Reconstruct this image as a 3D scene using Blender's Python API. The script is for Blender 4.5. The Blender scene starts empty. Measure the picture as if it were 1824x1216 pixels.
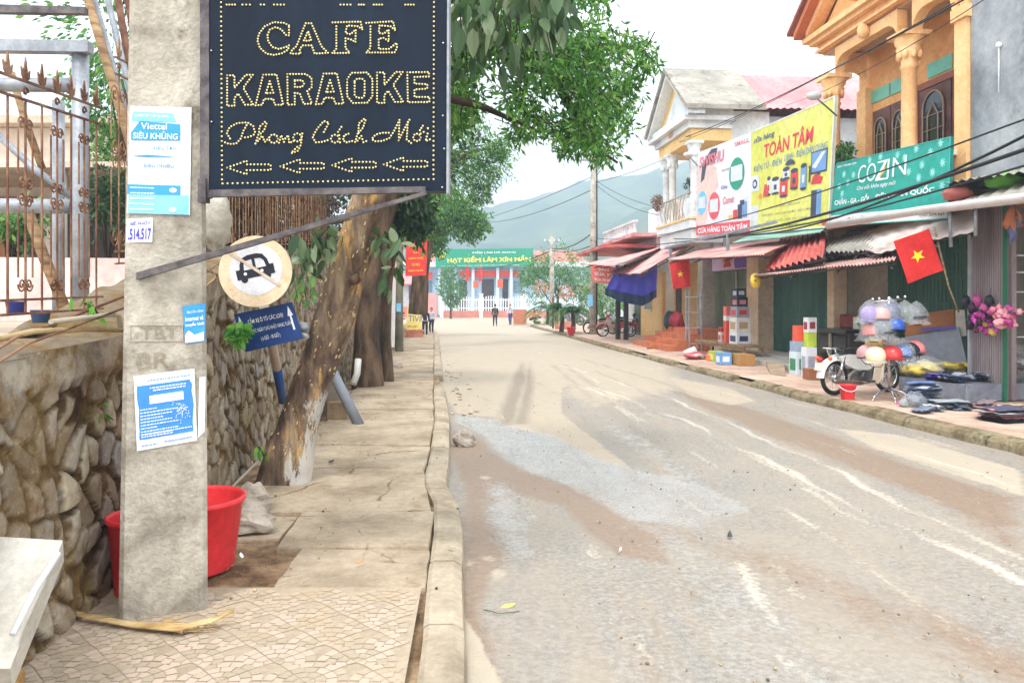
import bpy, math, random
import numpy as np
from mathutils import Vector, Matrix, noise as mnoise
R_ = math.radians
random.seed(7); rng = np.random.default_rng(7)
scene = bpy.context.scene
COL = scene.collection
# ------------------------------------------------------------ camera, sky, sun, exposure
H, F, CX, HOR = 1.7, 1419.0, 912.0, 538.0
cam = bpy.data.cameras.new('camera'); camo = bpy.data.objects.new('camera', cam); COL.objects.link(camo)
camo.location = (0, 0, H); camo.rotation_euler = (R_(90), 0, 0)
cam.lens = 28.0; cam.sensor_width = 36.0; cam.shift_y = -70/1824
cam.clip_start = 0.05; cam.clip_end = 6000
scene.camera = camo
w = bpy.data.worlds.new('World'); scene.world = w; w.use_nodes = True
nt = w.node_tree; nt.nodes.clear()
sky = nt.nodes.new('ShaderNodeTexSky'); sky.sky_type = 'NISHITA'; sky.sun_disc = False
SUN_EL, SUN_AZ = 58, 200
sky.sun_elevation = R_(SUN_EL); sky.sun_rotation = R_(SUN_AZ); sky.dust_density = 3.0; sky.air_density = 1.2
mixw = nt.nodes.new('ShaderNodeMix'); mixw.data_type = 'RGBA'; mixw.inputs[0].default_value = 0.95
nt.links.new(sky.outputs[0], mixw.inputs[6]); mixw.inputs[7].default_value = (16.0, 16.4, 16.8, 1)
bg = nt.nodes.new('ShaderNodeBackground'); bg.inputs[1].default_value = 0.12
outw = nt.nodes.new('ShaderNodeOutputWorld')
nt.links.new(mixw.outputs[2], bg.inputs[0]); nt.links.new(bg.outputs[0], outw.inputs[0])
sl = bpy.data.lights.new('sun', 'SUN'); sl.energy = 1.5; sl.angle = R_(12); sl.color = (1, .98, .95)
so = bpy.data.objects.new('sun', sl); COL.objects.link(so)
_az = R_(SUN_AZ)
sd = Vector((math.sin(_az)*math.cos(R_(SUN_EL)), math.cos(_az)*math.cos(R_(SUN_EL)), math.sin(R_(SUN_EL))))
so.rotation_euler = sd.to_track_quat('Z', 'Y').to_euler()
scene.view_settings.view_transform = 'Standard'; scene.view_settings.look = 'None'
scene.view_settings.exposure = 0.78; scene.view_settings.gamma = 1
scene.render.engine = 'CYCLES'
scene.cycles.max_bounces = 6; scene.cycles.transparent_max_bounces = 12

# ------------------------------------------------------------ geometry helpers
def P(px, py, Y): return Vector(((px-CX)/F*Y, Y, H-(py-HOR)/F*Y))
def G(px, py, z=0.0):
    Y = (H-z)*F/(py-HOR); return Vector(((px-CX)/F*Y, Y, z))
C_, S_ = .995, .0995
def RS(x, s, z): return Vector((9.5+x*C_-s*S_, s*C_+x*S_, z))       # street frame of the right-hand row: inland, along, up
def sfor(px, x=0.0):
    m = (px-CX)/F; return (9.5+C_*x-m*S_*x)/(C_*m+S_)
def RP(px, py, x=0.0):
    s = sfor(px, x); p = RS(x, s, 0); return Vector((p.x, p.y, H-(py-HOR)/F*p.y))
def WX(Y): return -1.77-.1*Y                                        # retaining wall line
def hsv(): pass
def srgb(r, g, b):
    def f(c):
        c /= 255.0
        return c/12.92 if c <= .04045 else ((c+.055)/1.055)**2.4
    return (f(r), f(g), f(b), 1)

class MB:
    def __init__(s): s.v = []; s.f = []; s.m = []; s.mats = []; s.cur = 0; s.smooth = []; s.sm = False
    def mat(s, m):
        if m not in s.mats: s.mats.append(m)
        s.cur = s.mats.index(m); return s
    def add(s, vs, fs, sm=None):
        o = len(s.v); s.v += [tuple(x) for x in vs]
        for f in fs:
            s.f.append(tuple(i+o for i in f)); s.m.append(s.cur); s.smooth.append(s.sm if sm is None else sm)
        return s
    def box(s, lo, hi, fn=None):
        x0, y0, z0 = lo; x1, y1, z1 = hi
        vs = [(x0,y0,z0),(x1,y0,z0),(x1,y1,z0),(x0,y1,z0),(x0,y0,z1),(x1,y0,z1),(x1,y1,z1),(x0,y1,z1)]
        if fn: vs = [fn(*q) for q in vs]
        return s.add(vs, [(0,3,2,1),(4,5,6,7),(0,1,5,4),(1,2,6,5),(2,3,7,6),(3,0,4,7)], False)
    def hexa(s, b, t):      # bottom 4, top 4 points
        return s.add(list(b)+list(t), [(0,3,2,1),(4,5,6,7),(0,1,5,4),(1,2,6,5),(2,3,7,6),(3,0,4,7)], False)
    def cbox(s, c, size, rot=None):
        M = Matrix.Translation(Vector(c)) @ (rot.to_4x4() if rot is not None else Matrix.Identity(4))
        a, b, d = [q/2 for q in size]
        return s.box((-a,-b,-d), (a,b,d), lambda x,y,z: M @ Vector((x,y,z)))
    def tube(s, pts, r, n=8, cap=True, sm=True):
        pts = [Vector(p) for p in pts]; k = len(pts)
        rs = r if isinstance(r, (list, tuple)) else [r]*k
        vs = []; prev = None
        for i, p in enumerate(pts):
            d = (pts[min(i+1,k-1)]-pts[max(i-1,0)])
            if d.length < 1e-9: d = Vector((0,0,1))
            d.normalize()
            if prev is None:
                a = d.cross(Vector((0,0,1)))
                if a.length < .1: a = d.cross(Vector((1,0,0)))
            else:
                a = prev - d*prev.dot(d)
                if a.length < 1e-6: a = d.orthogonal()
            a.normalize(); b = d.cross(a); prev = a
            for j in range(n):
                t = 2*math.pi*(j+.5)/n; vs.append(p+(a*math.cos(t)+b*math.sin(t))*rs[i])
        fs = [(i*n+j, i*n+(j+1)%n, (i+1)*n+(j+1)%n, (i+1)*n+j) for i in range(k-1) for j in range(n)]
        o = len(s.v); s.add(vs, fs, sm and n > 4)
        if cap:
            s.f += [tuple(o+j for j in reversed(range(n))), tuple(o+(k-1)*n+j for j in range(n))]
            s.m += [s.cur]*2; s.smooth += [False]*2
        return s
    def lathe(s, prof, M=None, n=20, sm=True, sx=1, sy=1):      # prof [(r,z)]
        M = M or Matrix.Identity(4); vs = []
        for r, z in prof:
            for j in range(n):
                t = 2*math.pi*j/n; vs.append(M @ Vector((r*math.cos(t)*sx, r*math.sin(t)*sy, z)))
        k = len(prof)
        return s.add(vs, [(i*n+j, i*n+(j+1)%n, (i+1)*n+(j+1)%n, (i+1)*n+j) for i in range(k-1) for j in range(n)], sm)
    def sphere(s, c, r, n=12, m=8, M3=None):
        rr = r if isinstance(r, (list, tuple)) else (r, r, r); c = Vector(c); vs = []
        for i in range(m+1):
            a = math.pi*i/m
            for j in range(n):
                t = 2*math.pi*j/n; q = Vector((rr[0]*math.sin(a)*math.cos(t), rr[1]*math.sin(a)*math.sin(t), rr[2]*math.cos(a)))
                if M3 is not None: q = M3 @ q
                vs.append(c+q)
        return s.add(vs, [(i*n+j, (i+1)*n+j, (i+1)*n+(j+1)%n, i*n+(j+1)%n) for i in range(m) for j in range(n)], True)
    def blob(s, c, r, amp=.25, fr=2.0, seed=0, n=16, m=10, flat=False, M3=None):
        rr = r if isinstance(r, (list, tuple)) else (r, r, r); c = Vector(c); vs = []
        for i in range(m+1):
            a = math.pi*i/m
            for j in range(n):
                t = 2*math.pi*j/n; d = Vector((math.sin(a)*math.cos(t), math.sin(a)*math.sin(t), math.cos(a)))
                k = 1+amp*mnoise.fractal(d*fr+Vector((seed*3.1, seed*1.7, 0)), 1, 2, 3)
                q = Vector((d.x*rr[0], d.y*rr[1], d.z*rr[2]))*k
                if flat and q.z < -rr[2]*.55: q.z = -rr[2]*.55
                if M3 is not None: q = M3 @ q
                vs.append(c+q)
        return s.add(vs, [(i*n+j, (i+1)*n+j, (i+1)*n+(j+1)%n, i*n+(j+1)%n) for i in range(m) for j in range(n)], not flat)
    def prism(s, pts, d):           # pts: planar loop of Vectors, d: extrusion vector
        pts = [Vector(p) for p in pts]; d = Vector(d); n = len(pts)
        fs = [tuple(range(n)), tuple(n+j for j in reversed(range(n)))] + [(j, n+j, n+(j+1)%n, (j+1)%n) for j in range(n)]
        return s.add(pts+[p+d for p in pts], [tuple(reversed(f)) for f in fs], False)

def obj(name, mb, mat=None, parent=None, loc=None, attrs=None, bevel=0):
    me = bpy.data.meshes.new(name)
    base = Vector(parent['_w']) if parent is not None else (Vector(loc) if loc is not None else None)
    vs = mb.v
    if base is None:
        a = np.array(vs); base = Vector((float(a[:,0].mean()), float(a[:,1].mean()), float(a[:,2].min())))
    bx, by, bz = base
    me.from_pydata([(x-bx, y-by, z-bz) for x, y, z in vs], [], mb.f)
    mats = mb.mats if mb.mats else [mat]
    for m in mats: me.materials.append(m)
    if mb.mats: me.polygons.foreach_set('material_index', mb.m)
    me.polygons.foreach_set('use_smooth', mb.smooth)
    if attrs:
        for k, a in attrs.items():
            at = me.attributes.new(k, 'FLOAT', 'POINT'); at.data.foreach_set('value', np.asarray(a, dtype=np.float32))
    me.update()
    o = bpy.data.objects.new(name, me); COL.objects.link(o)
    if parent is not None:
        o.parent = parent; o.location = (0,0,0); o['_w'] = tuple(base)
    else:
        o.location = base; o['_w'] = tuple(base)
    if bevel:
        b = o.modifiers.new('bevel', 'BEVEL'); b.width = bevel; b.segments = 2; b.limit_method = 'ANGLE'
    return o
def thing(name, label, cat, loc, group=None):
    o = bpy.data.objects.new(name, None); COL.objects.link(o); o.location = loc; o['_w'] = tuple(loc)
    o.empty_display_size = .1
    return tag(o, label, cat, group)
def tag(o, label, cat, group=None):
    o['label'] = label; o['category'] = cat
    if group: o['group'] = group
    return o
def struct(name, mb, mat, attrs=None, kind='structure', loc=(0,0,0)):
    o = obj(name, mb, mat, None, loc, attrs); o['kind'] = kind; return o
def kids(o): return [c for c in bpy.data.objects if c.parent == o]
def copy_tree(o, loc=None, rz=0, parent=None, scale=1):
    c = o.copy(); COL.objects.link(c)
    if parent is not None: c.parent = parent
    for ch in kids(o): copy_tree(ch, None, 0, c)
    if loc is not None:
        c.location = loc; c.rotation_euler = (0,0,rz); c.scale = (scale,)*3
    return c

# ------------------------------------------------------------ materials
def nmat(name, cols, scale=3.0, rough=.8, bump=.2, bscale=None, metal=0, stretch=(1,1,1), spec=.3, detail=6, trans=0, pos=None, coat=0, alpha=1, attr=None, dirt=None, grain=.16):
    m = bpy.data.materials.new(name); m.use_nodes = True; n = m.node_tree; ns = n.nodes; L = n.links
    b = ns['Principled BSDF']; b.inputs['Roughness'].default_value = rough; b.inputs['Metallic'].default_value = metal
    b.inputs['Specular IOR Level'].default_value = spec
    if coat: b.inputs['Coat Weight'].default_value = coat
    tc = ns.new('ShaderNodeTexCoord'); mp = ns.new('ShaderNodeMapping'); mp.inputs['Scale'].default_value = stretch
    L.new(tc.outputs['Object'], mp.inputs[0])
    nz = ns.new('ShaderNodeTexNoise'); nz.inputs['Scale'].default_value = scale; nz.inputs['Detail'].default_value = detail
    nz.inputs['Roughness'].default_value = .62
    L.new(mp.outputs[0], nz.inputs['Vector'])
    cr = ns.new('ShaderNodeValToRGB'); els = cr.color_ramp.elements
    k = len(cols)
    pos = pos or [.36+.27*i/max(1,k-1) for i in range(k)]
    els[0].position = pos[0]; els[0].color = cols[0]
    if k > 1: els[1].position = pos[-1]; els[1].color = cols[-1]
    for i in range(1, k-1):
        e = els.new(pos[i]); e.color = cols[i]
    if attr:
        at = ns.new('ShaderNodeAttribute'); at.attribute_name = attr
        mx = ns.new('ShaderNodeMath'); mx.operation = 'MULTIPLY_ADD'; mx.inputs[1].default_value = .35; 
        L.new(nz.outputs[0], mx.inputs[0]); L.new(at.outputs['Fac'], mx.inputs[2])
        m2 = ns.new('ShaderNodeMath'); m2.operation = 'MULTIPLY_ADD'; m2.inputs[1].default_value = .8; m2.inputs[2].default_value = -.02
        L.new(mx.outputs[0], m2.inputs[0]); L.new(m2.outputs[0], cr.inputs[0])
    else: L.new(nz.outputs[0], cr.inputs[0])
    col = cr.outputs[0]
    if dirt:
        d2 = ns.new('ShaderNodeTexNoise'); d2.inputs['Scale'].default_value = dirt[1]; d2.inputs['Detail'].default_value = 8; d2.inputs['Roughness'].default_value = .7
        L.new(mp.outputs[0], d2.inputs['Vector'])
        r2 = ns.new('ShaderNodeMapRange'); r2.inputs[1].default_value = dirt[2]; r2.inputs[2].default_value = dirt[2]+.12
        L.new(d2.outputs[0], r2.inputs[0])
        mm = ns.new('ShaderNodeMix'); mm.data_type = 'RGBA'; L.new(r2.outputs[0], mm.inputs[0]); L.new(col, mm.inputs[6]); mm.inputs[7].default_value = dirt[0]
        col = mm.outputs[2]
    if not attr and metal < .9:       # fine grain of dust and wear
        g3 = ns.new('ShaderNodeTexNoise'); g3.inputs['Scale'].default_value = scale*9; g3.inputs['Detail'].default_value = 6; g3.inputs['Roughness'].default_value = .75
        L.new(mp.outputs[0], g3.inputs['Vector'])
        r3 = ns.new('ShaderNodeMapRange'); r3.inputs[1].default_value = .36; r3.inputs[2].default_value = .64; r3.inputs[3].default_value = 1-grain; r3.inputs[4].default_value = 1+grain*.5; L.new(g3.outputs[0], r3.inputs[0])
        m3 = ns.new('ShaderNodeMix'); m3.data_type = 'RGBA'; m3.blend_type = 'MULTIPLY'; m3.inputs[0].default_value = 1; L.new(col, m3.inputs[6]); L.new(r3.outputs[0], m3.inputs[7]); col = m3.outputs[2]
    L.new(col, b.inputs['Base Color'])
    if bump:
        nb = ns.new('ShaderNodeTexNoise'); nb.inputs['Scale'].default_value = bscale or scale*4; nb.inputs['Detail'].default_value = 8
        L.new(mp.outputs[0], nb.inputs['Vector'])
        bp = ns.new('ShaderNodeBump'); bp.inputs['Strength'].default_value = bump; bp.inputs['Distance'].default_value = .02
        L.new(nb.outputs[0], bp.inputs['Height']); L.new(bp.outputs[0], b.inputs['Normal'])
    if alpha < 1: b.inputs['Alpha'].default_value = alpha
    if trans:
        tr = ns.new('ShaderNodeBsdfTranslucent'); L.new(col, tr.inputs[0])
        ms = ns.new('ShaderNodeMixShader'); ms.inputs[0].default_value = trans
        L.new(b.outputs[0], ms.inputs[1]); L.new(tr.outputs[0], ms.inputs[2]); L.new(ms.outputs[0], ns['Material Output'].inputs[0])
    return m
_pc = {}
def paint(r, g, b, rough=.6, var=.12, metal=0, spec=.35, scale=4, bump=.08, alpha=1, dirt=None, trans=0):
    k = (r,g,b,rough,var,metal,alpha,scale,bump,trans,dirt)
    if k not in _pc:
        c = srgb(r,g,b); lo = tuple(x*(1-var) for x in c[:3])+(1,); hi = tuple(min(.9, x*(1+var*.6)) for x in c[:3])+(1,)
        _pc[k] = nmat('paint_%d_%d_%d' % (r,g,b), [lo, c, hi], scale, rough, bump, None, metal, spec=spec, alpha=alpha, dirt=dirt, trans=trans, grain=.07)
    return _pc[k]
def leafmat(name, lo, mid, hi, trans=.35, rough=.45):
    return nmat(name, [lo, mid, hi], 2.0, rough, 0, attr='tone', trans=trans, pos=[.1,.5,.95], spec=.45)

M = {}
M['concrete'] = nmat('pole_concrete', [srgb(132,124,112), srgb(170,162,148), srgb(192,184,170)], 3.2, .9, .45, 46, dirt=(srgb(112,102,88), 3.4, .57))
M['concrete2'] = nmat('rendered_concrete', [srgb(118,122,126), srgb(150,154,158), srgb(172,174,176)], .7, .9, .3, 12, dirt=(srgb(104,106,108), .9, .58))
M['pale_concrete'] = nmat('pale_concrete', [srgb(178,172,160), srgb(205,200,190)], 3, .9, .3, 30)
M['rust'] = nmat('rusty_iron', [srgb(92,58,44), srgb(122,84,64), srgb(146,112,88)], 6, .8, .4, 60)
M['dark_steel'] = nmat('weathered_steel', [srgb(66,60,62), srgb(92,86,88), srgb(112,104,100)], 9, .55, .2, 60, metal=.3)
M['galv'] = nmat('galvanised_pipe', [srgb(128,132,138), srgb(162,166,172)], 5, .5, .1, 30, metal=.3, dirt=(srgb(120,104,92), 2.5, .62))
M['chrome'] = nmat('chrome', [srgb(200,200,205), srgb(225,225,228)], 5, .15, 0, metal=1)
M['black'] = paint(26,26,28,.5,.1); M['rubber'] = paint(34,33,33,.85,.2)
M['cable'] = paint(22,24,26,.6,.1)
M['wood'] = nmat('old_wood', [srgb(112,84,58), srgb(150,120,86), srgb(172,144,108)], 3, .85, .3, 30, stretch=(1,1,6))
M['bark'] = nmat('bark', [srgb(62,46,36), srgb(104,80,60), srgb(148,120,88)], 6, .95, .9, 22, stretch=(1,1,.25), dirt=(srgb(176,136,70), 3.2, .62))
M['bark2'] = nmat('dark_bark', [srgb(48,38,30), srgb(84,66,50), srgb(112,90,70)], 6, .95, .8, 22, stretch=(1,1,.25))
M['branch'] = paint(58,46,36,.95,.25)
M['leaf_big'] = leafmat('broad_leaf', srgb(36,64,32), srgb(78,106,64), srgb(150,164,128), .35)
M['leaf_fine'] = leafmat('fine_leaf', srgb(40,84,34), srgb(84,140,56), srgb(158,192,96), .55)
M['leaf_mid'] = leafmat('mid_leaf', srgb(42,86,40), srgb(86,140,66), srgb(152,188,100), .55)
M['leaf_young'] = leafmat('young_leaf', srgb(60,118,40), srgb(100,170,60), srgb(150,200,90), .4)
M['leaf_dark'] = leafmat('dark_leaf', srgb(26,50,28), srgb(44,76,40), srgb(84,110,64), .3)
M['dry_leaf'] = leafmat('dry_leaf', srgb(120,96,60), srgb(170,140,92), srgb(200,176,120), .2)
M['flower'] = leafmat('flower_petal', srgb(190,60,60), srgb(220,90,90), srgb(235,150,140), .3)

# ------------------------------------------------------------ leaves
def leaves_mb(cent, size, aspect=.42, outw=None, droop=.3, big=False, seed=1, fold=.25):
    r = np.random.default_rng(seed); n = len(cent); cent = np.asarray(cent, float)
    d = r.normal(size=(n,3))
    if outw is not None: d = d*.8 + outw
    d[:,2] -= droop*2
    d /= np.linalg.norm(d, axis=1)[:,None]+1e-9
    a = np.cross(d, r.normal(size=(n,3))); a /= np.linalg.norm(a, axis=1)[:,None]+1e-9
    nn = np.cross(d, a); s = size*r.uniform(.6, 1.25, n); s = s[:,None]
    w = s*aspect*.5
    mid = cent+d*s*.5; up = nn*w*fold
    tone = np.clip(r.normal(.45, .27, n), 0, 1)
    if not big:
        V = np.stack([cent, mid+a*w+up, cent+d*s, mid-a*w+up], 1).reshape(-1,3)
        i = np.arange(n)[:,None]*4
        Fc = np.concatenate([i+np.array([[0,1,2]]), i+np.array([[0,2,3]])], 0)
        k = 4
    else:
        pts = [cent]
        for t, ww in ((.2,.75),(.5,1.0),(.8,.6)):
            bend = -np.array([0,0,1])*s*.18*t*t
            pts += [cent+d*s*t+bend, cent+d*s*t+a*w*ww+up*ww+bend, cent+d*s*t-a*w*ww+up*ww+bend]
        pts.append(cent+d*s-np.array([0,0,1])*s*.2)
        V = np.stack(pts, 1).reshape(-1,3); k = 11; i = np.arange(n)[:,None]*k
        q = [(0,2,1),(0,1,3),(10,7,8),(10,9,7)]; qq = []
        for b0 in (1,4): qq += [(b0, b0+1, b0+4), (b0, b0+4, b0+3), (b0, b0+3, b0+5), (b0, b0+5, b0+2)]
        Fc = np.concatenate([i+np.array([t]) for t in q+qq], 0)
    mb = MB(); mb.v = V.tolist(); mb.f = Fc.tolist(); mb.m = [0]*len(mb.f); mb.smooth = [False]*len(mb.f)
    return mb, np.repeat(tone, k)
def clump_points(clumps, per, seed=1, hollow=.35):
    """clumps: (x,y,z,r[,rz]); points concentrated towards each clump's shell"""
    r = np.random.default_rng(seed); out = []; ow = []
    for c in clumps:
        x,y,z,rad = c[:4]; rz = c[4] if len(c) > 4 else rad
        k = max(6, int(per)); d = r.normal(size=(k,3)); d /= np.linalg.norm(d, axis=1)[:,None]
        u = r.uniform(hollow, 1, k)**.6
        u *= 1+.25*np.sin(d[:,0]*7+d[:,2]*5+x)
        out.append(np.array([x,y,z])+d*u[:,None]*np.array([rad,rad,rz])); ow.append(d)
    return np.concatenate(out), np.concatenate(ow)
def tree(name, label, base, tips, trunk_r, clumps, per, leaf, lm, bm=None, group=None, cat='tree', big=False, aspect=.42, seed=1, limb_r=None, droop=.3, fork=.55, trunk_top=None, sub=False):
    base = Vector(base); t = thing(name, label, cat, base, group)
    top = Vector(trunk_top) if trunk_top is not None else Vector((np.mean([c[0] for c in clumps]), np.mean([c[1] for c in clumps]), base.z+(max(c[2] for c in clumps)-base.z)*fork))
    mb = MB(); k = 9; pts = []
    for i in range(k):
        f = i/(k-1); p = base.lerp(top, f)+Vector((mnoise.noise(Vector((seed,f*3,0)))*.3, mnoise.noise(Vector((seed,f*3,5)))*.3, 0))*trunk_r*3*f*(1-f)*3
        pts.append(p)
    pts[0] = base-Vector((0,0,.15))
    mb.tube(pts, [trunk_r*(1.25 if i == 0 else 1-.55*i/(k-1)) for i in range(k)], 9)
    for c in clumps:
        e = Vector(c[:3]); a = pts[-1-(hash(round(c[0]*10)) % 3)]
        m1 = a.lerp(e, .5)+Vector((0,0,(e-a).length*.12))
        mb.tube([a, m1, e], [trunk_r*.4, trunk_r*.22, trunk_r*.07], 5)
    obj('trunk', mb, bm or M['bark2'], t)
    pt, ow = clump_points(clumps, per, seed)
    lb, tone = leaves_mb(pt, leaf, aspect, ow*.9, droop, big, seed)
    obj('crown', lb, lm, t, attrs={'tone': tone})
    return t

# ------------------------------------------------------------ boards and lettering
class Quad:
    def __init__(s, bl, br, tr, tl):
        s.c = [Vector(q) for q in (bl, br, tr, tl)]
        s.n = (s.c[1]-s.c[0]).cross(s.c[3]-s.c[0]).normalized()
    def pt(s, u, v, d=0.0):
        bl, br, tr, tl = s.c
        return (bl*(1-u)+br*u)*(1-v)+(tl*(1-u)+tr*u)*v+s.n*d
    def board(s, mb, th=.03, u0=0, v0=0, u1=1, v1=1, front=0.0):
        a = [s.pt(u0,v0,front-th), s.pt(u1,v0,front-th), s.pt(u1,v1,front-th), s.pt(u0,v1,front-th)]
        b = [s.pt(u0,v0,front), s.pt(u1,v0,front), s.pt(u1,v1,front), s.pt(u0,v1,front)]
        mb.hexa(a, b); return mb
    def frame(s, mb, wu, wv, th=.05, front=.015):
        s.board(mb, th, 0, 0, wu, 1, front); s.board(mb, th, 1-wu, 0, 1, 1, front)
        s.board(mb, th, wu, 0, 1-wu, wv, front-.002); s.board(mb, th, wu, 1-wv, 1-wu, 1, front-.002)
    def poly(s, mb, uv, d=.006, th=.003):
        mb.prism([s.pt(u,v,d) for u,v in uv], s.n*-th)
    def ell(s, mb, u, v, ru, rv, d=.006, n=20, th=.003, a0=0, a1=360):
        s.poly(mb, [(u+ru*math.cos(R_(a0+(a1-a0)*i/n)), v+rv*math.sin(R_(a0+(a1-a0)*i/n))) for i in range(n)], d, th)
def text_mesh(st, bold=.0, shear=0, space=1):
    cu = bpy.data.curves.new('lettering', 'FONT'); cu.body = st; cu.size = 1; cu.offset = bold; cu.shear = shear; cu.resolution_u = 3
    cu.space_character = space; cu.align_x = 'LEFT'
    o = bpy.data.objects.new('lettering', cu); COL.objects.link(o)
    dg = bpy.context.evaluated_depsgraph_get(); me = bpy.data.meshes.new_from_object(o.evaluated_get(dg))
    v = [tuple(q.co) for q in me.vertices]; f = [tuple(p.vertices) for p in me.polygons]
    bpy.data.objects.remove(o); bpy.data.curves.remove(cu); bpy.data.meshes.remove(me)
    return v, f
def text_on(q, rect, st, mat, parent, bold=.02, shear=0, d=.008, name='lettering', wrap=None, space=1):
    v, f = text_mesh(st, bold, shear, space)
    if not v: return
    xs = [a[0] for a in v]; ys = [a[1] for a in v]; x0, x1, y0, y1 = min(xs), max(xs), min(ys), max(ys)
    u0, v0, u1, v1 = rect; mb = MB()
    vs = [q.pt(u0+(a[0]-x0)/(x1-x0)*(u1-u0), v0+(a[1]-y0)/(y1-y0+1e-9)*(v1-v0), d) for a in v]
    mb.add(vs, f, False)
    return obj(name, mb, mat, parent)
def flat_on(q, parent, mat, polys, name='panel', d=.004):
    mb = MB()
    for p in polys: q.poly(mb, p, d)
    return obj(name, mb, mat, parent)
def rect(u0,v0,u1,v1): return [(u0,v0),(u1,v0),(u1,v1),(u0,v1)]
def scribble(q, mb, u0, v0, u1, v1, h, seed, d=.0065):      # a line of small print too small to read
    r = random.Random(seed); u = u0
    while u < u1:
        wl = r.uniform(.02,.06)
        q.poly(mb, rect(u, v0, min(u+wl, u1), v0+h), d); u += wl+.012

# corrugated sheet between four corners: ridges run from edge a0-a1 (high) to b0-b1 (low)
def corrugated(mb, a0, a1, b0, b1, pitch=.12, amp=.018, th=.004, rag=0, rows=6, sag=0):
    a0, a1, b0, b1 = map(Vector, (a0, a1, b0, b1))
    n = max(4, int((b1-b0).length/pitch))*4; nr = (a1-a0).cross(b0-a0).normalized()
    if nr.z < 0: nr = -nr
    vs = []
    for k in range(rows+1):
        f = k/rows
        for i in range(n+1):
            g = i/n; p = a0.lerp(a1, g).lerp(b0.lerp(b1, g), f + (rag*mnoise.noise(Vector((int(g*9)*3.3, 1, 0))) if k == rows else 0))
            p = p + nr*amp*math.cos(g*(n//4)*2*math.pi) + nr*.03*mnoise.noise(p*.8) - Vector((0,0,sag*math.sin(math.pi*f)))
            vs.append(p)
    m = len(vs)
    fs = [(k*(n+1)+i, k*(n+1)+i+1, (k+1)*(n+1)+i+1, (k+1)*(n+1)+i) for k in range(rows) for i in range(n)]
    mb.add(vs, fs, True); mb.add([v-nr*th for v in vs], [tuple(reversed(f)) for f in fs], True)
    return mb
# ============================================================ ROAD (masks are measured mud, dust and wet patches)
KL = [(2.0,-.12),(3.66,-.20),(4.6,-.27),(5.44,-.32),(6.3,-.40),(7.0,-.56),(8.56,-.66),(10.5,-.80),(13.84,-1.14),(20,-1.75),(27.3,-2.45),(40,-3.7),(52,-5.2),(60,-7.5),(64,-11)]
KR = [(4,6.32),(9.03,5.72),(13.78,5.06),(21.5,4.20),(32.6,3.25),(40.9,2.54),(50,1.7),(58,1.2),(66,1.6),(72,4)]
def kl(Y): return float(np.interp(Y, [a for a,_ in KL], [b for _,b in KL]))
def kr(Y): return float(np.interp(Y, [a for a,_ in KR], [b for _,b in KR]))
ys = np.concatenate([np.linspace(2.0, 16, 330), np.linspace(16.06, 40, 220), np.linspace(40.2, 96, 120)])
us = np.linspace(0, 1, 260)
Yg, Ug = np.meshgrid(ys, us, indexing='ij')
xl = np.interp(ys, [a for a,_ in KL], [b for _,b in KL])-.1; xr = np.interp(ys, [a for a,_ in KR], [b for _,b in KR])+.1
xl = np.where(ys > 56, xl-(ys-56)*1.3, xl); xr = np.where(ys > 58, xr+(ys-58)*.9, xr)
Xg = xl[:,None]+(xr-xl)[:,None]*Ug
def g2(px, py): p = G(px, py); return (p.x, p.y)
def seg_d(X, Y, pts, wd, tap=True):
    best = np.full(X.shape, 9.0)
    for i, ((ax,ay),(bx,by)) in enumerate(zip(pts[:-1], pts[1:])):
        dx, dy = bx-ax, by-ay; L2 = dx*dx+dy*dy
        t = np.clip(((X-ax)*dx+(Y-ay)*dy)/L2, 0, 1)
        w_ = wd[i]+(wd[i+1]-wd[i])*t if isinstance(wd, (list,tuple)) else wd
        best = np.minimum(best, np.hypot(X-ax-t*dx, Y-ay-t*dy)-w_)
    return best
def poly_d(X, Y, pts):
    d = seg_d(X, Y, pts+[pts[0]], 0.0); ins = np.zeros(X.shape, bool); n = len(pts)
    for i in range(n):
        ax, ay = pts[i]; bx, by = pts[(i+1) % n]
        c = ((ay > Y) != (by > Y)) & (X < (bx-ax)*(Y-ay)/(by-ay+1e-12)+ax); ins ^= c
    return np.where(ins, -d, d)
def pl(l): return [g2(*q) for q in l]
def mask(d, soft=.12): return np.clip(.5-d/(2*soft), 0, 1)
dry = mask(poly_d(Xg, Yg, pl([(700,566),(1010,566),(1040,600),(1070,640),(1050,665),(1000,695),(1000,735),(1120,828),(1060,812),(985,772),(900,755),(880,742),(815,735),(790,700),(770,620)])), .10)
dry = np.maximum(dry, .72*mask(poly_d(Xg, Yg, pl([(980,600),(1060,600),(1200,645),(1240,690),(1130,720),(1050,735),(980,700)])), .7))
dry = np.maximum(dry, .85*mask(poly_d(Xg, Yg, pl([(1180,668),(1300,690),(1350,712),(1300,722),(1230,705)])), .15))
dry = np.maximum(dry, mask(poly_d(Xg, Yg, pl([(1490,762),(1600,772),(1815,835),(1825,885),(1700,845),(1560,800)])), .12))
dry = np.maximum(dry, mask(poly_d(Xg, Yg, pl([(770,1100),(800,1060),(850,1140),(900,1230),(760,1240)])), .05))
for a, b in (((862,852),.05),((885,1028),.06),((838,1005),.02),((868,998),.02)):
    dry = np.maximum(dry, mask(np.hypot((Xg-g2(*a)[0]), (Yg-g2(*a)[1])*.6)-b, .10))
streak = np.zeros(Xg.shape)
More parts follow.
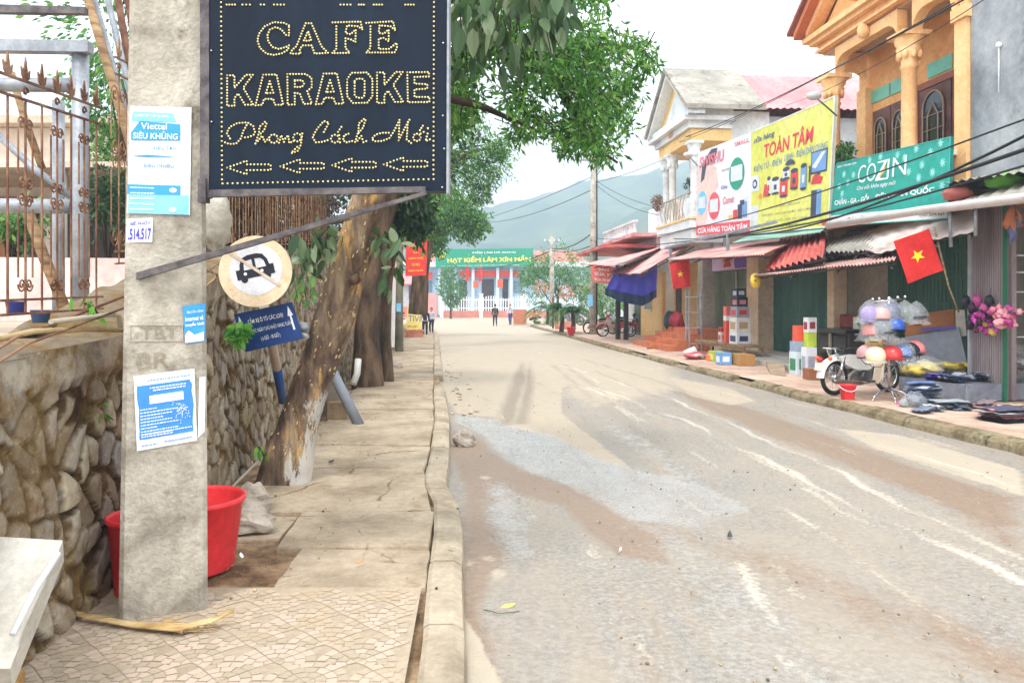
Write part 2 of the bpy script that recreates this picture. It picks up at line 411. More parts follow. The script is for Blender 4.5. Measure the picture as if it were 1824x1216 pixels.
for pts, w0, w1, k in (([(1000,650),(1200,712),(1400,800),(1810,995)],.03,.035,1),([(1060,690),(1240,760),(1420,850),(1810,1035)],.03,.04,1),
        ([(1150,735),(1300,800),(1560,920),(1810,1015)],.015,.02,.8),([(1040,660),(1120,740),(1160,790)],.06,.03,.7),([(1050,690),(1130,740)],.08,.03,.8),
        ([(1300,1000),(1345,1055),(1385,1112)],.06,.02,.9),([(1360,1000),(1430,1060)],.03,.02,.8),([(1145,1130),(1230,1215)],.06,.03,.8),([(1420,1170),(1480,1216)],.05,.02,.7),
        ([(1440,870),(1560,935)],.05,.03,.9),([(1230,700),(1500,820),(1690,900)],.01,.015,.6),([(1100,640),(1300,700),(1500,770),(1815,870)],.012,.02,.9)):
    p = pl(pts); n = len(p); streak = np.maximum(streak, k*mask(seg_d(Xg+.05*np.sin(Yg*2.1)+.02*np.sin(Yg*7), Yg, p, [w0+(w1-w0)*i/(n-1) for i in range(n)]), .07))
wet = mask(poly_d(Xg, Yg, pl([(812,738),(880,745),(985,770),(1060,812),(1130,832),(1250,860),(1330,905),(1240,935),(1120,920),(1010,860),(950,838),(900,812),(862,772),(815,750)])), .10)
wet = np.maximum(wet, .75*mask(seg_d(Xg, Yg, pl([(890,860),(905,930),(930,990)]), [.10,.14,.05]), .16))
wet = np.maximum(wet, .6*mask(seg_d(Xg, Yg, pl([(1090,760),(1160,800),(1220,850)]), [.12,.14,.1]), .2))
wet = np.maximum(wet, .45*mask(seg_d(Xg, Yg, pl([(1180,930),(1260,1020),(1400,1200)]), [.2,.25,.35]), .4))
wet = np.maximum(wet, .35*mask(seg_d(Xg, Yg, pl([(1050,1000),(1150,1210)]), [.2,.2]), .3))
mud = mask(poly_d(Xg, Yg, pl([(800,765),(850,775),(890,815),(950,845),(1050,870),(1080,900),(1180,960),(1185,1000),(1100,990),(1040,940),(1000,900),(930,880),(860,900),(900,980),(860,1080),(880,1216),(800,1216),(830,1000),(835,880),(805,820)])), .10)
mud = np.maximum(mud, .9*mask(poly_d(Xg, Yg, pl([(1180,690),(1260,705),(1330,725),(1480,775),(1640,835),(1815,890),(1815,985),(1700,915),(1550,850),(1400,790),(1280,740)])), .18))
mud = np.maximum(mud, .6*mask(seg_d(Xg, Yg, pl([(1150,930),(1400,1010),(1815,1180)]), [.15,.25,.4]), .35))
mud = np.maximum(mud, .5*mask(seg_d(Xg, Yg, pl([(1030,1000),(1110,1100),(1180,1216)]), [.10,.15,.2]), .3))
trk = np.clip((26-Yg)/8,0,1)*mask(seg_d(Xg, Yg, pl([(934,625),(925,680),(898,752)]), [.14,.14,.12]), .14)
trk = np.maximum(trk, .9*np.clip((26-Yg)/8,0,1)*mask(seg_d(Xg, Yg, pl([(944,630),(942,690),(928,752)]), [.10,.1,.1]), .12))
for pts in ([(1005,648),(1075,700),(1140,770)],[(985,650),(1080,730),(1170,790)],[(1060,660),(1200,720),(1330,790)],[(1040,640),(1180,680),(1400,760)]):
    trk = np.maximum(trk, .5*mask(seg_d(Xg, Yg, pl(pts), .12), .14))
_r = np.random.default_rng(17)
for _i in range(54):
    y0_ = _r.uniform(3, 14); y1_ = y0_+_r.uniform(3, 16); f0 = _r.uniform(.08, .95); f1_ = f0+_r.uniform(-.10, .06)
    _p = [(float(kl(y))+(float(kr(y))-float(kl(y)))*(f0+(f1_-f0)*t+.012*math.sin(t*6+_i)), y) for t, y in [(k/5, y0_+(y1_-y0_)*k/5) for k in range(6)]]
    _w = _r.uniform(.008, .05); _d = seg_d(Xg, Yg, _p, _w); _br = .55+.45*np.sin(Yg*_r.uniform(1,4)+_i)
    if _i % 3 == 0: trk = np.maximum(trk, .62*_br*mask(_d, .08))
    elif _i % 3 == 1: streak = np.maximum(streak, .62*_br*mask(_d, .05))
    else: mud = np.maximum(mud, .55*_br*mask(_d, .14))
streak *= .78+.22*np.sin(Yg*2.3+Xg*3)
mb = MB(); ny, nu = Xg.shape
Zg = .014*np.sin(Xg*1.3+Yg*.4)+.004*np.sin(Xg*9+1)*np.sin(Yg*3)-.02*wet
mb.v = np.stack([Xg, Yg, Zg], -1).reshape(-1,3).tolist()
ii = (np.arange(ny-1)[:,None]*nu+np.arange(nu-1)[None,:]).reshape(-1)
mb.f = np.stack([ii, ii+1, ii+nu+1, ii+nu], 1).tolist(); mb.m = [0]*len(mb.f); mb.smooth = [True]*len(mb.f)

def road_material():
    m = bpy.data.materials.new('muddy_road'); m.use_nodes = True; n = m.node_tree; ns = n.nodes; L = n.links; b = ns['Principled BSDF']
    tc = ns.new('ShaderNodeTexCoord')
    def noise(sc, det=8, rgh=.65, st=(1,1,1), rot=0):
        mp = ns.new('ShaderNodeMapping'); mp.inputs['Scale'].default_value = st; mp.inputs['Rotation'].default_value = (0,0,rot); L.new(tc.outputs['Object'], mp.inputs[0])
        z = ns.new('ShaderNodeTexNoise'); z.inputs['Scale'].default_value = sc; z.inputs['Detail'].default_value = det; z.inputs['Roughness'].default_value = rgh
        L.new(mp.outputs[0], z.inputs['Vector']); return z.outputs[0]
    def math_(op, a, b_, c=None):
        q = ns.new('ShaderNodeMath'); q.operation = op
        for i, x in enumerate((a, b_, c)):
            if x is None: continue
            if isinstance(x, (int,float)): q.inputs[i].default_value = x
            else: L.new(x, q.inputs[i])
        return q.outputs[0]
    def rng_(x, lo, hi):
        q = ns.new('ShaderNodeMapRange'); q.inputs[1].default_value = lo; q.inputs[2].default_value = hi; L.new(x, q.inputs[0]); return q.outputs[0]
    def mix(f, a, c):
        q = ns.new('ShaderNodeMix'); q.data_type = 'RGBA'
        if isinstance(f, (int,float)): q.inputs[0].default_value = f
        else: L.new(f, q.inputs[0])
        for i, x in ((6,a),(7,c)):
            if isinstance(x, tuple): q.inputs[i].default_value = x
            else: L.new(x, q.inputs[i])
        return q.outputs[2]
    def attr(k):
        a = ns.new('ShaderNodeAttribute'); a.attribute_name = k; return a.outputs['Fac']
    big = noise(.8); fine = noise(26, 6); grit = noise(95, 3, .7); st = noise(2.2, 8, .7, (2.4,.22,1), -.1); med = noise(4, 9, .7)
    ragged = math_('MULTIPLY', math_('SUBTRACT', med, .5), 1.5)
    ragst = math_('MULTIPLY', math_('SUBTRACT', st, .5), 1.6)
    def th(k, rag=ragged, w=.18, amp=1.0):
        return rng_(math_('ADD', attr(k), math_('MULTIPLY', rag, amp)), .5-w, .5+w)
    asph = mix(rng_(fine, .38, .62), srgb(122,117,110), srgb(150,144,135))
    asph = mix(rng_(grit, .58, .75), asph, srgb(196,190,180))
    asph = mix(rng_(grit, .41, .31), asph, srgb(102,93,84))
    base = mix(rng_(st, .38, .62), asph, mix(rng_(fine,.38,.62), srgb(138,127,113), srgb(158,146,130)))
    base = mix(math_('MULTIPLY', rng_(big, .42, .62), .5), base, srgb(160,147,131))
    mudf = th('mud', math_('ADD', math_('MULTIPLY', ragged,.6), math_('MULTIPLY', ragst,.5)), .22)
    mudc = mix(rng_(fine,.3,.7), srgb(124,104,87), srgb(148,127,107)); mudc = mix(rng_(grit,.6,.75), mudc, srgb(184,166,144))
    c = mix(mudf, base, mudc)
    wetf = th('wet', math_('ADD', ragged, math_('MULTIPLY', math_('SUBTRACT', fine, .5), 1.2)), .28)
    c = mix(math_('MULTIPLY', wetf, math_('ADD', .35, math_('MULTIPLY', rng_(noise(2.2,9,.7),.4,.62), .55))), c, mix(rng_(grit,.35,.7), srgb(142,138,132), srgb(192,190,186)))  # wet patch, its colour paled with bright grit to carry sky sheen too
    dryf = th('dry', math_('ADD', ragged, math_('MULTIPLY', math_('SUBTRACT', fine, .5), .9)), .10, .55)
    dryc = mix(rng_(med,.3,.7), srgb(162,149,131), srgb(180,167,148)); dryc = mix(rng_(fine,.40,.60), dryc, srgb(170,157,138)); dryc = mix(rng_(grit,.58,.7), dryc, srgb(150,136,118)); dryc = mix(rng_(noise(1.6,10,.75,(1.6,.3,1)),.5,.68), dryc, srgb(176,160,138))
    c = mix(dryf, c, dryc)
    c = mix(math_('MULTIPLY', th('track', ragst, .25, .5), .75), c, mix(rng_(fine,.3,.7), srgb(116,105,93), srgb(142,130,116)))
    strf = th('streak', math_('ADD', math_('MULTIPLY', ragst, .9), math_('MULTIPLY', math_('SUBTRACT', fine, .5), 1.8)), .2, .6)
    c = mix(math_('MULTIPLY', strf, .68), c, srgb(202,192,174))
    L.new(c, b.inputs['Base Color'])
    damp = math_('MAXIMUM', wetf, math_('MULTIPLY', mudf, .35))
    dryness = math_('MAXIMUM', dryf, strf)
    rgh = math_('ADD', math_('SUBTRACT', .76, math_('MULTIPLY', damp, .50)), math_('MULTIPLY', dryness, .3))
    rgh = math_('ADD', rgh, math_('MULTIPLY', math_('SUBTRACT', fine, .5), .25))
    L.new(rgh, b.inputs['Roughness']); b.inputs['Specular IOR Level'].default_value = .5
    h = math_('ADD', math_('MULTIPLY', grit, math_('SUBTRACT', 1.0, math_('MULTIPLY', dryness, .75))), math_('MULTIPLY', fine, 1.2))
    bp = ns.new('ShaderNodeBump'); bp.inputs['Strength'].default_value = .55; bp.inputs['Distance'].default_value = .012
    L.new(h, bp.inputs['Height']); L.new(bp.outputs[0], b.inputs['Normal'])
    return m
struct('road', mb, road_material(), {'dry': dry.reshape(-1), 'wet': wet.reshape(-1), 'mud': mud.reshape(-1), 'streak': streak.reshape(-1), 'track': trk.reshape(-1)})

# ground to the horizon
mb = MB(); mb.add([(-3000,-50,-.25),(3000,-50,-.25),(3000,5000,-.25),(-3000,5000,-.25)], [(0,1,2,3)])
struct('ground', mb, nmat('earth', [srgb(96,92,70), srgb(128,120,92)], .05, 1, .2))
# yard of dusty ground round the far junction
mb = MB(); mb.add([(-60,56,-.03),(60,56,-.03),(60,130,.02),(-60,130,.02)], [(0,1,2,3)])
dustm = nmat('dusty_ground', [srgb(176,160,136), srgb(204,190,166)], .6, .95, .2, 12)
struct('junction_yard', mb, dustm)

# ------------------------------------------------------------ pavements
M['slab'] = nmat('paving_slab', [srgb(142,126,104), srgb(166,149,126), srgb(180,163,140)], 1.6, .92, .6, 34, dirt=(srgb(146,122,94), 3.0, .56))
M['dirt'] = nmat('dirt', [srgb(92,70,48), srgb(136,110,82), srgb(170,144,112)], 4, 1, .9, 28)
M['kerbm'] = nmat('kerb_concrete', [srgb(144,130,110), srgb(168,153,131), srgb(182,167,145)], 2.4, .92, .4, 30, dirt=(srgb(148,124,94), 3.5, .6))
M['kerb_moss'] = nmat('mossy_kerb', [srgb(96,84,62), srgb(138,122,94), srgb(176,160,130)], 3, .95, .6, 26, dirt=(srgb(70,72,44), 3.0, .52))
mb = MB()         # dirt under and beside the slabs
ysl = list(np.arange(1.2, 60, .25))
vs = []; nx = 12
for Y in ysl:
    a = WX(Y)-.3; b = kl(Y)-.10
    for i in range(nx+1):
        x = a+(b-a)*i/nx; z = .075+.018*mnoise.noise(Vector((x*2,Y*2,0)))
        if 4.6 < Y < 12 and i < 7: z += .06*(1-i/7)+.03*mnoise.noise(Vector((x*5,Y*5,3)))
        vs.append((x, Y, z))
mb.add(vs, [(k*(nx+1)+i, k*(nx+1)+i+1, (k+1)*(nx+1)+i+1, (k+1)*(nx+1)+i) for k in range(len(ysl)-1) for i in range(nx)], True)
struct('pavement_bed', mb, M['dirt'])
rs = random.Random(5)
mb = MB()
def slab(xa, xb, ya, yb, z=.125, tilt=.012, th=.07, main=True):
    sh_ = kl(yb)-kl(ya)
    q = [(xa,ya),(xb,ya),(xb+sh_,yb),(xa+sh_,yb)]
    if main: xe_ = kl(ya)-.222; q = [(xa,ya),(xe_,ya),(kl(yb)-.222,yb),(xa+sh_,yb)]
    q = [(x+rs.uniform(-.02,.008), y+rs.uniform(-.03,.015)) for x,y in q]
    zz = [z+rs.uniform(-tilt, tilt) for _ in q]
    # chipped irregular outline
    o = []; zt = []
    for i in range(4):
        a, b = q[i], q[(i+1)%4]
        for k in range(5):
            f = k/5; jit = 0 if k == 0 else rs.uniform(-.008,.008)
            o.append((a[0]+(b[0]-a[0])*f+jit, a[1]+(b[1]-a[1])*f+jit)); zt.append(zz[i]+(zz[(i+1)%4]-zz[i])*f)
    n = len(o); cx_, cy_ = sum(a[0] for a in o)/n, sum(a[1] for a in o)/n
    b3 = [(x,y,t-th) for (x,y),t in zip(o,zt)]; m3 = [(x,y,t-.012) for (x,y),t in zip(o,zt)]
    t3 = [(x+(cx_-x)*.012,y+(cy_-y)*.012,t) for (x,y),t in zip(o,zt)]
    mb.add(b3+m3+t3, [(i,(i+1)%n,n+(i+1)%n,n+i) for i in range(n)]+[(n+i,n+(i+1)%n,2*n+(i+1)%n,2*n+i) for i in range(n)]+[tuple(2*n+i for i in range(n))], False)
Y = 4.42
while Y < 50:
    L_ = rs.choice([1.25,.9,1.5,1.1,.7]) if Y < 20 else 3.2
    xe = kl(Y+.3)-.23
    left = xe-1.42 if Y > 6 else WX(Y)+.75
    if Y < 5.1: slab(WX(Y)+.9, xe, Y, Y+L_-.02)
    else:
        slab(left+.04, xe, Y, Y+L_-.062, .132+rs.uniform(-.008,.010), .014)
        if Y < 13: slab(left-.62+.1*rs.random(), left-.01, Y+rs.uniform(0,.2), Y+L_-.03, .105, .025, .07, False)
    Y += L_
_m = M['slab']; _n = _m.node_tree; _s = _n.nodes; _b = _s['Principled BSDF']; _src = _b.inputs['Base Color'].links[0].from_socket
_tc = _s.new('ShaderNodeTexCoord'); _nz = _s.new('ShaderNodeTexNoise'); _nz.inputs['Scale'].default_value = 3; _nz.inputs['Detail'].default_value = 6; _n.links.new(_tc.outputs['Object'], _nz.inputs[0])
_va = _s.new('ShaderNodeMix'); _va.data_type = 'RGBA'; _va.inputs[0].default_value = .16; _n.links.new(_tc.outputs['Object'], _va.inputs[6]); _n.links.new(_nz.outputs[1], _va.inputs[7])
_vo = _s.new('ShaderNodeTexVoronoi'); _vo.feature = 'DISTANCE_TO_EDGE'; _vo.inputs['Scale'].default_value = 1.15; _n.links.new(_va.outputs[2], _vo.inputs[0])
_r1 = _s.new('ShaderNodeMapRange'); _r1.inputs[1].default_value = .012; _r1.inputs[2].default_value = .0; _n.links.new(_vo.outputs[0], _r1.inputs[0])
_r2 = _s.new('ShaderNodeMapRange'); _r2.inputs[1].default_value = .46; _r2.inputs[2].default_value = .56; _n.links.new(_nz.outputs[0], _r2.inputs[0])
_mu = _s.new('ShaderNodeMath'); _mu.operation = 'MULTIPLY'; _n.links.new(_r1.outputs[0], _mu.inputs[0]); _n.links.new(_r2.outputs[0], _mu.inputs[1])
_mx = _s.new('ShaderNodeMix'); _mx.data_type = 'RGBA'; _n.links.new(_mu.outputs[0], _mx.inputs[0]); _n.links.new(_src, _mx.inputs[6]); _mx.inputs[7].default_value = srgb(96,78,58); _n.links.new(_mx.outputs[2], _b.inputs['Base Color'])
struct('pavement', mb, _m)
# kerb stones of the left pavement
mb = MB(); Y = 2.0
while Y < 56:
    L_ = .95 if Y < 30 else 2; y1 = Y+L_-.012; n = 6; vs = []
    if not (15.2 < Y < 16.6):
        dx = rs.uniform(-.006,.006); dz = rs.uniform(-.006,.006)
        for k in range(n+1):
            yy = Y+(y1-Y)*k/n; e = kl(yy)+dx; jz = .004*mnoise.noise(Vector((e*9,yy*9,0)))
            for ox, oz in ((-.215,-.1),(-.215,.112),(-.19,.126),(-.07,.128),(-.02,.10),(.012,-.1)): vs.append((e+ox, yy, oz+(dz+jz if oz > 0 else 0)))
        mb.add(vs, [(k*6+i, (k+1)*6+i, (k+1)*6+i+1, k*6+i+1) for k in range(n) for i in range(5)]+[tuple(range(6)), tuple(reversed([n*6+i for i in range(6)]))], False)
    Y += L_
struct('kerb', mb, M['kerbm'])
# near strip of fan-pattern tiles: real little setts laid in arcs
mb = MB(); mb.add([(-3.2,1.0,.126),(-.33,1.0,.126),(-.5,4.40,.126),(-2.5,4.40,.126)], [(0,1,2,3)])
struct('tile_bed', mb, nmat('tile_joint', [srgb(158,141,119), srgb(172,155,133)], 3, 1, .3))
mb = MB(); tones = []
fr = random.Random(3); Wd = .36
for row in range(-2, 22):
    for c in range(-2, 12):
        ox = -3.2+c*Wd+(row % 2)*Wd/2; oy = 2.4+row*Wd*.5
        for ring in range(4):
            r0 = Wd*.5*(ring+.06)/4; r1 = Wd*.5*(ring+.98)/4; k = max(3, ring*3+3)
            for j in range(k):
                a0 = R_(-40+260*(j+.05)/k); a1 = R_(-40+260*(j+.95)/k)
                pts = [(ox+r*math.cos(a), oy+r*math.sin(a)) for r, a in ((r0,a0),(r1,a0),(r1,(a0+a1)/2),(r1,a1),(r0,a1))]
                if any(p[1] > 4.38 or p[0] > -.30-.045*p[1] or p[1] < 1 for p in pts): continue
                mx_, my_ = sum(p[0] for p in pts)/5, sum(p[1] for p in pts)/5
                if any(math.hypot(mx_-(ox+ex), my_-(oy-ey)) < Wd*.49 for ex, ey in ((Wd/2,Wd/2),(-Wd/2,Wd/2),(0,Wd))): continue
                z = .1285+fr.uniform(-.0007,.0007)
                o = len(mb.v); mb.add([(x,y,z) for x,y in pts], [(0,1,2,3,4)], False); tones += [fr.random()]*5
struct('tiled_pavement', mb, nmat('pale_sett', [srgb(166,150,128), srgb(176,160,138), srgb(184,163,145)], 1.2, .9, .3, 40, attr='tone', dirt=(srgb(172,152,126), 1.5, .5)), {'tone': tones})
# right pavement
mb = MB(); yr = list(np.arange(4, 60, .5)); vs = []; nx = 8
for Y in yr:
    a = kr(Y)+.14
    for i in range(nx+1):
        x = a+(16-a)*i/nx*(1 if Y < 30 else 1.3); vs.append((x, Y, .12+.008*mnoise.noise(Vector((x,Y,0)))))
mb.add(vs, [(k*(nx+1)+i, k*(nx+1)+i+1, (k+1)*(nx+1)+i+1, (k+1)*(nx+1)+i) for k in range(len(yr)-1) for i in range(nx)], True)
def tile_material():
    m = nmat('pink_paving_tile', [srgb(178,146,128), srgb(202,170,150), srgb(212,186,166)], 1.1, .9, .25, 30, dirt=(srgb(190,168,142), .8, .5))
    n = m.node_tree; ns = n.nodes; b = ns['Principled BSDF']; src = b.inputs['Base Color'].links[0].from_socket
    br = ns.new('ShaderNodeTexBrick'); br.inputs['Scale'].default_value = 3.4; br.inputs['Mortar Size'].default_value = .02; br.offset = 0
    br.inputs['Brick Width'].default_value = 1; br.inputs['Row Height'].default_value = 1
    br.inputs['Color1'].default_value = (1,1,1,1); br.inputs['Color2'].default_value = (.9,.9,.9,1); br.inputs['Mortar'].default_value = (.62,.6,.56,1)
    tc = ns.new('ShaderNodeTexCoord'); n.links.new(tc.outputs['Object'], br.inputs[0])
    mx = ns.new('ShaderNodeMix'); mx.data_type = 'RGBA'; mx.blend_type = 'MULTIPLY'; mx.inputs[0].default_value = .9
    n.links.new(src, mx.inputs[6]); n.links.new(br.outputs[0], mx.inputs[7]); n.links.new(mx.outputs[2], b.inputs['Base Color']); return m
struct('far_side_pavement', mb, tile_material())
mb = MB(); Y = 6.0
while Y < 56:
    L_ = 1.0; n = 5; y1 = Y+L_-.03; vs = []; low = 0
    if 15.6 < Y < 16.9 or 19.2 < Y < 20.4 or 23.5 < Y < 26: low = -.06
    dz = rs.uniform(-.012,.008)+low; dx = rs.uniform(-.02,.02)
    for k in range(n+1):
        yy = Y+(y1-Y)*k/n; e = kr(yy)+dx; jz = .012*mnoise.noise(Vector((e*6,yy*6,0))); jx = .012*mnoise.noise(Vector((e*6,yy*6,5)))
        for ox, oz in ((-.05,-.1),(-.03,.06),(0,.11),(.16,.135),(.20,.1)): vs.append((e+ox+jx, yy, oz+(dz+jz if oz > 0 else 0)))
    mb.add(vs, [(k*5+i, k*5+i+1, (k+1)*5+i+1, (k+1)*5+i) for k in range(n) for i in range(4)]+[tuple(reversed(range(5))), tuple(n*5+i for i in range(5))], False)
    Y += L_
struct('far_side_kerb', mb, M['kerb_moss'])
# heaps of dust along the gutter
mb = MB()
for i in range(60):
    Y = rs.uniform(12, 34); e = kl(Y); mb.blob((e+rs.uniform(.03,.5), Y, 0), (rs.uniform(.015,.05), rs.uniform(.02,.07), rs.uniform(.008,.022)), .6, 3, i, 10, 6)
struct('gutter_dirt', mb, nmat('gutter_mud', [srgb(164,142,112), srgb(196,178,150)], 3, 1, .4), kind='stuff')
# litter: twigs, chips and crumbs on pavement and road
mb = MB()
for i in range(900):
    if i < 240: Y = rs.uniform(4, 14); x = rs.uniform(WX(Y)+.1, WX(Y)+1.2); z = .14
    elif i < 330: Y = rs.uniform(4, 22); x = kl(Y)-rs.uniform(0,1.3); z = .135
    else: Y = 3.4+12*rs.random()**1.7; x = rs.uniform(kl(Y)+.1, kr(Y)-.2); z = .008
    s = rs.uniform(.003,.011); a = rs.uniform(0,6.3)
    if rs.random() < .4: mb.tube([(x,Y,z+.004),(x+math.cos(a)*s*4,Y+math.sin(a)*s*4,z+.004)], .002, 4)
    else: mb.blob((x,Y,z), (s,s*1.2,s*.6), .4, 2, i, 6, 4)
struct('litter', mb, nmat('litter_chips', [srgb(70,56,44), srgb(140,116,86), srgb(196,176,140)], 9, .9, 0), kind='stuff')

# ============================================================ HILLS + HAZE
def hill(name, prof, y0, y1, mat, seed, amp):
    mb = MB(); n = 150; m = 26; vs = []; xs0 = prof[0][0]; xs1 = prof[-1][0]
    for j in range(m+1):
        f = j/m
        for i in range(n+1):
            px = xs0+(xs1-xs0)*i/n; pyt = np.interp(px, [a for a,_ in prof], [b for _,b in prof])
            top = P(px, pyt, y1); Y = y0+(y1-y0)*f
            x = top.x; z = (top.z)*(math.sin(f*math.pi/2)**1.1) + amp*mnoise.fractal(Vector((x*.02+seed, Y*.02, seed)), 1, 2, 5)*(f*(1.2-f)*3)+ (amp*.35*mnoise.noise(Vector((x*.22,Y*.2,1))) if f > .3 else 0)
            vs.append((x, Y, z-1 if f > 0 else -3))
    for i in range(n+1):
        v = vs[m*(n+1)+i]; vs.append((v[0], v[1]+120, -3))
    mb.add(vs, [(k*(n+1)+i, k*(n+1)+i+1, (k+1)*(n+1)+i+1, (k+1)*(n+1)+i) for k in range(m+1) for i in range(n)], True)
    struct(name, mb, mat)
hm = nmat('wooded_hill', [srgb(44,66,40), srgb(70,92,52), srgb(98,112,66)], .03, 1, .6, .12, detail=12)
hill('hills', [(-500,470),(300,420),(700,410),(840,398),(900,372),(980,352),(1060,333),(1120,318),(1180,305),(1260,290),(1500,262),(1900,300),(2400,400)], 420, 800, hm, 3, 9)
hill('near_hill', [(700,500),(900,470),(1040,420),(1110,392),(1180,360),(1300,330),(1600,350),(2000,420)], 330, 520, hm, 9, 5)
mb = MB(); mb.box((-1400,-60,-4),(1400,1200,190))
o = struct('haze', mb, None, kind='stuff')
hz = bpy.data.materials.new('haze_air'); hz.use_nodes = True; hn = hz.node_tree; hn.nodes.clear()
vo = hn.nodes.new('ShaderNodeVolumePrincipled'); vo.inputs['Color'].default_value = (.68,.85,1,1); vo.inputs['Density'].default_value = .0018
ho = hn.nodes.new('ShaderNodeOutputMaterial'); hn.links.new(vo.outputs[0], ho.inputs['Volume'])
o.data.materials.clear(); o.data.materials.append(hz)

# ============================================================ RETAINING WALL (stones in relief)
def worley(U, V, cell, seed, ax=1.0):
    r = np.random.default_rng(seed); gu = U/cell/ax; gv = V/cell
    iu = np.floor(gu).astype(int); iv = np.floor(gv).astype(int)
    nu_, nv_ = iu.max()-iu.min()+5, iv.max()-iv.min()+5
    ju = r.uniform(.05,.95,(nu_,nv_)); jv = r.uniform(.05,.95,(nu_,nv_)); tn = r.uniform(0,1,(nu_,nv_))
    f1 = np.full(U.shape, 9.0); f2 = f1.copy(); tone = np.zeros(U.shape)
    for a in (-2,-1,0,1,2):
        for b in (-2,-1,0,1,2):
            cu, cv = iu+a, iv+b; qi, qj = cu-iu.min()+2, cv-iv.min()+2
            d = np.hypot(cu+ju[qi,qj]-gu, cv+jv[qi,qj]-gv); t = tn[qi,qj]
            nf = d < f1; f2 = np.where(nf, f1, np.minimum(f2, d)); tone = np.where(nf, t, tone); f1 = np.where(nf, d, f1)
    return f1, f2, tone
def wtop(Y): return float(np.interp(Y, [2,4.6,6.3,10,14,24,50], [1.42,1.5,1.85,2.3,2.55,2.7,2.7]))
def stone_material():
    m = bpy.data.materials.new('rubble_stone'); m.use_nodes = True; n = m.node_tree; ns = n.nodes; L = n.links; b = ns['Principled BSDF']
    b.inputs['Roughness'].default_value = .92; b.inputs['Specular IOR Level'].default_value = .25
    tc = ns.new('ShaderNodeTexCoord')
    def noise(sc, det=8):
        z = ns.new('ShaderNodeTexNoise'); z.inputs['Scale'].default_value = sc; z.inputs['Detail'].default_value = det; z.inputs['Roughness'].default_value = .68; L.new(tc.outputs['Object'], z.inputs['Vector']); return z.outputs[0]
    def attr(k): a = ns.new('ShaderNodeAttribute'); a.attribute_name = k; return a.outputs['Fac']
    def ramp(x, st):
        r = ns.new('ShaderNodeValToRGB'); e = r.color_ramp.elements; e[0].position, e[0].color = st[0]; e[1].position, e[1].color = st[-1]
        for p, c in st[1:-1]: q = e.new(p); q.color = c
        L.new(x, r.inputs[0]); return r.outputs[0]
    def rr(x, a, c):
        q = ns.new('ShaderNodeMapRange'); q.inputs[1].default_value = a; q.inputs[2].default_value = c; L.new(x, q.inputs[0]); return q.outputs[0]
    def mix(f, a, c, k=1):
        q = ns.new('ShaderNodeMix'); q.data_type = 'RGBA'; L.new(f, q.inputs[0])
        for i, x in ((6,a),(7,c)):
            if isinstance(x, tuple): q.inputs[i].default_value = x
            else: L.new(x, q.inputs[i])
        return q.outputs[2]
    stone = ramp(attr('tone'), [(0,srgb(124,110,92)),(.3,srgb(168,154,134)),(.6,srgb(140,134,128)),(1,srgb(186,174,150))])
    nz = noise(5); fz = noise(30, 5)
    stone = mix(rr(nz,.50,.66), stone, srgb(126,102,76)); stone = mix(rr(fz,.58,.72), stone, srgb(186,172,148))
    mort = ramp(nz, [(.3,srgb(44,30,18)),(.46,srgb(74,54,32)),(.56,srgb(104,84,54)),(.66,srgb(180,164,134))])
    c = mix(attr('joint'), stone, mort)
    moss = ns.new('ShaderNodeMath'); moss.operation = 'MULTIPLY'; L.new(attr('moss'), moss.inputs[0]); L.new(rr(noise(2.6),.42,.58), moss.inputs[1])
    mossc = ramp(fz, [(.3,srgb(78,66,32)),(.5,srgb(116,84,44)),(.7,srgb(106,112,58))])
    c = mix(moss.outputs[0], c, mossc); L.new(c, b.inputs['Base Color'])
    bp = ns.new('ShaderNodeBump'); bp.inputs['Strength'].default_value = .8; bp.inputs['Distance'].default_value = .02; L.new(fz, bp.inputs['Height']); L.new(bp.outputs[0], b.inputs['Normal'])
    return m
M['stone'] = stone_material()
sy = np.concatenate([np.arange(1.5, 9, .018), np.arange(9, 20, .04), np.arange(20, 46, .12)]); nv = 110
Sv, Tv = np.meshgrid(sy, np.linspace(0,1,nv), indexing='ij')
top = np.interp(Sv, [2,4.6,6.3,10,14,24,50], [1.42,1.5,1.85,2.3,2.55,2.7,2.7]); zz = .02+Tv*(top-.02)
wu = Sv+.06*np.sin(zz*9+Sv*3); wv = zz+.05*np.sin(Sv*7)
f1, f2, tone = worley(wu, wv, .185, 4, .95); e = f2-f1
jn = np.array([[mnoise.fractal(Vector((a*5, b*5, 7)), 1, 2, 4) for b in zz[0]] for a in sy])
joint = 1-np.clip((e-.15-.22*jn)/.09, 0, 1); rel = np.clip((e-.10-.12*jn)/.08, 0, 1)*(.016+.022*tone)+.006*np.clip(e/.4,0,1)
rel += .012*np.array([[mnoise.fractal(Vector((a*7, b*7, 0)),1,2,5) for b in zz[0]] for a in sy])
led = np.clip((zz-(top-.22))/.06, 0, 1); rel = rel*(1-led)+led*(.05+.02*np.sin(Sv*5)*np.sin(Sv*1.7+2))
moss = np.clip(.45+led*1.2+np.clip(1-(zz/.9),0,1)*.2, 0, 1)
Xw = -1.77-.1*Sv-.10*Tv+rel
mb = MB(); mb.v = np.stack([Xw, Sv, zz], -1).reshape(-1,3).tolist()
ii = (np.arange(len(sy)-1)[:,None]*nv+np.arange(nv-1)[None,:]).reshape(-1)
mb.f = np.stack([ii, ii+nv, ii+nv+1, ii+1], 1).tolist(); mb.m = [0]*len(mb.f); mb.smooth = [True]*len(mb.f)
at = {'tone': list(tone.reshape(-1)), 'joint': list((joint*(1-led)).reshape(-1)), 'moss': list(moss.reshape(-1))}
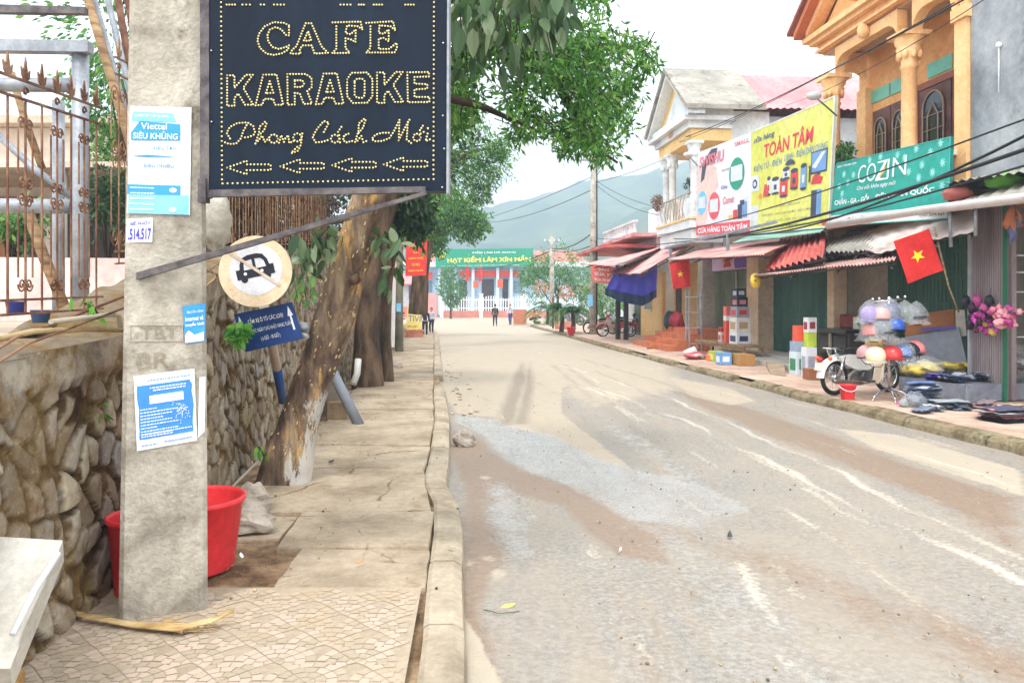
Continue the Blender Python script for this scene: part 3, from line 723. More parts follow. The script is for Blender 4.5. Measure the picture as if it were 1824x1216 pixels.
# top ledge: rough strip going back
vs = []; n0 = len(mb.v)
for k, Y in enumerate(sy[::3]):
    for j in range(5):
        f = j/4; vs.append((-1.77-.1*Y-.10+.04-f*.62, Y, wtop(Y)-.02+(.05*mnoise.noise(Vector((Y*3,f*2,0))) if j else 0)+.05*f))
nn_ = len(sy[::3]); mb.add(vs, [(k*5+j, (k+1)*5+j, (k+1)*5+j+1, k*5+j+1) for k in range(nn_-1) for j in range(4)], True)
for k, v in (('tone',.3),('joint',.6),('moss',1)): at[k] += [v]*len(vs)
wall = obj('stone_wall', mb, M['stone'], None, (WX(1.5),1.5,0), at)
tag(wall, 'mossy rubble stone retaining wall along the left pavement', 'wall')
mb = MB()
vs = []
for Y in np.arange(1, 50, 1.5): vs += [(WX(Y)-.50, Y, wtop(Y)-.03), (WX(Y)-.95, Y, 1.46), (WX(Y)-45, Y, 1.45)]
mb.add(vs, [(3*i+j, 3*i+j+3, 3*i+j+4, 3*i+j+1) for i in range(len(vs)//3-1) for j in range(2)])
struct('terrace_ground', mb, nmat('terrace_earth', [srgb(150,132,112), srgb(184,166,146)], .8, 1, .3))
# ============================================================ FENCE ON THE WALL
def spiral(mb, c, ax, az, r, turns, a0, sgn=1, rad=.006):
    pts = []
    for i in range(20):
        f = i/19; a = a0+sgn*f*turns*2*math.pi; q = r*(1-f*.82)
        pts.append(Vector(c)+ax*(q*math.cos(a))+az*(q*math.sin(a)))
    mb.tube(pts, rad, 5, False)
def fence(Y0, Y1, z0a, z0b, z1a, z1b, label, step, off, spear=True, thick=1, mats=None):
    u = (Vector((WX(Y1),Y1,0))-Vector((WX(Y0),Y0,0))); Ln = u.length; u.normalize(); zv = Vector((0,0,1))
    o0 = Vector((WX(Y0)-off, Y0, 0)); mt = mats or M['rust']
    t = thing('iron_fence', label, 'fence', tuple(o0+zv*z0a))
    def at(s, f): return o0+u*s+zv*((z0a+(z0b-z0a)*s/Ln)*(1-f)+(z1a+(z1b-z1a)*s/Ln)*f)
    rails = MB()
    for f in (0,.06,.92,1): rails.tube([at(0,f), at(Ln/2,f)+zv*.008, at(Ln,f)], .011*thick, 4)
    obj('rails', rails, mt, t)
    bars = MB(); sc = MB(); sp = MB(); s = .06; k = 0
    while s < Ln:
        h = at(s,1).z-at(s,0).z
        bars.tube([at(s,0), at(s,.92)], .0075*thick, 4)
        if k % 2 == 0:
            for sg in (-1,1):
                a = at(s,0)+zv*h*.10
                pts = [at(s+sg*step*.42,0)+zv*h*q for q in (.16,.40,.46)]
                sc.tube(pts, .006*thick, 4)
                spiral(sc, at(s+sg*step*.22,0)+zv*h*.13, u*sg, zv, step*.22, 1.6, 0, -1, .006*thick)
                spiral(sc, at(s+sg*step*.22,0)+zv*h*.49, u*sg, zv, step*.22, 1.6, 0, 1, .006*thick)
                sc.tube([at(s+sg*step*.42,0)+zv*h*q for q in (.60,.80)], .006*thick, 4)
                spiral(sc, at(s+sg*step*.22,0)+zv*h*.57, u*sg, zv, step*.2, 1.5, 0, -1, .006*thick)
                spiral(sc, at(s+sg*step*.22,0)+zv*h*.82, u*sg, zv, step*.2, 1.5, 0, 1, .006*thick)
            spiral(sc, at(s,.96), u, zv, .028, 1, 0, 1, .006)
        if spear:
            p = at(s,1)
            for a_, l_ in ((0,.13),(-.55,.085),(.55,.085)):
                d = (zv*math.cos(a_)+u*math.sin(a_)); n_ = u.cross(zv)
                w_ = u*math.cos(a_)-zv*math.sin(a_)
                pts = [p, p+d*l_*.5+w_*.016, p+d*l_, p+d*l_*.5-w_*.016]
                sp.prism([q-n_*.004 for q in pts], n_*.008)
        s += step; k += 1
    obj('bars', bars, mt, t); obj('scrollwork', sc, mt, t)
    if spear: obj('spearheads', sp, mt, t)
    return t
fence(2.6, 4.95, 1.60, 1.66, 2.66, 2.90, 'rusty ornamental fence with scrolls and spearheads left of the concrete pole', .17, .28, True, .8)
fence(5.2, 15.5, 1.95, 2.75, 3.3, 4.3, 'long rusty barred fence on the wall under the karaoke sign', .30, .30, True, .75, nmat('light_rust', [srgb(100,70,50), srgb(140,102,74), srgb(160,128,98)], 6, .8, .4, 60))
# loose pipes lying along the ledge
def single_tube(name, pts, r, mat, label, cat, n=8, group=None):
    mb = MB(); mb.tube(pts, r, n); o = obj(name, mb, mat, None, tuple(pts[0])); tag(o, label, cat, group); return o
single_tube('iron_pipe', [P(-60,655,3.3), P(30,600,3.5), P(100,575,3.9), P(222,527,4.4)], .008, M['rust'], 'thin bent rod leaning along the mossy wall top left of the pole', 'rod')
single_tube('bamboo_pole', [P(-30,610,3.4), P(60,590,3.6), P(150,586,4.1), P(222,588,4.35)], .014, nmat('bamboo', [srgb(140,118,82), srgb(178,154,112)], 5, .8, .2), 'thick brown bamboo pole lying on the mossy wall ledge', 'pole')
single_tube('plastic_pipe', [P(90,573,3.8), P(150,566,4.05), P(200,560,4.3), P(212,563,4.34), P(214,585,4.34)], .013, paint(170,160,142,.6,.15), 'pale pipe with an elbow on the wall ledge beside the pole', 'pipe')
single_tube('rusty_rod', [P(-40,668,3.25), P(50,612,3.5), P(120,586,3.9), P(222,548,4.4)], .006, M['rust'], 'second thin rusty rod crossing the bamboo on the ledge', 'rod')

# ---- the yard behind the fence at left
def simple_box_obj(name, parent, mat, lo, hi, fn=None, bevel=0):
    mb = MB(); mb.box(lo, hi, fn); return obj(name, mb, mat, parent, bevel=bevel)
pinkw = nmat('pink_plaster', [srgb(206,176,170), srgb(226,198,190), srgb(232,208,200)], .8, .9, .1)
mb = MB(); a, b = P(-420,455,9.5), P(250,460,10.5)
mb.hexa([(a.x,a.y,1.2),(b.x,b.y,1.2),(b.x,b.y+.2,1.2),(a.x,a.y+.2,1.2)], [(a.x,a.y,a.z),(b.x,b.y,b.z),(b.x,b.y+.2,b.z),(a.x,a.y+.2,a.z)])
tag(obj('pink_wall', mb, pinkw, None), 'low pale pink plaster wall seen through the left iron fence', 'wall')
t = thing('steel_canopy_frame', 'grey steel pipe frame with big round post behind the left fence', 'frame', tuple(P(143,565,6.2)))
mb = MB(); mb.tube([P(143,600,6.2), P(143,78,6.2)], .062, 14); obj('post', mb, M['galv'], t)
mb = MB(); mb.tube([P(104,600,7.4), P(104,180,7.4)], .055, 12); obj('post', mb, M['galv'], t)
mb = MB(); mb.tube([P(-120,150,6.2), P(130,152,6.2)], .055, 12); obj('beam', mb, M['galv'], t)
mb = MB(); mb.tube([P(-120,365,6.25), P(130,368,6.25)], .058, 12); obj('beam', mb, M['galv'], t)
mb = MB(); mb.board = None
Quad(P(-140,88,6.1), P(156,92,6.1), P(156,72,6.1), P(-140,66,6.1)).board(mb, .09); obj('top_rail', mb, M['galv'], t)
mb = MB(); Quad(P(-140,20,6.3), P(150,24,6.3), P(150,12,6.3), P(-140,4,6.3)).board(mb, .06); obj('top_rail', mb, M['dark_steel'], t)
mb = MB(); mb.tube([P(-20,225,6.4), P(60,300,6.4), P(128,352,6.4)], .028, 8); obj('brace', mb, M['galv'], t)
for i, (x0, y0, x1, y1, r, mt) in enumerate(((148,-30,230,250,.035,'wood'),(160,-30,222,190,.022,'galv'),(185,-30,232,170,.026,'galv'),(205,-30,236,150,.03,'rust'),(222,-30,244,110,.025,'rust'))):
    single_tube('slanting_pole', [P(x0,y0,6.6+.1*i), P(x1,y1,6.6+.1*i), P(x1+(x1-x0)*1.5,y1+(y1-y0)*1.5,6.6+.1*i)], r, M[mt],
      ['broad brown plank leaning behind the concrete pole','thin silvery pole leaning beside the broad plank','second silvery pole in the leaning bundle','rusty pole leaning nearest the concrete pole but one','rusty pole leaning closest behind the concrete pole'][i], 'pole', 8)
for i, (x0,y0,x1,y1,r) in enumerate(((20,130,75,300,.03),(40,350,120,560,.045))):
    single_tube('leaning_timber', [P(x0,y0,6.9), P((x0+x1)/2-3,(y0+y1)/2,6.9), P(x1,y1,6.9)], r, M['wood'], ['curved timber leaning behind the upper left fence','stout brown timber leaning low behind the left fence'][i], 'timber')
# house behind
hb = thing('veranda_house', 'pale house with tin eaves and dark veranda behind the left fence', 'house', tuple(P(60,500,16)))
mb = MB(); a, b = P(-500,465,16), P(330,465,16); mb.box((a.x, 16, 1.5), (b.x, 24, 5.2)); obj('wall', mb, nmat('cream_plaster', [srgb(206,188,172), srgb(230,216,202)], .5, .9, .1), hb)
mb = MB(); mb.box((a.x, 13.6, 4.0), (b.x, 16.1, 4.1)); mb.box((a.x-.3,15.6,5.21),(b.x+.3,24.5,5.36)); obj('roof', mb, nmat('roof_tin', [srgb(178,160,140), srgb(206,190,172)], 1, .8, .2), hb)
for i in range(4):
    x = P(-200+i*150,400,15.9).x; mb = MB(); mb.box((x,15.9,1.5),(x+1.3,15.98,3.7)); w_ = obj('doorway', mb, paint(62,50,46), hb)
    mb = MB(); mb.box((x+.58,15.86,1.5),(x+.68,15.895,3.7)); mb.box((x-.06,15.86,3.7),(x+1.36,15.95,3.8)); obj('frame', mb, paint(150,96,60), w_)
for i,x in enumerate((-200,-60,110,240)):
    mb = MB(); q = P(x,400,13.8); mb.tube([(q.x,13.8,1.5),(q.x,13.8,4.0)], .09, 10); obj('column', mb, paint(200,190,178), hb)
mb = MB(); mb.box((P(40,0,13).x,12.9,1.5),(P(60,0,13).x,13.1,2.0)); 
# potted plants and blue drum on terrace
for i,(px,py,c,lb) in enumerate(((28,560,(60,70,150),'dark blue plastic pot on the terrace behind the fence'),(72,575,(70,96,140),'blue bucket standing on the terrace behind the timber'))):
    mb = MB(); p = P(px,py,4.6); mb.lathe([(.0,0),(.07,0),(.09,.12),(.1,.125),(.085,.12),(.07,.02),(0,.02)], Matrix.Translation(p) @ Matrix.Scale(.6,4), 16); tag(obj('plant_pot', mb, paint(*c), None, tuple(p)), lb, 'pot')
def bush(name, label, c, r, n, size, lm, cat='bush', seed=1, big=False, stems=5, aspect=.42, k=9, droop=.2, group=None, stem_m=None):
    c = Vector(c); t = thing(name, label, cat, tuple(c), group); r3 = r if isinstance(r,(tuple,list)) else (r,r,r)
    rr = random.Random(seed); cl = []
    mb = MB()
    for i in range(k):
        a = rr.uniform(0,6.28); q = rr.uniform(.1,.75); p = c+Vector((math.cos(a)*q*r3[0], math.sin(a)*q*r3[1], r3[2]*rr.uniform(.5,1.6)))
        cl.append((p.x,p.y,p.z,min(r3)*rr.uniform(.3,.5)))
        mb.tube([c+Vector((math.cos(a)*.02,math.sin(a)*.02,-.03)), c.lerp(p,.5)+Vector((0,0,.1*r3[2])), p], [.02*r3[0]+.004,.01*r3[0]+.003,.003], 5)
    obj('stems', mb, stem_m or M['branch'], t)
    pt, ow = clump_points(cl, n/k, seed); lb, tone = leaves_mb(pt, size, aspect, ow, droop, big, seed)
    obj('foliage', lb, lm, t, attrs={'tone': tone}); return t
bush('garden_shrub', 'green shrub behind the pink wall at far left', P(20,470,11.5), (.9,.5,.5), 900, .11, M['leaf_mid'], seed=4)
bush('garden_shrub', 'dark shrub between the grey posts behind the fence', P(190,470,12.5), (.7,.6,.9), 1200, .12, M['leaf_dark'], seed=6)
tree('yard_tree', 'leafy green tree in the yard behind the slanting poles', (P(215,500,15).x, 15, 1.5), None, .14, [(P(225,60,13).x,13,6.2,1.3),(P(200,160,14).x,14,5.2,.8),(P(250,10,13).x,13,7.4,1.4),(P(215,300,15).x,15,4.2,.7)], 1500, .14, M['leaf_mid'], seed=8)
# hedge and dark tangle on the terrace above the wall, behind the long fence
mb = MB()
rr = random.Random(8)
pts = []; 
for i in range(40):
    Y = rr.uniform(12, 26); pts.append((WX(Y)-rr.uniform(.8,2.0), Y, wtop(Y)+rr.uniform(.2,2.4), rr.uniform(.35,.7)))
pt, ow = clump_points(pts, 420, 12); lb, tone = leaves_mb(pt, .11, .5, ow, .4, False, 12)
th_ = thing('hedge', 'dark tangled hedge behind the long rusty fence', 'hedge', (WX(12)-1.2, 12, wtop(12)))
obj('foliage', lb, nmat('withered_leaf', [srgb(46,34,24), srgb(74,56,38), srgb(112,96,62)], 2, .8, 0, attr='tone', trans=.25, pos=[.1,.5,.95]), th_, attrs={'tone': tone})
for i in range(26):
    Y = 12+i*.5; x = WX(Y)-1.3; mb.tube([(x,Y,wtop(Y)-.1),(x+rr.uniform(-.4,.3),Y+rr.uniform(-.3,.3),wtop(Y)+1.2),(x+rr.uniform(-.6,.5),Y+rr.uniform(-.5,.5),wtop(Y)+2.6)], [.035,.025,.01], 5)
obj('stems', mb, M['bark2'], th_)
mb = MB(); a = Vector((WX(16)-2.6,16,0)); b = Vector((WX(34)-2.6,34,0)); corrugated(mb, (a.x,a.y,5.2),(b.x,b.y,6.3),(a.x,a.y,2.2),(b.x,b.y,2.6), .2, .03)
tag(obj('shade_screen', mb, nmat('thicket_shade', [srgb(30,20,16), srgb(46,30,24), srgb(66,44,32)], 1.4, .85, .3, stretch=(1,1,.4)), None), 'corrugated screen coloured dark for the thicket shade behind hedge and long fence', 'screen')  # screen colour darkened to stand for the shaded thicket behind the fence
mb = MB(); p = P(385,395,6.0); mb.blob(p, (.12,.1,.22), .25, 2.4, 3, 18, 14)
tag(obj('plastic_sack', mb, nmat('white_sack', [srgb(150,142,128), srgb(190,184,170)], 6, .6, .5, 20), None), 'dusty white plastic sack hung on the long fence by the pole', 'sack')

# ============================================================ CONCRETE POLE WITH POSTERS
PY_ = 4.0; base = Vector((-1.75, PY_, .12)); rot = math.atan2(1.75, PY_)*.92
e1 = Vector((math.cos(rot), math.sin(rot), 0)); e2 = Vector((-math.sin(rot), math.cos(rot), 0))   # along face / away from the viewer
pole = thing('concrete_pole', 'big square concrete utility pole with posters in the left foreground', 'utility pole', tuple(base))
def pole_w(z): return .207-.010*(z-.12)
mb = MB(); zs = [.0,.3,.8,1.24,1.27,1.60,1.66,2.4,3.2,4.4,6,8.5]; vs = []
for z in zs:
    w_ = pole_w(z); d = .14-.006*z; c = base.copy(); c.z = 0; c += e2*.14; c += e1*(.006*z)
    k = .022
    for a, b in ((-w_,-d+k),(-w_+k,-d),(w_-k,-d),(w_,-d+k),(w_,d),(-w_,d)): vs.append(c+e1*a+e2*b+Vector((0,0,z)))
mb.add(vs, [(i*6+j, i*6+(j+1)%6, (i+1)*6+(j+1)%6, (i+1)*6+j) for i in range(len(zs)-1) for j in range(6)]+[tuple(reversed(range(6))), tuple((len(zs)-1)*6+j for j in range(6))], False)
obj('shaft', mb, M['concrete'], pole)
def face(px, py, d=.0):      # point on the pole's front face under a given picture point
    z = 1.5; c0 = base.copy(); c0.z = 0; c0 = c0+e2*(.14-(.14-.009))
    dirn = Vector(((px-CX)/F, 1, -(py-HOR)/F)); o = Vector((0,0,H)); 
    t = (c0-o).dot(e2)/dirn.dot(e2); p = o+dirn*t; dd = (.14-.006*p.z); c1 = base.copy(); c1.z = 0; c1 = c1+e2*(.14-dd-.004)
    t = (c1-o).dot(e2)/dirn.dot(e2); return o+dirn*t - e2*d
def fquad(bl, br, tr, tl, d=.0): return Quad(face(*bl,d), face(*br,d), face(*tr,d), face(*tl,d))
pw = nmat('poster_paper', [srgb(222,226,230), srgb(236,238,240)], 2, .6, .15, 9)
skyb, skyl, wht = paint(58,150,214,.6), paint(130,196,232,.6), paint(238,240,242,.6)
def curled_poster(q, parent, mat, label, name='poster'):
    n = 10; mb = MB(); vs = []
    for j in range(n+1):
        for i in range(n+1):
            u, v = i/n, j/n; vs.append(q.pt(u, v, .0015+.004*abs(2*u-1)**6+.0015*mnoise.noise(Vector((u*5,v*5,1)))+(.006*max(0,(u-.85)/.15)*max(0,(v-.8)/.2))))
    mb.add(vs, [(j*(n+1)+i, j*(n+1)+i+1, (j+1)*(n+1)+i+1, (j+1)*(n+1)+i) for j in range(n) for i in range(n)], True)
    o = obj(name, mb, mat, parent); o['label'] = label; return o
# lower blue notice
q = fquad((244,803),(351,784),(346,656),(238,670))
po = curled_poster(q, pole, pw, 'blue and white notice with a blank white box, lowest on the pole')
flat_on(q, po, paint(64,136,220,.6), [rect(.03,.14,.97,.86)], 'print')
mb = MB(); q.poly(mb, rect(.24,.60,.80,.71), .0072); 
for i in range(3): scribble(q, mb, .3 if i else .2, .90-.0*i, .9, 0, .016, 3) if i == 0 else scribble(q, mb, .2+.05*i, .84-.035*i, .85, 0, .014, i, .0068)
for i in range(9): scribble(q, mb, .08, .53-.042*i, (.6 if i % 3 else .35)+.1*(i % 2), 0, .012, i+9, .0068)
scribble(q, mb, .08,.20,.92,0,.013,40,.0068); scribble(q, mb, .08,.165,.6,0,.013,41,.0068)
rr2 = random.Random(4)
for i in range(60):
    u, v = rr2.gauss(.75,.07), rr2.gauss(.45,.07); q.poly(mb, rect(u,v,u+.012,v+.012), .0068)
obj('small_print', mb, wht, po)
mb = MB(); scribble(q, mb, .22,.91,.92,0,.016,3,.0068); scribble(q, mb, .08,.05,.35,0,.012,5,.0068); scribble(q, mb, .45,.06,.92,0,.012,6,.0068); obj('heading', mb, paint(110,140,190), po)
# big upper poster
q = fquad((226,380),(338,383),(341,192),(232,189))
po = curled_poster(q, pole, pw, 'large light blue and white poster at the top of the pole')
flat_on(q, po, skyl, [[(.02,.86),(.75,.86),(.70,.94),(.05,.95)], rect(.0,.0,1,.10), rect(.0,.10,1,.18)], 'print', .005)
flat_on(q, po, skyb, [[(.03,.68),(.82,.69),(.82,.84),(.16,.86),(.02,.75)], rect(.0,.18,.84,.27), [(.06,.535),(.3,.55),(.75,.535),(.3,.528)]], 'print', .0062)
text_on(q, (.18,.785,.60,.845), 'Viettel', wht, po, .01, 0, .008); text_on(q, (.06,.695,.78,.77), 'SIÊU KHỦNG', wht, po, .015, 0, .008)
text_on(q, (.38,.595,.76,.645), 'siêu lớn', skyb, po, .0, 0, .007); text_on(q, (.24,.43,.72,.49), 'siêu nhiều', paint(60,120,190,.6), po, .0, 0, .007)
text_on(q, (.08,.895,.62,.93), 'INTERNET CÁP QUANG', wht, po, .01, 0, .007)
mb = MB()
for i in range(5): scribble(q, mb, .04, .235-.05*i, .42, 0, .010, i, .0078)
q.ell(mb, .72, .225, .06, .022, .0078); q.ell(mb, .72, .045, .06, .022, .0078); obj('small_print', mb, wht, po)
# phone sticker
q = fquad((225,432),(271,431),(272,388),(226,390), -.0003)
po = curled_poster(q, pole, pw, 'small white sticker with a purple phone number')
pur = paint(74,62,190,.6); text_on(q, (.14,.72,.92,.90), 'BỂ PHỐT', pur, po, .02, 0, .006); text_on(q, (.06,.1,.95,.58), '.514.517', pur, po, .03, 0, .006)
# torn blue sticker
q = fquad((330,612),(364,608),(366,540),(325,545), -.0005)
po = curled_poster(q, pole, skyb, 'torn blue internet sticker on the right edge of the pole')
flat_on(q, po, wht, [[(.0,.02),(.95,.03),(.95,.26),(.5,.2),(.2,.34),(0,.2)]], 'torn_edge', .005)
text_on(q, (.08,.58,.92,.70), 'Internet và', wht, po, .02, 0, .0065); text_on(q, (.06,.42,.95,.55), 'truyền hình', wht, po, .02, 0, .0065); text_on(q, (.15,.78,.9,.88), 'TRUYỀN HÌNH', wht, po, .0, 0, .0065)
q = fquad((352,780),(364,768),(366,670),(355,672), -.0005); curled_poster(q, pole, wht, 'torn strip of white paper beside the lower notice')
# cast letters and recessed plate
mb = MB(); q = fquad((230,608),(326,608),(326,578),(230,578), -.001)
q.frame(mb, .02, .06, .01, .004); obj('cast_plate', mb, M['concrete'], pole)
dk = nmat('shadowed_relief', [srgb(132,120,102), srgb(150,138,120)], 6, .95, .2)
text_on(q, (.2,.15,.9,.85), 'TBT', dk, pole, 0, 0, .003, 'cast_letters')
q = fquad((244,660),(302,655),(302,624),(244,628), -.001); text_on(q, (.02,.05,.98,.95), 'BR', dk, pole, -.005, 0, .004, 'cast_letters')

# ============================================================ KARAOKE SIGN ON THE POLE
SY = 4.02
sg = thing('karaoke_sign', 'dark blue sign reading CAFE KARAOKE in dotted lights fixed to the pole', 'sign', tuple(P(585,345,SY)))
q = Quad(P(374,345,SY), P(795,340,SY+.01), P(797,-170,SY+.01), P(372,-170,SY))
navy = nmat('navy_panel', [srgb(10,20,36), srgb(16,30,46), srgb(24,40,58)], 1.2, .5, .05, stretch=(1,1,.3), spec=.15)
mb = MB(); q.board(mb, .10, 0,0,1,1,0); obj('panel', mb, navy, sg)
mb = MB(); Quad(P(795,345,SY-.004),P(799,345,SY-.004),P(801,-170,SY-.004),P(797,-170,SY-.004)).board(mb,.112); obj('edge_trim', mb, M['galv'], sg)
mb = MB(); Quad(P(356,352,SY-.006),P(372,352,SY-.006),P(372,-170,SY-.006),P(356,-170,SY-.006)).board(mb,.05)
Quad(P(352,360,SY-.02),P(366,360,SY-.02),P(366,318,SY-.02),P(352,318,SY-.02)).board(mb,.06)
Quad(P(372,351,SY-.016),P(758,342,SY-.012),P(758,332,SY-.012),P(372,338,SY-.016)).board(mb,.03)
obj('angle_frame', mb, M['dark_steel'], sg)
a, b = face(243,492,.02), P(760,343,SY-.035)
mb = MB(); d = Vector((0,0,.026)); mb.hexa([a-d*.7, b-d*.35, b-d*.35+Vector((0,.03,0)), a-d*.7+Vector((0,.03,0))], [a+d*.7, b+d*.35, b+d*.35+Vector((0,.03,0)), a+d*.7+Vector((0,.03,0))])
obj('stay_bar', mb, M['dark_steel'], sg)
ledm = nmat('led_dome', [srgb(226,202,120), srgb(244,230,170)], 30, .35, 0, spec=.6)
def zp(x, y): return P(340+x*.2961, y*.2961, SY-.003)
def dots(mb, pts, step=17.5):
    pts = [Vector((a, b, 0)) for a, b in pts]; acc = 0
    tot = sum((b-a).length for a, b in zip(pts[:-1], pts[1:])); n = max(1, round(tot/step)); st = tot/n; nxt = 0; run = 0; k = 0
    for a, b in zip(pts[:-1], pts[1:]):
        L_ = (b-a).length
        while nxt <= run+L_+1e-6 and k <= n:
            c = a.lerp(b, min(1,(nxt-run)/L_) if L_ > 0 else 0); p = zp(c.x, c.y); r = .0053
            vs = []
            for rr_, dd in ((1,0),(.75,-.6)):
                for j in range(6): t = j*math.pi/3; vs.append(p+Vector((math.cos(t)*r*rr_, dd*r, math.sin(t)*r*rr_)))
            vs.append(p+Vector((0,-r,0)))
            mb.add(vs, [(j,(j+1)%6,6+(j+1)%6,6+j) for j in range(6)]+[(6+j,6+(j+1)%6,12) for j in range(6)], True)
            nxt += st; k += 1
        run += L_
def circ(x, y, rx, ry=None, a0=0, a1=360): ry = ry or rx; return [(x+rx*math.cos(R_(a0+(a1-a0)*i/16)), y+ry*math.sin(R_(a0+(a1-a0)*i/16))) for i in range(17)]
mb = MB()
dots(mb, [(190,1105),(1460,1078)], 30); dots(mb, [(187,1080),(178,-560)], 29); dots(mb, [(1459,1050),(1464,-560)], 29); obj('border_lights', mb, ledm, sg)
mb = MB()
for s in ([(590,155),(560,140),(500,135),(445,160),(410,205),(400,245),(415,290),(455,325),(500,333),(550,322),(585,300),(590,275)],[(575,283),(530,297),(490,285),(465,250),(460,215),(475,180),(510,165),(545,180),(570,212),(590,215),(590,165)],
  [(600,322),(610,300),(635,280),(690,142),(725,142),(785,280),(825,320),(745,325),(735,300),(728,275),(670,275),(655,300),(660,325),(615,325)],[(680,245),(705,190),(724,245),(695,247)],
  [(852,137),(1020,132),(1033,180),(1005,160),(940,155),(930,200),(960,208),(992,180),(990,255),(965,240),(930,232),(930,290),(955,320),(850,322),(875,295),(875,160)],
  [(1055,140),(1215,130),(1230,185),(1200,160),(1135,155),(1130,200),(1160,205),(1190,180),(1190,250),(1160,230),(1130,235),(1130,297),(1190,297),(1238,260),(1240,290),(1225,318),(1055,318),(1080,290),(1080,160)]):
    dots(mb, s, 17)
obj('lettering', mb, ledm, sg)
mb = MB()
K_ = [(218,455),(262,455),(262,530),(330,452),(372,452),(315,530),(375,632),(325,632),(285,565),(262,590),(262,638),(218,638),(218,455)]
A_ = [(435,452),(515,450),(555,632),(505,632),(495,597),(440,597),(430,632),(388,636),(435,452)]; Ai = [(452,560),(474,490),(496,560),(460,562)]
for s in (K_, A_, Ai, [(580,447),(690,447),(725,470),(728,525),(700,550),(728,625),(680,628),(655,565),(625,560),(625,630),(582,632),(580,447)], [(625,485),(670,485),(680,505),(668,525),(625,525),(625,490)],
  [(x+363,y-7) for x,y in A_], [(x+363,y-7) for x,y in Ai], [(940,480),(965,440),(1060,438),(1092,478),(1092,580),(1060,620),(975,622),(940,580),(940,480)], [(985,490),(1000,475),(1030,475),(1045,490),(1045,575),(1030,590),(1000,590),(985,575),(985,500)],
  [(x+902,y-17) for x,y in K_], [(1302,437),(1432,435),(1432,462),(1345,465),(1345,505),(1422,508),(1422,535),(1345,540),(1345,585),(1435,585),(1435,615),(1305,617),(1302,437)]): dots(mb, s, 17.5)
obj('lettering', mb, ledm, sg)
mb = MB()
for s in ([(385,795),(375,760),(340,738),(280,742),(235,765),(215,800),(235,835)],[(335,755),(315,790),(300,835),(270,866),(230,868),(205,858)],[(378,812),(350,826),(325,828)],
  [(445,735),(412,765),(410,800),(388,865)],[(455,745),(440,785),(420,805)],[(402,850),(428,818),(445,855),(470,830)],circ(497,836,26),[(530,860),(543,815),(560,855)],[(568,835),(585,815),(592,862),(618,850)],
  circ(640,828,24),[(670,805),(662,870),(645,908),(608,922)],[(640,885),(612,912)],[(800,795),(830,740),(800,730),(760,775),(732,825),(750,858),(790,855),(822,845)],circ(866,836,24),[(905,765),(885,795)],[(892,815),(897,858)],
  [(948,806),(922,815),(915,845),(935,858),(970,850)],[(1040,718),(1010,745),(1008,790),(988,855)],[(1050,725),(1035,770),(1010,800)],[(1002,848),(1025,818),(1038,858),(1055,850)],
  [(1190,800),(1150,800),(1110,812),(1088,838),(1105,852),(1150,850),(1195,832),(1225,785),(1255,722),(1250,845)],[(1250,845),(1285,775),(1315,722)],[(1305,735),(1298,840),(1325,862)],circ(1360,828,22),[(1395,758),(1378,785)],[(1382,805),(1400,795)],[(1424,805),(1412,850),(1438,840)],[(1425,772),(1426,774)]): dots(mb, s, 18)
obj('lettering', mb, ledm, sg)
for dx, dy in ((0,0),(320,-8),(632,-15),(942,-20)):
    mb = MB(); dots(mb, [(x+dx,y+dy) for x,y in [(218,1010),(335,968),(335,990),(480,990),(480,1024),(335,1025),(335,1050),(218,1010)]], 21); obj('arrow', mb, ledm, sg)
mb = MB()
for a_, b_ in ((215,265),(310,355),(420,440),(500,560),(900,960),(1010,1040),(1100,1150),(1290,1340)):
    dots(mb, [(a_,30),(b_,30)], 18)
obj('lettering', mb, ledm, sg)
mb = MB()
for x, y in ((125,308),(127,735),(1518,262),(1516,698),(1524,896),(1512,1128),(270,1152),(462,1156)):
    mb.sphere(zp(x,y)-Vector((0,.006,0)), .005, 8, 5)
obj('screws', mb, M['chrome'], sg)

# ============================================================ ROUND TRAFFIC SIGN + BLUE PLATE, leaning on the wall
ts = thing('no_cars_sign', 'faded round sign with a black car and blue plate leaning against the wall', 'traffic sign', tuple(P(503,712,8.3)))
mb = MB(); mb.tube([P(470,545,6.68), P(486,620,7.2), P(493,655,7.6)], .042, 12); obj('post', mb, paint(206,186,172), ts)
mb = MB(); mb.tube([P(493,655,7.6), P(504,713,8.3)], .046, 12); obj('post', mb, paint(40,76,140), ts)['label'] = 'blue painted lower end of the post'
c = P(455,483,6.45); nrm = Vector((.10,-1,.08)).normalized(); ax = nrm.cross(Vector((0,0,1))).normalized()*-1; az = nrm.cross(ax)*-1
if az.z < 0: az = -az
if ax.x < 0: ax = -ax
tilt = R_(13); ax, az = ax*math.cos(tilt)+az*math.sin(tilt), az*math.cos(tilt)-ax*math.sin(tilt)
Rs = .290
q = Quad(c-ax*Rs-az*Rs, c+ax*Rs-az*Rs, c+ax*Rs+az*Rs, c-ax*Rs+az*Rs)
mb = MB(); q.ell(mb, .5,.5,.5,.5,.0,48,.012); obj('disc', mb, nmat('faded_cream', [srgb(214,186,150), srgb(228,206,172), srgb(220,196,160)], 5, .6, .1, 30, dirt=(srgb(196,156,122), 6, .62)), ts)
mb = MB(); q.ell(mb, .51,.52,.36,.36,.003,40); obj('face', mb, nmat('faded_white', [srgb(206,204,206), srgb(222,220,222)], 5, .6, .05, dirt=(srgb(216,190,160), 4, .64)), ts)
ink = paint(30,30,44,.6)
mb = MB(); q.poly(mb, [(.24,.42),(.76,.42),(.76,.56),(.70,.56),(.70,.54),(.30,.54),(.30,.56),(.24,.56)], .006)
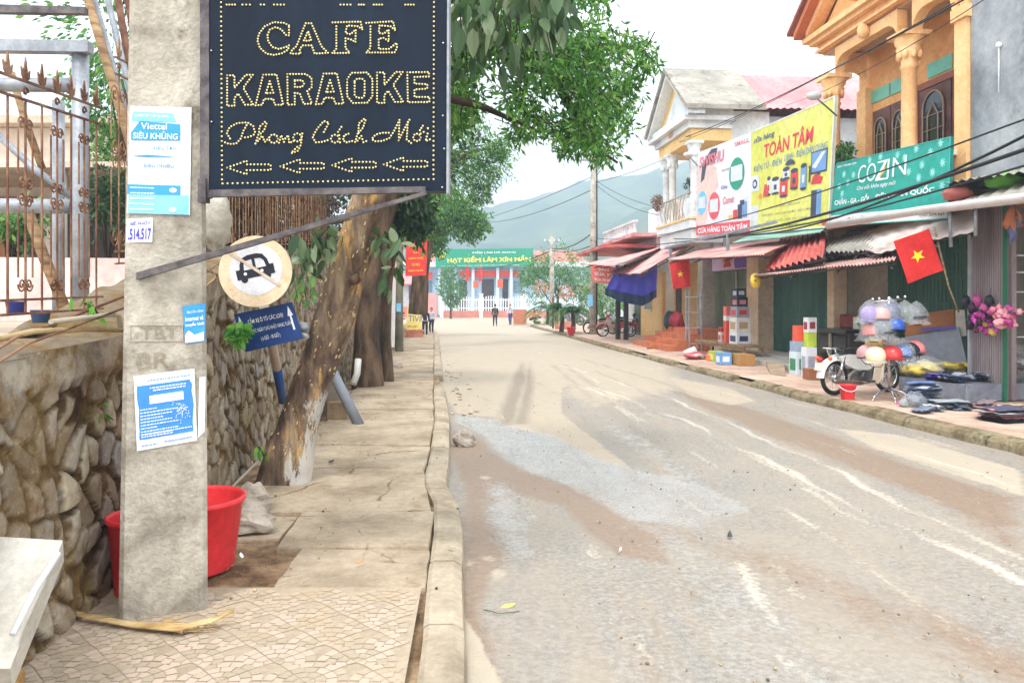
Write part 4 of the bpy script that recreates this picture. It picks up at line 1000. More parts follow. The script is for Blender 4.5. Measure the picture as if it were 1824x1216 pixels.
q.poly(mb, [(.29,.54),(.35,.54),(.36,.63),(.40,.67),(.48,.68),(.48,.54),(.52,.54),(.52,.68),(.60,.67),(.64,.63),(.66,.54),(.71,.54),(.69,.64),(.64,.72),(.56,.745),(.44,.745),(.36,.72),(.31,.64)], .006)
q.ell(mb, .335,.41,.045,.045,.0064); q.ell(mb, .655,.41,.045,.045,.0064); obj('car_pictogram', mb, ink, ts)
mb = MB(); q.ell(mb, .36,.49,.022,.022,.0078,14); q.ell(mb, .59,.49,.022,.022,.0078,14); obj('car_headlights', mb, wht, ts)
mb = MB(); q.poly(mb, [(.18,.84),(.21,.865),(.80,.245),(.77,.215)], .0085); obj('bar', mb, nmat('scratched_bar', [srgb(196,170,140), srgb(214,200,184)], 12, .7, .1), ts)
q = Quad(P(437,627,6.62), P(539,603,6.56), P(520,538,6.58), P(416,560,6.64))
mb = MB(); q.board(mb, .012); pb = obj('plate', mb, nmat('blue_plate', [srgb(30,56,110), srgb(40,70,128)], 4, .5, .1), ts)
text_on(q, (.20,.64,.80,.84), 'CẤM XE Ô TÔ CÁC LOẠI', wht, pb, .01); text_on(q, (.12,.40,.90,.58), 'VÀO CÁC NGÀY CHỦ NHẬT HÀNG TUẦN', wht, pb, .0); text_on(q, (.33,.16,.66,.32), '( 6 GIỜ - 18 GIỜ )', wht, pb, .005)
flat_on(q, pb, wht, [[(.90,.28),(.93,.28),(.93,.66),(.96,.66),(.915,.92),(.87,.66),(.90,.66)], [(.06,.28),(.09,.28),(.09,.66),(.12,.66),(.075,.92),(.03,.66),(.06,.66)]], 'arrow', .006)
bush('wall_weed', 'bright green weed growing over the left edge of the blue plate', P(428,612,6.5), (.06,.05,.08), 70, .09, M['leaf_young'], 'weed', 5, True, k=5, aspect=.6)
mb = MB(); mb.blob(P(540,582,6.7), (.05,.05,.04), .2, 2, 3); mb.tube([P(520,585,6.74),P(548,600,6.65)], .02, 8); tag(obj('metal_cap', mb, M['galv'], None), 'grey metal fitting behind the right edge of the blue plate', 'fitting')

# ============================================================ BIG LEANING TREE
def gnarl(mb, pts, rs, n=22, seed=1, amp=.13, rows=46):
    P_ = [Vector(p) for p in pts]; k = len(P_); vs = []
    for i in range(rows):
        f = i/(rows-1)*(k-1); a = min(int(f), k-2); g = f-a; g2_ = g*g*(3-2*g)
        c = P_[a].lerp(P_[a+1], g) ; r = rs[a]+(rs[a+1]-rs[a])*g2_
        d = (P_[min(a+1,k-1)]-P_[max(a-0,0)]).normalized(); u = d.cross(Vector((0,1,0))).normalized(); v = d.cross(u)
        for j in range(n):
            t = 2*math.pi*j/n; q = 1+amp*mnoise.fractal(Vector((math.cos(t)*1.6+seed, math.sin(t)*1.6, c.z*.9)), 1, 2, 4)+amp*.5*math.sin(3*t+c.z*1.4)*(1.3-min(1.2,c.z*.5))
            vs.append(c+(u*math.cos(t)+v*math.sin(t))*r*q)
    mb.add(vs, [(i*n+j, i*n+(j+1)%n, (i+1)*n+(j+1)%n, (i+1)*n+j) for i in range(rows-1) for j in range(n)], True)
lt = thing('leaning_tree', 'big leaning roadside tree with scarred trunk and whitewashed foot', 'tree', tuple(P(515,858,7.0)))
tp = [P(508,885,7.0), P(512,846,7.0), P(533,754,7.0), P(563,662,6.98), P(594,570,6.95), P(620,478,6.9), P(648,386,6.85), P(690,280,6.8), P(740,150,6.8), P(770,20,6.85)]
mb = MB(); gnarl(mb, tp, [.30,.225,.170,.165,.178,.160,.148,.14,.13,.11]); 
barkm = nmat('scarred_bark', [srgb(70,56,48), srgb(112,92,76), srgb(158,136,110)], 7, .95, 1.0, 30, stretch=(1,1,.3), dirt=(srgb(204,160,92), 6.0, .545))
n_ = barkm.node_tree; ns_ = n_.nodes; bb = ns_['Principled BSDF']; src = bb.inputs['Base Color'].links[0].from_socket
g_ = ns_.new('ShaderNodeTexCoord'); sx = ns_.new('ShaderNodeSeparateXYZ'); n_.links.new(g_.outputs['Object'], sx.inputs[0])
def mnode(op, a, b=None, c=None):
    q = ns_.new('ShaderNodeMath'); q.operation = op
    for i, x in enumerate((a,b,c)):
        if x is None: continue
        if isinstance(x,(int,float)): q.inputs[i].default_value = x
        else: n_.links.new(x, q.inputs[i])
    return q.outputs[0]
nz = ns_.new('ShaderNodeTexNoise'); nz.inputs['Scale'].default_value = 9; nz.inputs['Detail'].default_value = 12; nz.inputs['Roughness'].default_value = .75; mpz = ns_.new('ShaderNodeMapping'); mpz.inputs['Scale'].default_value = (1.5,1.5,.35); n_.links.new(g_.outputs['Object'], mpz.inputs[0]); n_.links.new(mpz.outputs[0], nz.inputs[0])
h1 = mnode('LESS_THAN', mnode('ADD', sx.outputs[2], mnode('MULTIPLY', mnode('SUBTRACT', nz.outputs[0], .5), 1.1)), .80)
h2 = mnode('GREATER_THAN', mnode('ADD', mnode('SUBTRACT', sx.outputs[0], mnode('MULTIPLY', sx.outputs[2], .30)), mnode('MULTIPLY', mnode('SUBTRACT', nz.outputs[0], .5), 1.3)), .06)
mxx = ns_.new('ShaderNodeMix'); mxx.data_type = 'RGBA'; n_.links.new(mnode('MULTIPLY', mnode('MULTIPLY', h1, h2), .75), mxx.inputs[0]); n_.links.new(src, mxx.inputs[6]); mxx.inputs[7].default_value = srgb(196,194,188)
n_.links.new(mxx.outputs[2], bb.inputs['Base Color'])
obj('trunk', mb, barkm, lt)
# peeled bark chips, paler than the trunk
mb = MB(); rr = random.Random(2)
for i in range(130):
    f = rr.uniform(.5,5.6); a_ = int(f); c = tp[a_+1].lerp(tp[min(a_+2,9)], f-a_); r = [.215,.175,.172,.185,.168,.152,.145][a_]*1.0
    t = rr.uniform(-1.3,1.3); p = c+Vector((math.sin(t)*r, -math.cos(t)*r*1.02, 0)); s = rr.uniform(.003,.014); tn = Vector((math.cos(t), math.sin(t), 0)); 
    up = Vector((.3,0,1)).normalized(); mb.prism([p-tn*s*.4-up*s*1.2, p+tn*s*.4-up*s, p+tn*s*.3+up*s*1.3, p-tn*s*.3+up*s], Vector((math.sin(t),-math.cos(t),0))*.012)
obj('bark_chips', mb, nmat('peeled_bark', [srgb(190,150,96), srgb(222,200,156)], 20, .8, .2), lt)
mb = MB(); p = P(632,498,6.72); mb.sphere(p, (.05,.04,.045), 10, 7); obj('knot', mb, M['bark2'], lt)
# limbs reaching over the street; fine foliage filling the measured crown outline
crown_px = [(720,-60),(1050,-60),(1105,20),(1160,70),(1172,110),(1130,150),(1150,200),(1120,215),(1140,260),(1165,290),(1150,320),(1100,325),(1065,290),(1035,270),(1010,285),(980,255),(935,260),(900,240),(850,215),(800,240),(760,270),(740,200)]
def inpoly(x, y, pts):
    c = False; n = len(pts)
    for i in range(n):
        ax_, ay_ = pts[i]; bx_, by_ = pts[(i+1)%n]
        if (ay_ > y) != (by_ > y) and x < (bx_-ax_)*(y-ay_)/(by_-ay_)+ax_: c = not c
    return c
limb = MB()
def limb_(pts, rs): limb.tube(pts, rs, 8)
L0 = tp[-2]
A1 = [L0, P(850,75,7.1), P(930,105,7.4), P(985,135,7.6), P(1020,200,7.7), P(1050,255,7.8), P(1100,290,7.9)]; limb_(A1, [.09,.075,.065,.05,.04,.028,.012])
A2 = [P(930,105,7.4), P(1010,90,7.6), P(1080,80,7.8), P(1140,85,8.0)]; limb_(A2, [.05,.035,.022,.01])
A3 = [P(985,135,7.6), P(1050,165,7.5), P(1110,175,7.5)]; limb_(A3, [.04,.022,.01])
A4 = [tp[-3], P(780,170,6.6), P(860,190,6.8), P(950,230,7.0)]; limb_(A4, [.07,.05,.03,.01])
A5 = [tp[-1], P(830,-80,7), P(950,-60,7.4), P(1060,-20,7.8)]; limb_(A5, [.08,.06,.04,.015])
A6 = [P(1020,200,7.7), P(1010,250,7.4), P(1000,275,7.2)]; limb_(A6, [.03,.018,.008])
obj('limbs', limb, M['branch'], lt)
rr = random.Random(11); cl = []
for i in range(2600):
    x, y = rr.uniform(720,1175), rr.uniform(-60,328)
    if inpoly(x, y, crown_px):
        edge = not all(inpoly(x+a, y+b, crown_px) for a, b in ((28,0),(-28,0),(0,24),(0,-24)))
        if edge and rr.random() < .45: continue
        g = mnoise.noise(Vector((x*.012, y*.014, 2.0)))
        if g < -.10: continue
        Yd = rr.uniform(6.6, 8.4) if not edge else rr.uniform(7,7.9); p = P(x, y, Yd); cl.append((p.x,p.y,p.z,.10 if edge else .15))
cl = cl[:1000]
pt, ow = clump_points(cl, 17, 21, .1); lb, tone = leaves_mb(pt, .088, .30, ow*.6, .35, False, 21)
obj('crown', lb, M['leaf_fine'], lt, attrs={'tone': tone})
mb = MB()
for c in cl[::3]:
    p = Vector(c[:3]); q_ = p+Vector((rr.uniform(-.25,.1), rr.uniform(-.1,.1), rr.uniform(.05,.2))); mb.tube([p,q_], [.003,.006], 4, False)
obj('twigs', mb, M['branch'], lt)
# large-leaved climber hanging beside the sign
vt = thing('hanging_creeper', 'large leaved creeper hanging beside the karaoke sign', 'creeper', tuple(P(860,-40,5.2)))
rr = random.Random(4); cl = []; mb = MB()
for i in range(34):
    x = rr.uniform(740,1010); ylen = rr.uniform(20,150)*(1.25-(x-790)/300); Yd = rr.uniform(4.9,5.9)
    pts = [P(x+rr.uniform(-8,8), -110+(ylen+110)*k/5, Yd) for k in range(6)]; mb.tube(pts, .005, 4, False)
    for k in range(14):
        f = rr.uniform(.1,1); p = pts[0].lerp(pts[-1], f)+Vector((rr.uniform(-.08,.08),rr.uniform(-.08,.08),0)); cl.append(tuple(p))
obj('stems', mb, M['branch'], vt)
lb, tone = leaves_mb(cl, .15, .52, None, 1.1, True, 5); obj('foliage', lb, M['leaf_big'], vt, attrs={'tone': tone})
# big leaves sprouting from trunk, right of the round sign
def sprout(label, pts_px, Yd, n, size, seed, mat='leaf_big', spread=.12):
    rr = random.Random(seed); t = thing('leafy_sprout', label, 'sprout', tuple(P(*pts_px[0], Yd))); mb = MB(); pts = [P(x,y,Yd) for x,y in pts_px]; mb.tube(pts, .006, 5, False); obj('stem', mb, M['branch'], t); cl = []
    for i in range(n):
        f = rr.uniform(.2,1)*(len(pts)-1); a_ = min(int(f), len(pts)-2); p = pts[a_].lerp(pts[a_+1], f-a_); cl.append(tuple(p+Vector((rr.uniform(-spread,spread), rr.uniform(-.1,.1), rr.uniform(-spread,spread)))))
    lb, tone = leaves_mb(cl, size, .5, None, .8, True, seed); obj('foliage', lb, M[mat], t, attrs={'tone': tone})
sprout('pale green sprout hanging left of the leaning trunk', [(625,390),(590,400),(560,430),(545,480)], 6.6, 46, .15, 3)
sprout('green sprout with big leaves right of the leaning trunk', [(660,410),(690,430),(700,470),(690,500)], 6.7, 26, .15, 8)
sprout('small weed at the foot of the wall left of the trunk', [(470,812),(465,800),(460,795)], 6.6, 9, .07, 9, 'leaf_young', .04)
sprout('small fern on the mossy ledge left of the pole', [(175,560),(165,545),(150,540)], 4.2, 12, .06, 12, 'leaf_young', .06)
sprout('tuft of weeds growing from the stones left of the pole', [(180,745),(175,735),(170,730)], 4.35, 16, .05, 15, 'leaf_young', .05)
sprout('weed rooted in the stones high beside the round sign', [(535,470),(540,500),(545,530)], 8.6, 22, .10, 17, 'leaf_mid', .12)
# more trees behind along the wall
def plain_tree(label, pts, rs, clumps, per, leaf, lm, seed, name='street_tree', aspect=.42, white=None):
    t = thing(name, label, 'tree', tuple(pts[0]), None); mb = MB(); gnarl(mb, pts, rs, 14, seed, .12, 26)
    for c in clumps:
        e = Vector(c[:3]); a = Vector(pts[-1]); mb.tube([a, a.lerp(e,.5)+Vector((0,0,.3)), e], [rs[-1]*.6, rs[-1]*.35, .02], 6)
    obj('trunk', mb, M['bark2'], t)
    pt, ow = clump_points(clumps, per, seed, .2); lb, tone = leaves_mb(pt, leaf, aspect, ow*.7, .3, False, seed); obj('crown', lb, lm, t, attrs={'tone': tone}); return t
def pc(px, py, Y, r): p = P(px,py,Y); return (p.x,p.y,p.z,r)
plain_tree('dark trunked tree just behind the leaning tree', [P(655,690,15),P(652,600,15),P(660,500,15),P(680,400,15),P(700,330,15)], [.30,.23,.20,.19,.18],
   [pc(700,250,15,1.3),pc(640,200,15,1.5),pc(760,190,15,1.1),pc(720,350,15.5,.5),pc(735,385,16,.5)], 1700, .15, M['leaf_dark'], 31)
plain_tree('second dark trunk beside the first behind the leaning tree', [P(688,680,15.8),P(684,600,15.8),P(688,500,15.8),P(700,420,15.8)], [.17,.14,.13,.12],
   [pc(715,380,16,.6),pc(740,400,17,.5),pc(730,350,17,.6)], 700, .13, M['leaf_mid'], 32)
plain_tree('tall feathery tree behind the sign, over the left pavement', [P(745,560,29),P(750,480,29),P(765,380,29),P(790,300,29)], [.35,.3,.25,.18],
   [pc(800,330,29,1.1),pc(770,290,29,1.6),pc(815,300,29,1.0),pc(830,270,30,1.1),pc(862,258,30,1.0),pc(880,290,30,.9),pc(860,310,30,.7),pc(830,215,30,1.0),pc(855,345,30,.5),pc(780,230,28,1.4),pc(890,265,30,.5)], 620, .22, M['leaf_fine'], 33, aspect=.22)
plain_tree('broad bushy tree hanging over the far left pavement', [P(735,590,40),P(740,520,40),P(760,450,40),P(790,420,40)], [.3,.28,.25,.2],
   [pc(790,380,38,1.2),pc(820,390,38,1.1),pc(838,408,38,.7),pc(765,410,38,1.2),pc(850,395,38,.7),pc(770,432,39,.8),pc(750,380,38,1.2),pc(800,355,38,.9),pc(822,375,38,.8)], 900, .2, M['leaf_mid'], 34)
plain_tree('thin whitewashed tree leaning beside the dark trunks', [P(640,690,16.6),P(655,620,16.6),P(690,500,16.6),P(706,430,16.6)], [.09,.08,.07,.06], [pc(722,370,17,.4),pc(745,360,17,.5)], 500, .13, M['leaf_young'], 35)

# ---- clutter on the left pavement
def tub(label, c, r, h, mat, rust_top=False):
    t = MB(); t.lathe([(0,.0),(r*.78,0),(r*.80,.01),(r*.97,h-.03),(r*1.0,h-.028),(r*1.03,h-.02),(r*1.03,h),(r*.97,h+.004),(r*.94,h-.02),(r*.76,.03),(0,.03)], Matrix.Translation(Vector(c)), 40)
    return tag(obj('plastic_tub', t, mat, None, tuple(c)), label, 'tub')
redp = nmat('red_plastic', [srgb(222,50,58), srgb(236,64,68)], 2, .45, .1, 8, dirt=(srgb(176,60,54), 5, .62))
tub('large bright red plastic tub behind the right side of the pole', (P(338,0,4.72).x, 4.75, .12), .30, .42, redp)
tub('darker red tub half hidden behind the left side of the pole', (-2.0, 4.36, .12), .20, .42, redp)
def rock(label, p, r, seed, mat=None, amp=.35, name='rock'):
    mb = MB(); mb.blob(p, r, amp, 1.4, seed, 18, 12, True); return tag(obj(name, mb, mat or nmat('rock_%d' % seed, [srgb(128,116,104), srgb(164,152,138), srgb(180,170,158)], 3, .95, .6, 24), None, (p[0],p[1],p[2]-r[2]*.5)), label, 'rock')
rock('grey boulder on the dirt behind the red tub', P(450,895,6.0), (.13,.12,.14), 3)
rock('flat grey stone beside the red tub', (P(455,935,5.6).x,5.5,.18), (.16,.14,.09), 5)
rock('brown rock lying in the gutter against the kerb', (G(820,792).x+.05, G(820,794).y, .07), (.13,.10,.12), 7)
rock('low stone far along the left pavement', (G(705,655,.12).x, G(705,655,.12).y, .17), (.16,.12,.08), 9)
rock('rusty brown stone on the kerb edge below the slab', (P(25,1165,3.25).x,3.25,.17), (.035,.03,.05), 11, nmat('ochre_stone', [srgb(140,104,58), srgb(184,148,92)], 5, .9, .4))
single_tube('drain_pipe', [P(588,655,10.4), P(640,758,10.15)], .068, paint(120,124,132,.6,.15), 'grey pipe leaning against the trunk and standing on the pavement', 'pipe', 16)
single_tube('white_pipe', [P(638,640,13.2), P(636,665,13.1), P(629,684,13.0)], .055, paint(190,188,180,.6,.15), 'short white pipe end beside the dark trunks', 'pipe', 14)
t = thing('concrete_planter', 'leaning concrete slabs and block behind the leaning trunk', 'block', tuple(G(600,745,.12)))
mb = MB(); mb.hexa([P(575,745,11.2),P(600,745,11.0),P(600,745,11.3),P(575,745,11.5)],[P(572,685,11.2),P(580,682,11.0),P(580,682,11.3),P(572,685,11.5)]); obj('slab', mb, M['pale_concrete'], t)
mb = MB(); mb.hexa([P(578,715,11.0),P(612,714,10.8),P(614,712,11.2),P(580,712,11.4)],[P(566,675,11.0),P(590,672,10.8),P(592,670,11.2),P(568,673,11.4)]); obj('slab', mb, M['pale_concrete'], t)
p = G(592,748,.12); mb = MB(); mb.box((p.x-.08,p.y,.1),(p.x+.2,p.y+.3,.36)); obj('block', mb, nmat('brown_block', [srgb(130,108,84), srgb(156,134,108)], 4, .95, .4), t, bevel=.01)
# broken white slab, bottom left
t = thing('broken_slab', 'broken pale concrete slab tipped up in the bottom left corner', 'slab', (-2.1,3.1,.13))
mb = MB(); A = [P(-60,952,3.15),P(112,962,3.12),P(70,1062,2.92),P(18,1190,2.72),P(-120,1190,2.7)]
mb.prism(A, Vector((.02,-.05,-.11))*-1 if False else Vector((-.03,.06,-.10))); obj('body', mb, M['pale_concrete'], t)
mb = MB(); mb.tube([P(104,985,3.04), P(62,1050,2.90), P(22,1130,2.76)], .012, 6); obj('rebar', mb, paint(214,214,216), t)
# dry palm frond
mb = MB(); pts = [G(75,1082,.15),G(150,1096,.16),G(240,1112,.15),G(320,1118,.16),G(380,1104,.17),G(416,1088,.2)]; fr_ = [.01,.018,.028,.035,.028,.006]; vs = []
for p, w_ in zip(pts, fr_): vs += [p+Vector((0,-w_,0)), p+Vector((0,0,.014)), p+Vector((0,w_,0))]
mb.add(vs, [(3*i+j,3*i+3+j,3*i+4+j,3*i+1+j) for i in range(5) for j in range(2)], True); mb.add([v-Vector((0,0,.004)) for v in vs], [(3*i+1+j,3*i+4+j,3*i+3+j,3*i+j) for i in range(5) for j in range(2)], True)
for k in range(14):
    a_ = G(300+rs.uniform(-30,60),1116+rs.uniform(-4,8),.145); mb.tube([a_, a_+Vector((rs.uniform(.03,.12),rs.uniform(-.03,.03),.004))], .0022, 4)
mb.prism([G(290,1104,.15),G(330,1112,.15),G(325,1128,.15),G(292,1120,.15)], Vector((0,0,.008)))
tag(obj('dry_frond', mb, nmat('dry_frond_mat', [srgb(140,108,66), srgb(184,152,100), srgb(206,180,132)], 8, .8, .3, stretch=(.3,3,1)), None, tuple(pts[0])), 'dry curled palm frond lying at the foot of the pole', 'frond')
def small_leaf(label, p, s, mat, a=0, name='fallen_leaf', cat='leaf'):
    mb = MB(); u = Vector((math.cos(a),math.sin(a),0))*s; v = Vector((-math.sin(a),math.cos(a),0))*s*.35; p = Vector(p)
    vs = [p-u, p-u*.3+v+Vector((0,0,.01)), p+u*.4+v*.9+Vector((0,0,.012)), p+u+Vector((0,0,.015)), p+u*.4-v*.9+Vector((0,0,.004)), p-u*.3-v]
    mb.add(vs, [(0,5,4,1),(1,4,3,2)], True); mb.add([w_-Vector((0,0,.003)) for w_ in vs], [(1,4,5,0),(2,3,4,1)], True)
    return tag(obj(name, mb, mat, None, tuple(p)), label, cat)
ylf = paint(214,186,96,.6,.15)
small_leaf('yellow leaf lying on the muddy road near the kerb', G(905,1080,.015), .045, ylf, .3)
small_leaf('brown leaf on the pavement slab edge', G(590,822,.16), .05, paint(70,48,36), 1.2); small_leaf('curled tan leaf on the slab joint', G(640,1000,.15), .03, paint(180,140,96), .5)
small_leaf('white scrap of plastic by the red tub', G(430,990,.15), .035, wht, 2, 'plastic_scrap', 'litter')
small_leaf('small white chip of litter in the middle of the road', G(1105,979,.012), .018, wht, 1, 'paper_scrap', 'litter')
mb = MB(); p = G(1300,955,.0); mb.lathe([(.02,0),(.014,.02),(.002,.045)], Matrix.Translation(p), 8); tag(obj('dark_pebble', mb, paint(70,70,70), None), 'small dark pointed pebble standing on the road', 'pebble')
single_tube('twig', [G(862,1085,.02), G(890,1092,.03), G(925,1088,.02)], .0025, paint(80,90,50), 'thin green twig lying across the yellow leaf', 'twig', 5)
single_tube('stick', [P(372,915,6.0), P(420,860,6.3), P(466,815,6.6)], .012, paint(150,140,122), 'pale stick leaning on the wall behind the red tub', 'stick', 6)
# ============================================================ RIGHT-HAND ROW (street frame: x inland, s along, z up)
def rbox(mb, x0, x1, s0, s1, z0, z1): return mb.box((x0,s0,z0), (x1,s1,z1), lambda x,s,z: RS(x,s,z))
def part(name, parent, mat, boxes, bevel=0):
    mb = MB()
    for b in boxes: rbox(mb, *b)
    return obj(name, mb, mat, parent, bevel=bevel)
orange = nmat('orange_render', [srgb(226,158,98), srgb(240,178,118), srgb(246,190,132)], 1.0, .85, .1, 20, dirt=(srgb(206,150,100), 1.6, .66))
otrim = nmat('light_orange_trim', [srgb(240,184,124), srgb(250,204,150)], 1.2, .8, .08, 20)
def steel_shutter(parent, s0, s1, x, z0, z1, mat, slat=.11, bars=True, name='shutter'):
    """folding gate: narrow vertical slats"""
    mb = MB(); s = s0
    while s < s1-.01:
        e = min(s+slat*.86, s1); rbox(mb, x-.018, x+.012, s, e, z0, z1); rbox(mb, x-.004, x+.012, e, min(s+slat,s1), z0, z1); s += slat
    o = obj(name, mb, mat, parent)
    if bars:
        mb = MB()
        for k in range(1, 6): z = z0+(z1-z0)*k/6; rbox(mb, x-.032, x-.0185, s0, s1, z-.02, z+.02)
        obj('cross_bars', mb, mat, o)
    return o
green_sh = nmat('green_shutter', [srgb(34,70,58), srgb(48,92,76), srgb(70,108,92)], 1.2, .55, .15, 20, stretch=(1,1,.3), dirt=(srgb(70,84,70), 2.2, .62))
olive_sh = nmat('olive_shutter', [srgb(74,86,64), srgb(98,106,82), srgb(120,122,98)], 1.2, .55, .15, 20, stretch=(1,1,.3), dirt=(srgb(112,104,84), 2.2, .6))
beige = nmat('beige_render', [srgb(196,170,140), srgb(216,190,160), srgb(224,202,172)], .9, .9, .12, 18, dirt=(srgb(176,148,118), 1.7, .62))
greyw = nmat('grey_render', [srgb(150,142,130), srgb(176,168,154)], .9, .9, .2, 14, dirt=(srgb(128,118,104), 1.5, .6))
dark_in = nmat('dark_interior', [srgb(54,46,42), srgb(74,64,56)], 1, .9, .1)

# ---- orange house
oh = thing('orange_house', 'orange two storey house with arched balcony, columns and pediment', 'house', tuple(RS(0,16.8,.12)))
zb, zt = 3.75, 6.55
part('wall', oh, orange, [(1.0,9,14.3,19.6,3.4,8.2),(.0,.99,14.2,14.42,3.4,8.2),])
part('ground_floor_wall', oh, greyw, [(.55,9,14.3,19.3,.12,3.39)])
part('balcony_floor', oh, otrim, [(-.25,1.0,14.2,19.5,3.45,3.75)])
part('balcony_parapet', oh, nmat('brown_parapet', [srgb(168,92,56), srgb(186,108,68)], 1, .8, .1), [(-.22,-.10,14.45,19.45,3.75,4.35)])
part('balcony_coping', oh, paint(206,204,196), [(-.27,-.05,14.42,19.5,4.35,4.45)])
def column(parent, s, x, z0, z1, r=.16, mat=None):
    c = RS(x,s,0); mb = MB(); prof = [(r*1.5,z0),(r*1.5,z0+.12),(r*1.2,z0+.16),(r*1.05,z0+.25),(r,z0+.3),(r*.9,z1-.62),(r*1.1,z1-.58),(r*.92,z1-.52),(r*1.0,z1-.40),(r*1.55,z1-.22),(r*1.3,z1-.2),(r*1.7,z1-.1),(r*1.75,z1)]
    mb.lathe(prof, Matrix.Translation((c.x,c.y,0)), 20)
    for k in range(8):
        a = k*math.pi/4; mb.blob((c.x+math.cos(a)*r*1.25, c.y+math.sin(a)*r*1.25, z1-.34), (r*.35,r*.35,.10), .2, 2, k, 8, 5)
    rbox(mb, x-r*1.85, x+r*1.85, s-r*1.85, s+r*1.85, z1, z1+.09); return obj('column', mb, mat or otrim, parent)
column(oh, 18.95, 0, zb, 6.95); column(oh, 15.95, 0, zb, 6.95)
part('pilaster', oh, otrim, [(-.05,.3,14.18,14.5,3.75,6.95),(-.1,.34,14.12,14.54,6.75,6.97)]); part('pilaster', oh, otrim, [(.82,.99,19.0,19.4,3.75,6.8)]); part('pilaster', oh, otrim, [(.86,.999,14.5,14.75,3.75,6.8)])
def arch(parent, s0, s1, x0, x1, z0, z1, mat, rad=.55, swap=False):
    """header wall with rounded lower corners, between s0 and s1"""
    pts = [(s0,z1),(s0,z0)]
    for k in range(7): a = R_(k*15); pts.append((s0+rad-rad*math.cos(a), z0+rad*math.sin(a)))
    for k in range(7): a = R_(90-k*15); pts.append((s1-rad+rad*math.cos(a), z0+rad*math.sin(a)))
    pts += [(s1,z0),(s1,z1)]
    mb = MB()
    if swap: mb.prism([RS(s,x0,z) for s,z in pts], RS(0,x1,0)-RS(0,x0,0))
    else: mb.prism([RS(x0,s,z) for s,z in pts], RS(x1,0,0)-RS(x0,0,0))
    return obj('arch', mb, mat, parent)
arch(oh, 16.2, 18.7, -.10, .12, 6.98, 7.62, otrim, .42); arch(oh, 14.5, 15.7, -.10, .12, 6.98, 7.62, otrim, .38); arch(oh, .2, .8, 18.9, 19.1, 6.9, 7.6, otrim, .28, True)
part('ceiling', oh, paint(196,166,146), [(-.08,1.0,14.44,19.3,7.63,7.66)])
part('entablature', oh, orange, [(-.18,1.0,14.2,19.35,7.67,8.0)]); part('cornice', oh, otrim, [(-.42,1.0,14.1,19.7,8.0,8.12),(-.32,1.0,14.14,19.55,7.9,7.999),(-.24,-.181,14.2,19.4,7.70,7.76)])
mb = MB()        # pediment wall, raking cornices and roof
def tri(mb, s0, s1, z0, h, x0, x1, cut=0): mb.prism([RS(x0,s0,z0), RS(x0,(s0+s1)/2,z0+h), RS(x0,s1,z0)], RS(x1,0,0)-RS(x0,0,0))
tri(mb, 14.5, 19.3, 8.121, 1.75, -.12, .1); obj('pediment', mb, orange, oh)
def rake(parent, s0, s1, z0, h, x0, x1, th, mat, name='raking_cornice'):
    mb = MB(); m = (s0+s1)/2
    for a, b in ((s0,m),(s1,m)):
        mb.hexa([RS(x0,a,z0),RS(x1,a,z0),RS(x1,b,z0+h),RS(x0,b,z0+h)],[RS(x0,a,z0+th),RS(x1,a,z0+th),RS(x1,b,z0+h+th),RS(x0,b,z0+h+th)])
    return obj(name, mb, mat, parent)
rake(oh, 14.2, 19.75, 8.13, 2.0, -.62, .2, .16, nmat('terracotta_edge', [srgb(190,104,66), srgb(206,124,84)], 2, .8, .1)); rake(oh, 14.4, 19.55, 8.125, 1.75, -.40, -.1, .18, otrim)
rake(oh, 13.9, 19.95, 8.28, 2.0, -.7, 9, .08, nmat('tile_roof', [srgb(150,84,66), srgb(172,104,84)], 2, .9, .3), 'roof')
mb = MB(); mb.prism([RS(-.30,s,z) for s,z in ((16.95,8.35),(16.2,8.35),(16.4,8.7),(16.6,8.95),(16.75,8.85),(16.95,9.15),(17.1,8.9),(17.3,8.95),(17.5,8.65),(17.7,8.35))], RS(.2,0,0)-RS(0,0,0)); obj('pediment_ornament', mb, nmat('terracotta', [srgb(206,120,76), srgb(220,140,96)], 3, .8, .1), oh)
mb = MB(); c = RS(-.2, 17.3, 7.55); mb.sphere(c, (.13,.13,.17), 10, 8); obj('keystone_ornament', mb, otrim, oh)
rose = nmat('rosewood', [srgb(70,42,40), srgb(96,58,52), srgb(116,74,66)], 3, .5, .1)
for s0, s1 in ((14.95,16.0),(16.05,17.1),(17.45,18.15),(18.2,18.9)):     # arched door leaves with iron grilles
    w_ = part('window', oh, rose, [(.95,.985,s0,s1,3.76 if s0 < 17.2 else 4.3,6.2)])
    m_ = (s0+s1)/2
    mb = MB(); hw = (s1-s0)*.33; pts = [(m_-hw,4.35),(m_-hw,5.75)]+[(m_-hw*math.cos(R_(k*22.5)), 5.75+hw*math.sin(R_(k*22.5))) for k in range(9)]+[(m_+hw,4.35)]
    mb.prism([RS(.935,a,b) for a,b in pts], RS(.012,0,0)-RS(0,0,0)); obj('pane', mb, paint(36,48,52,.15,.1,spec=.6), w_)
    mb = MB(); mb.tube([RS(.915,a,b) for a,b in pts+[pts[0]]], .02, 5); mb.tube([RS(.91,m_-hw*.5+0*0,4.4), RS(.91,m_-hw*.5,5.6), RS(.91,m_,5.85), RS(.91,m_+hw*.5,5.6), RS(.91,m_+hw*.5,4.4)], .016, 5)
    for z in (4.6,4.95,5.3,5.6): mb.tube([RS(.912,m_-hw,z), RS(.912,m_+hw,z)], .009, 4)
    obj('grille', mb, paint(166,140,120), w_)
part('door_frame', oh, paint(150,90,70), [(.93,.99,17.12,17.2,3.76,6.35),(.93,.99,14.86,14.94,3.76,6.35),(.94,.992,14.94,17.12,6.22,6.36)])
tq = paint(120,196,176,.5)
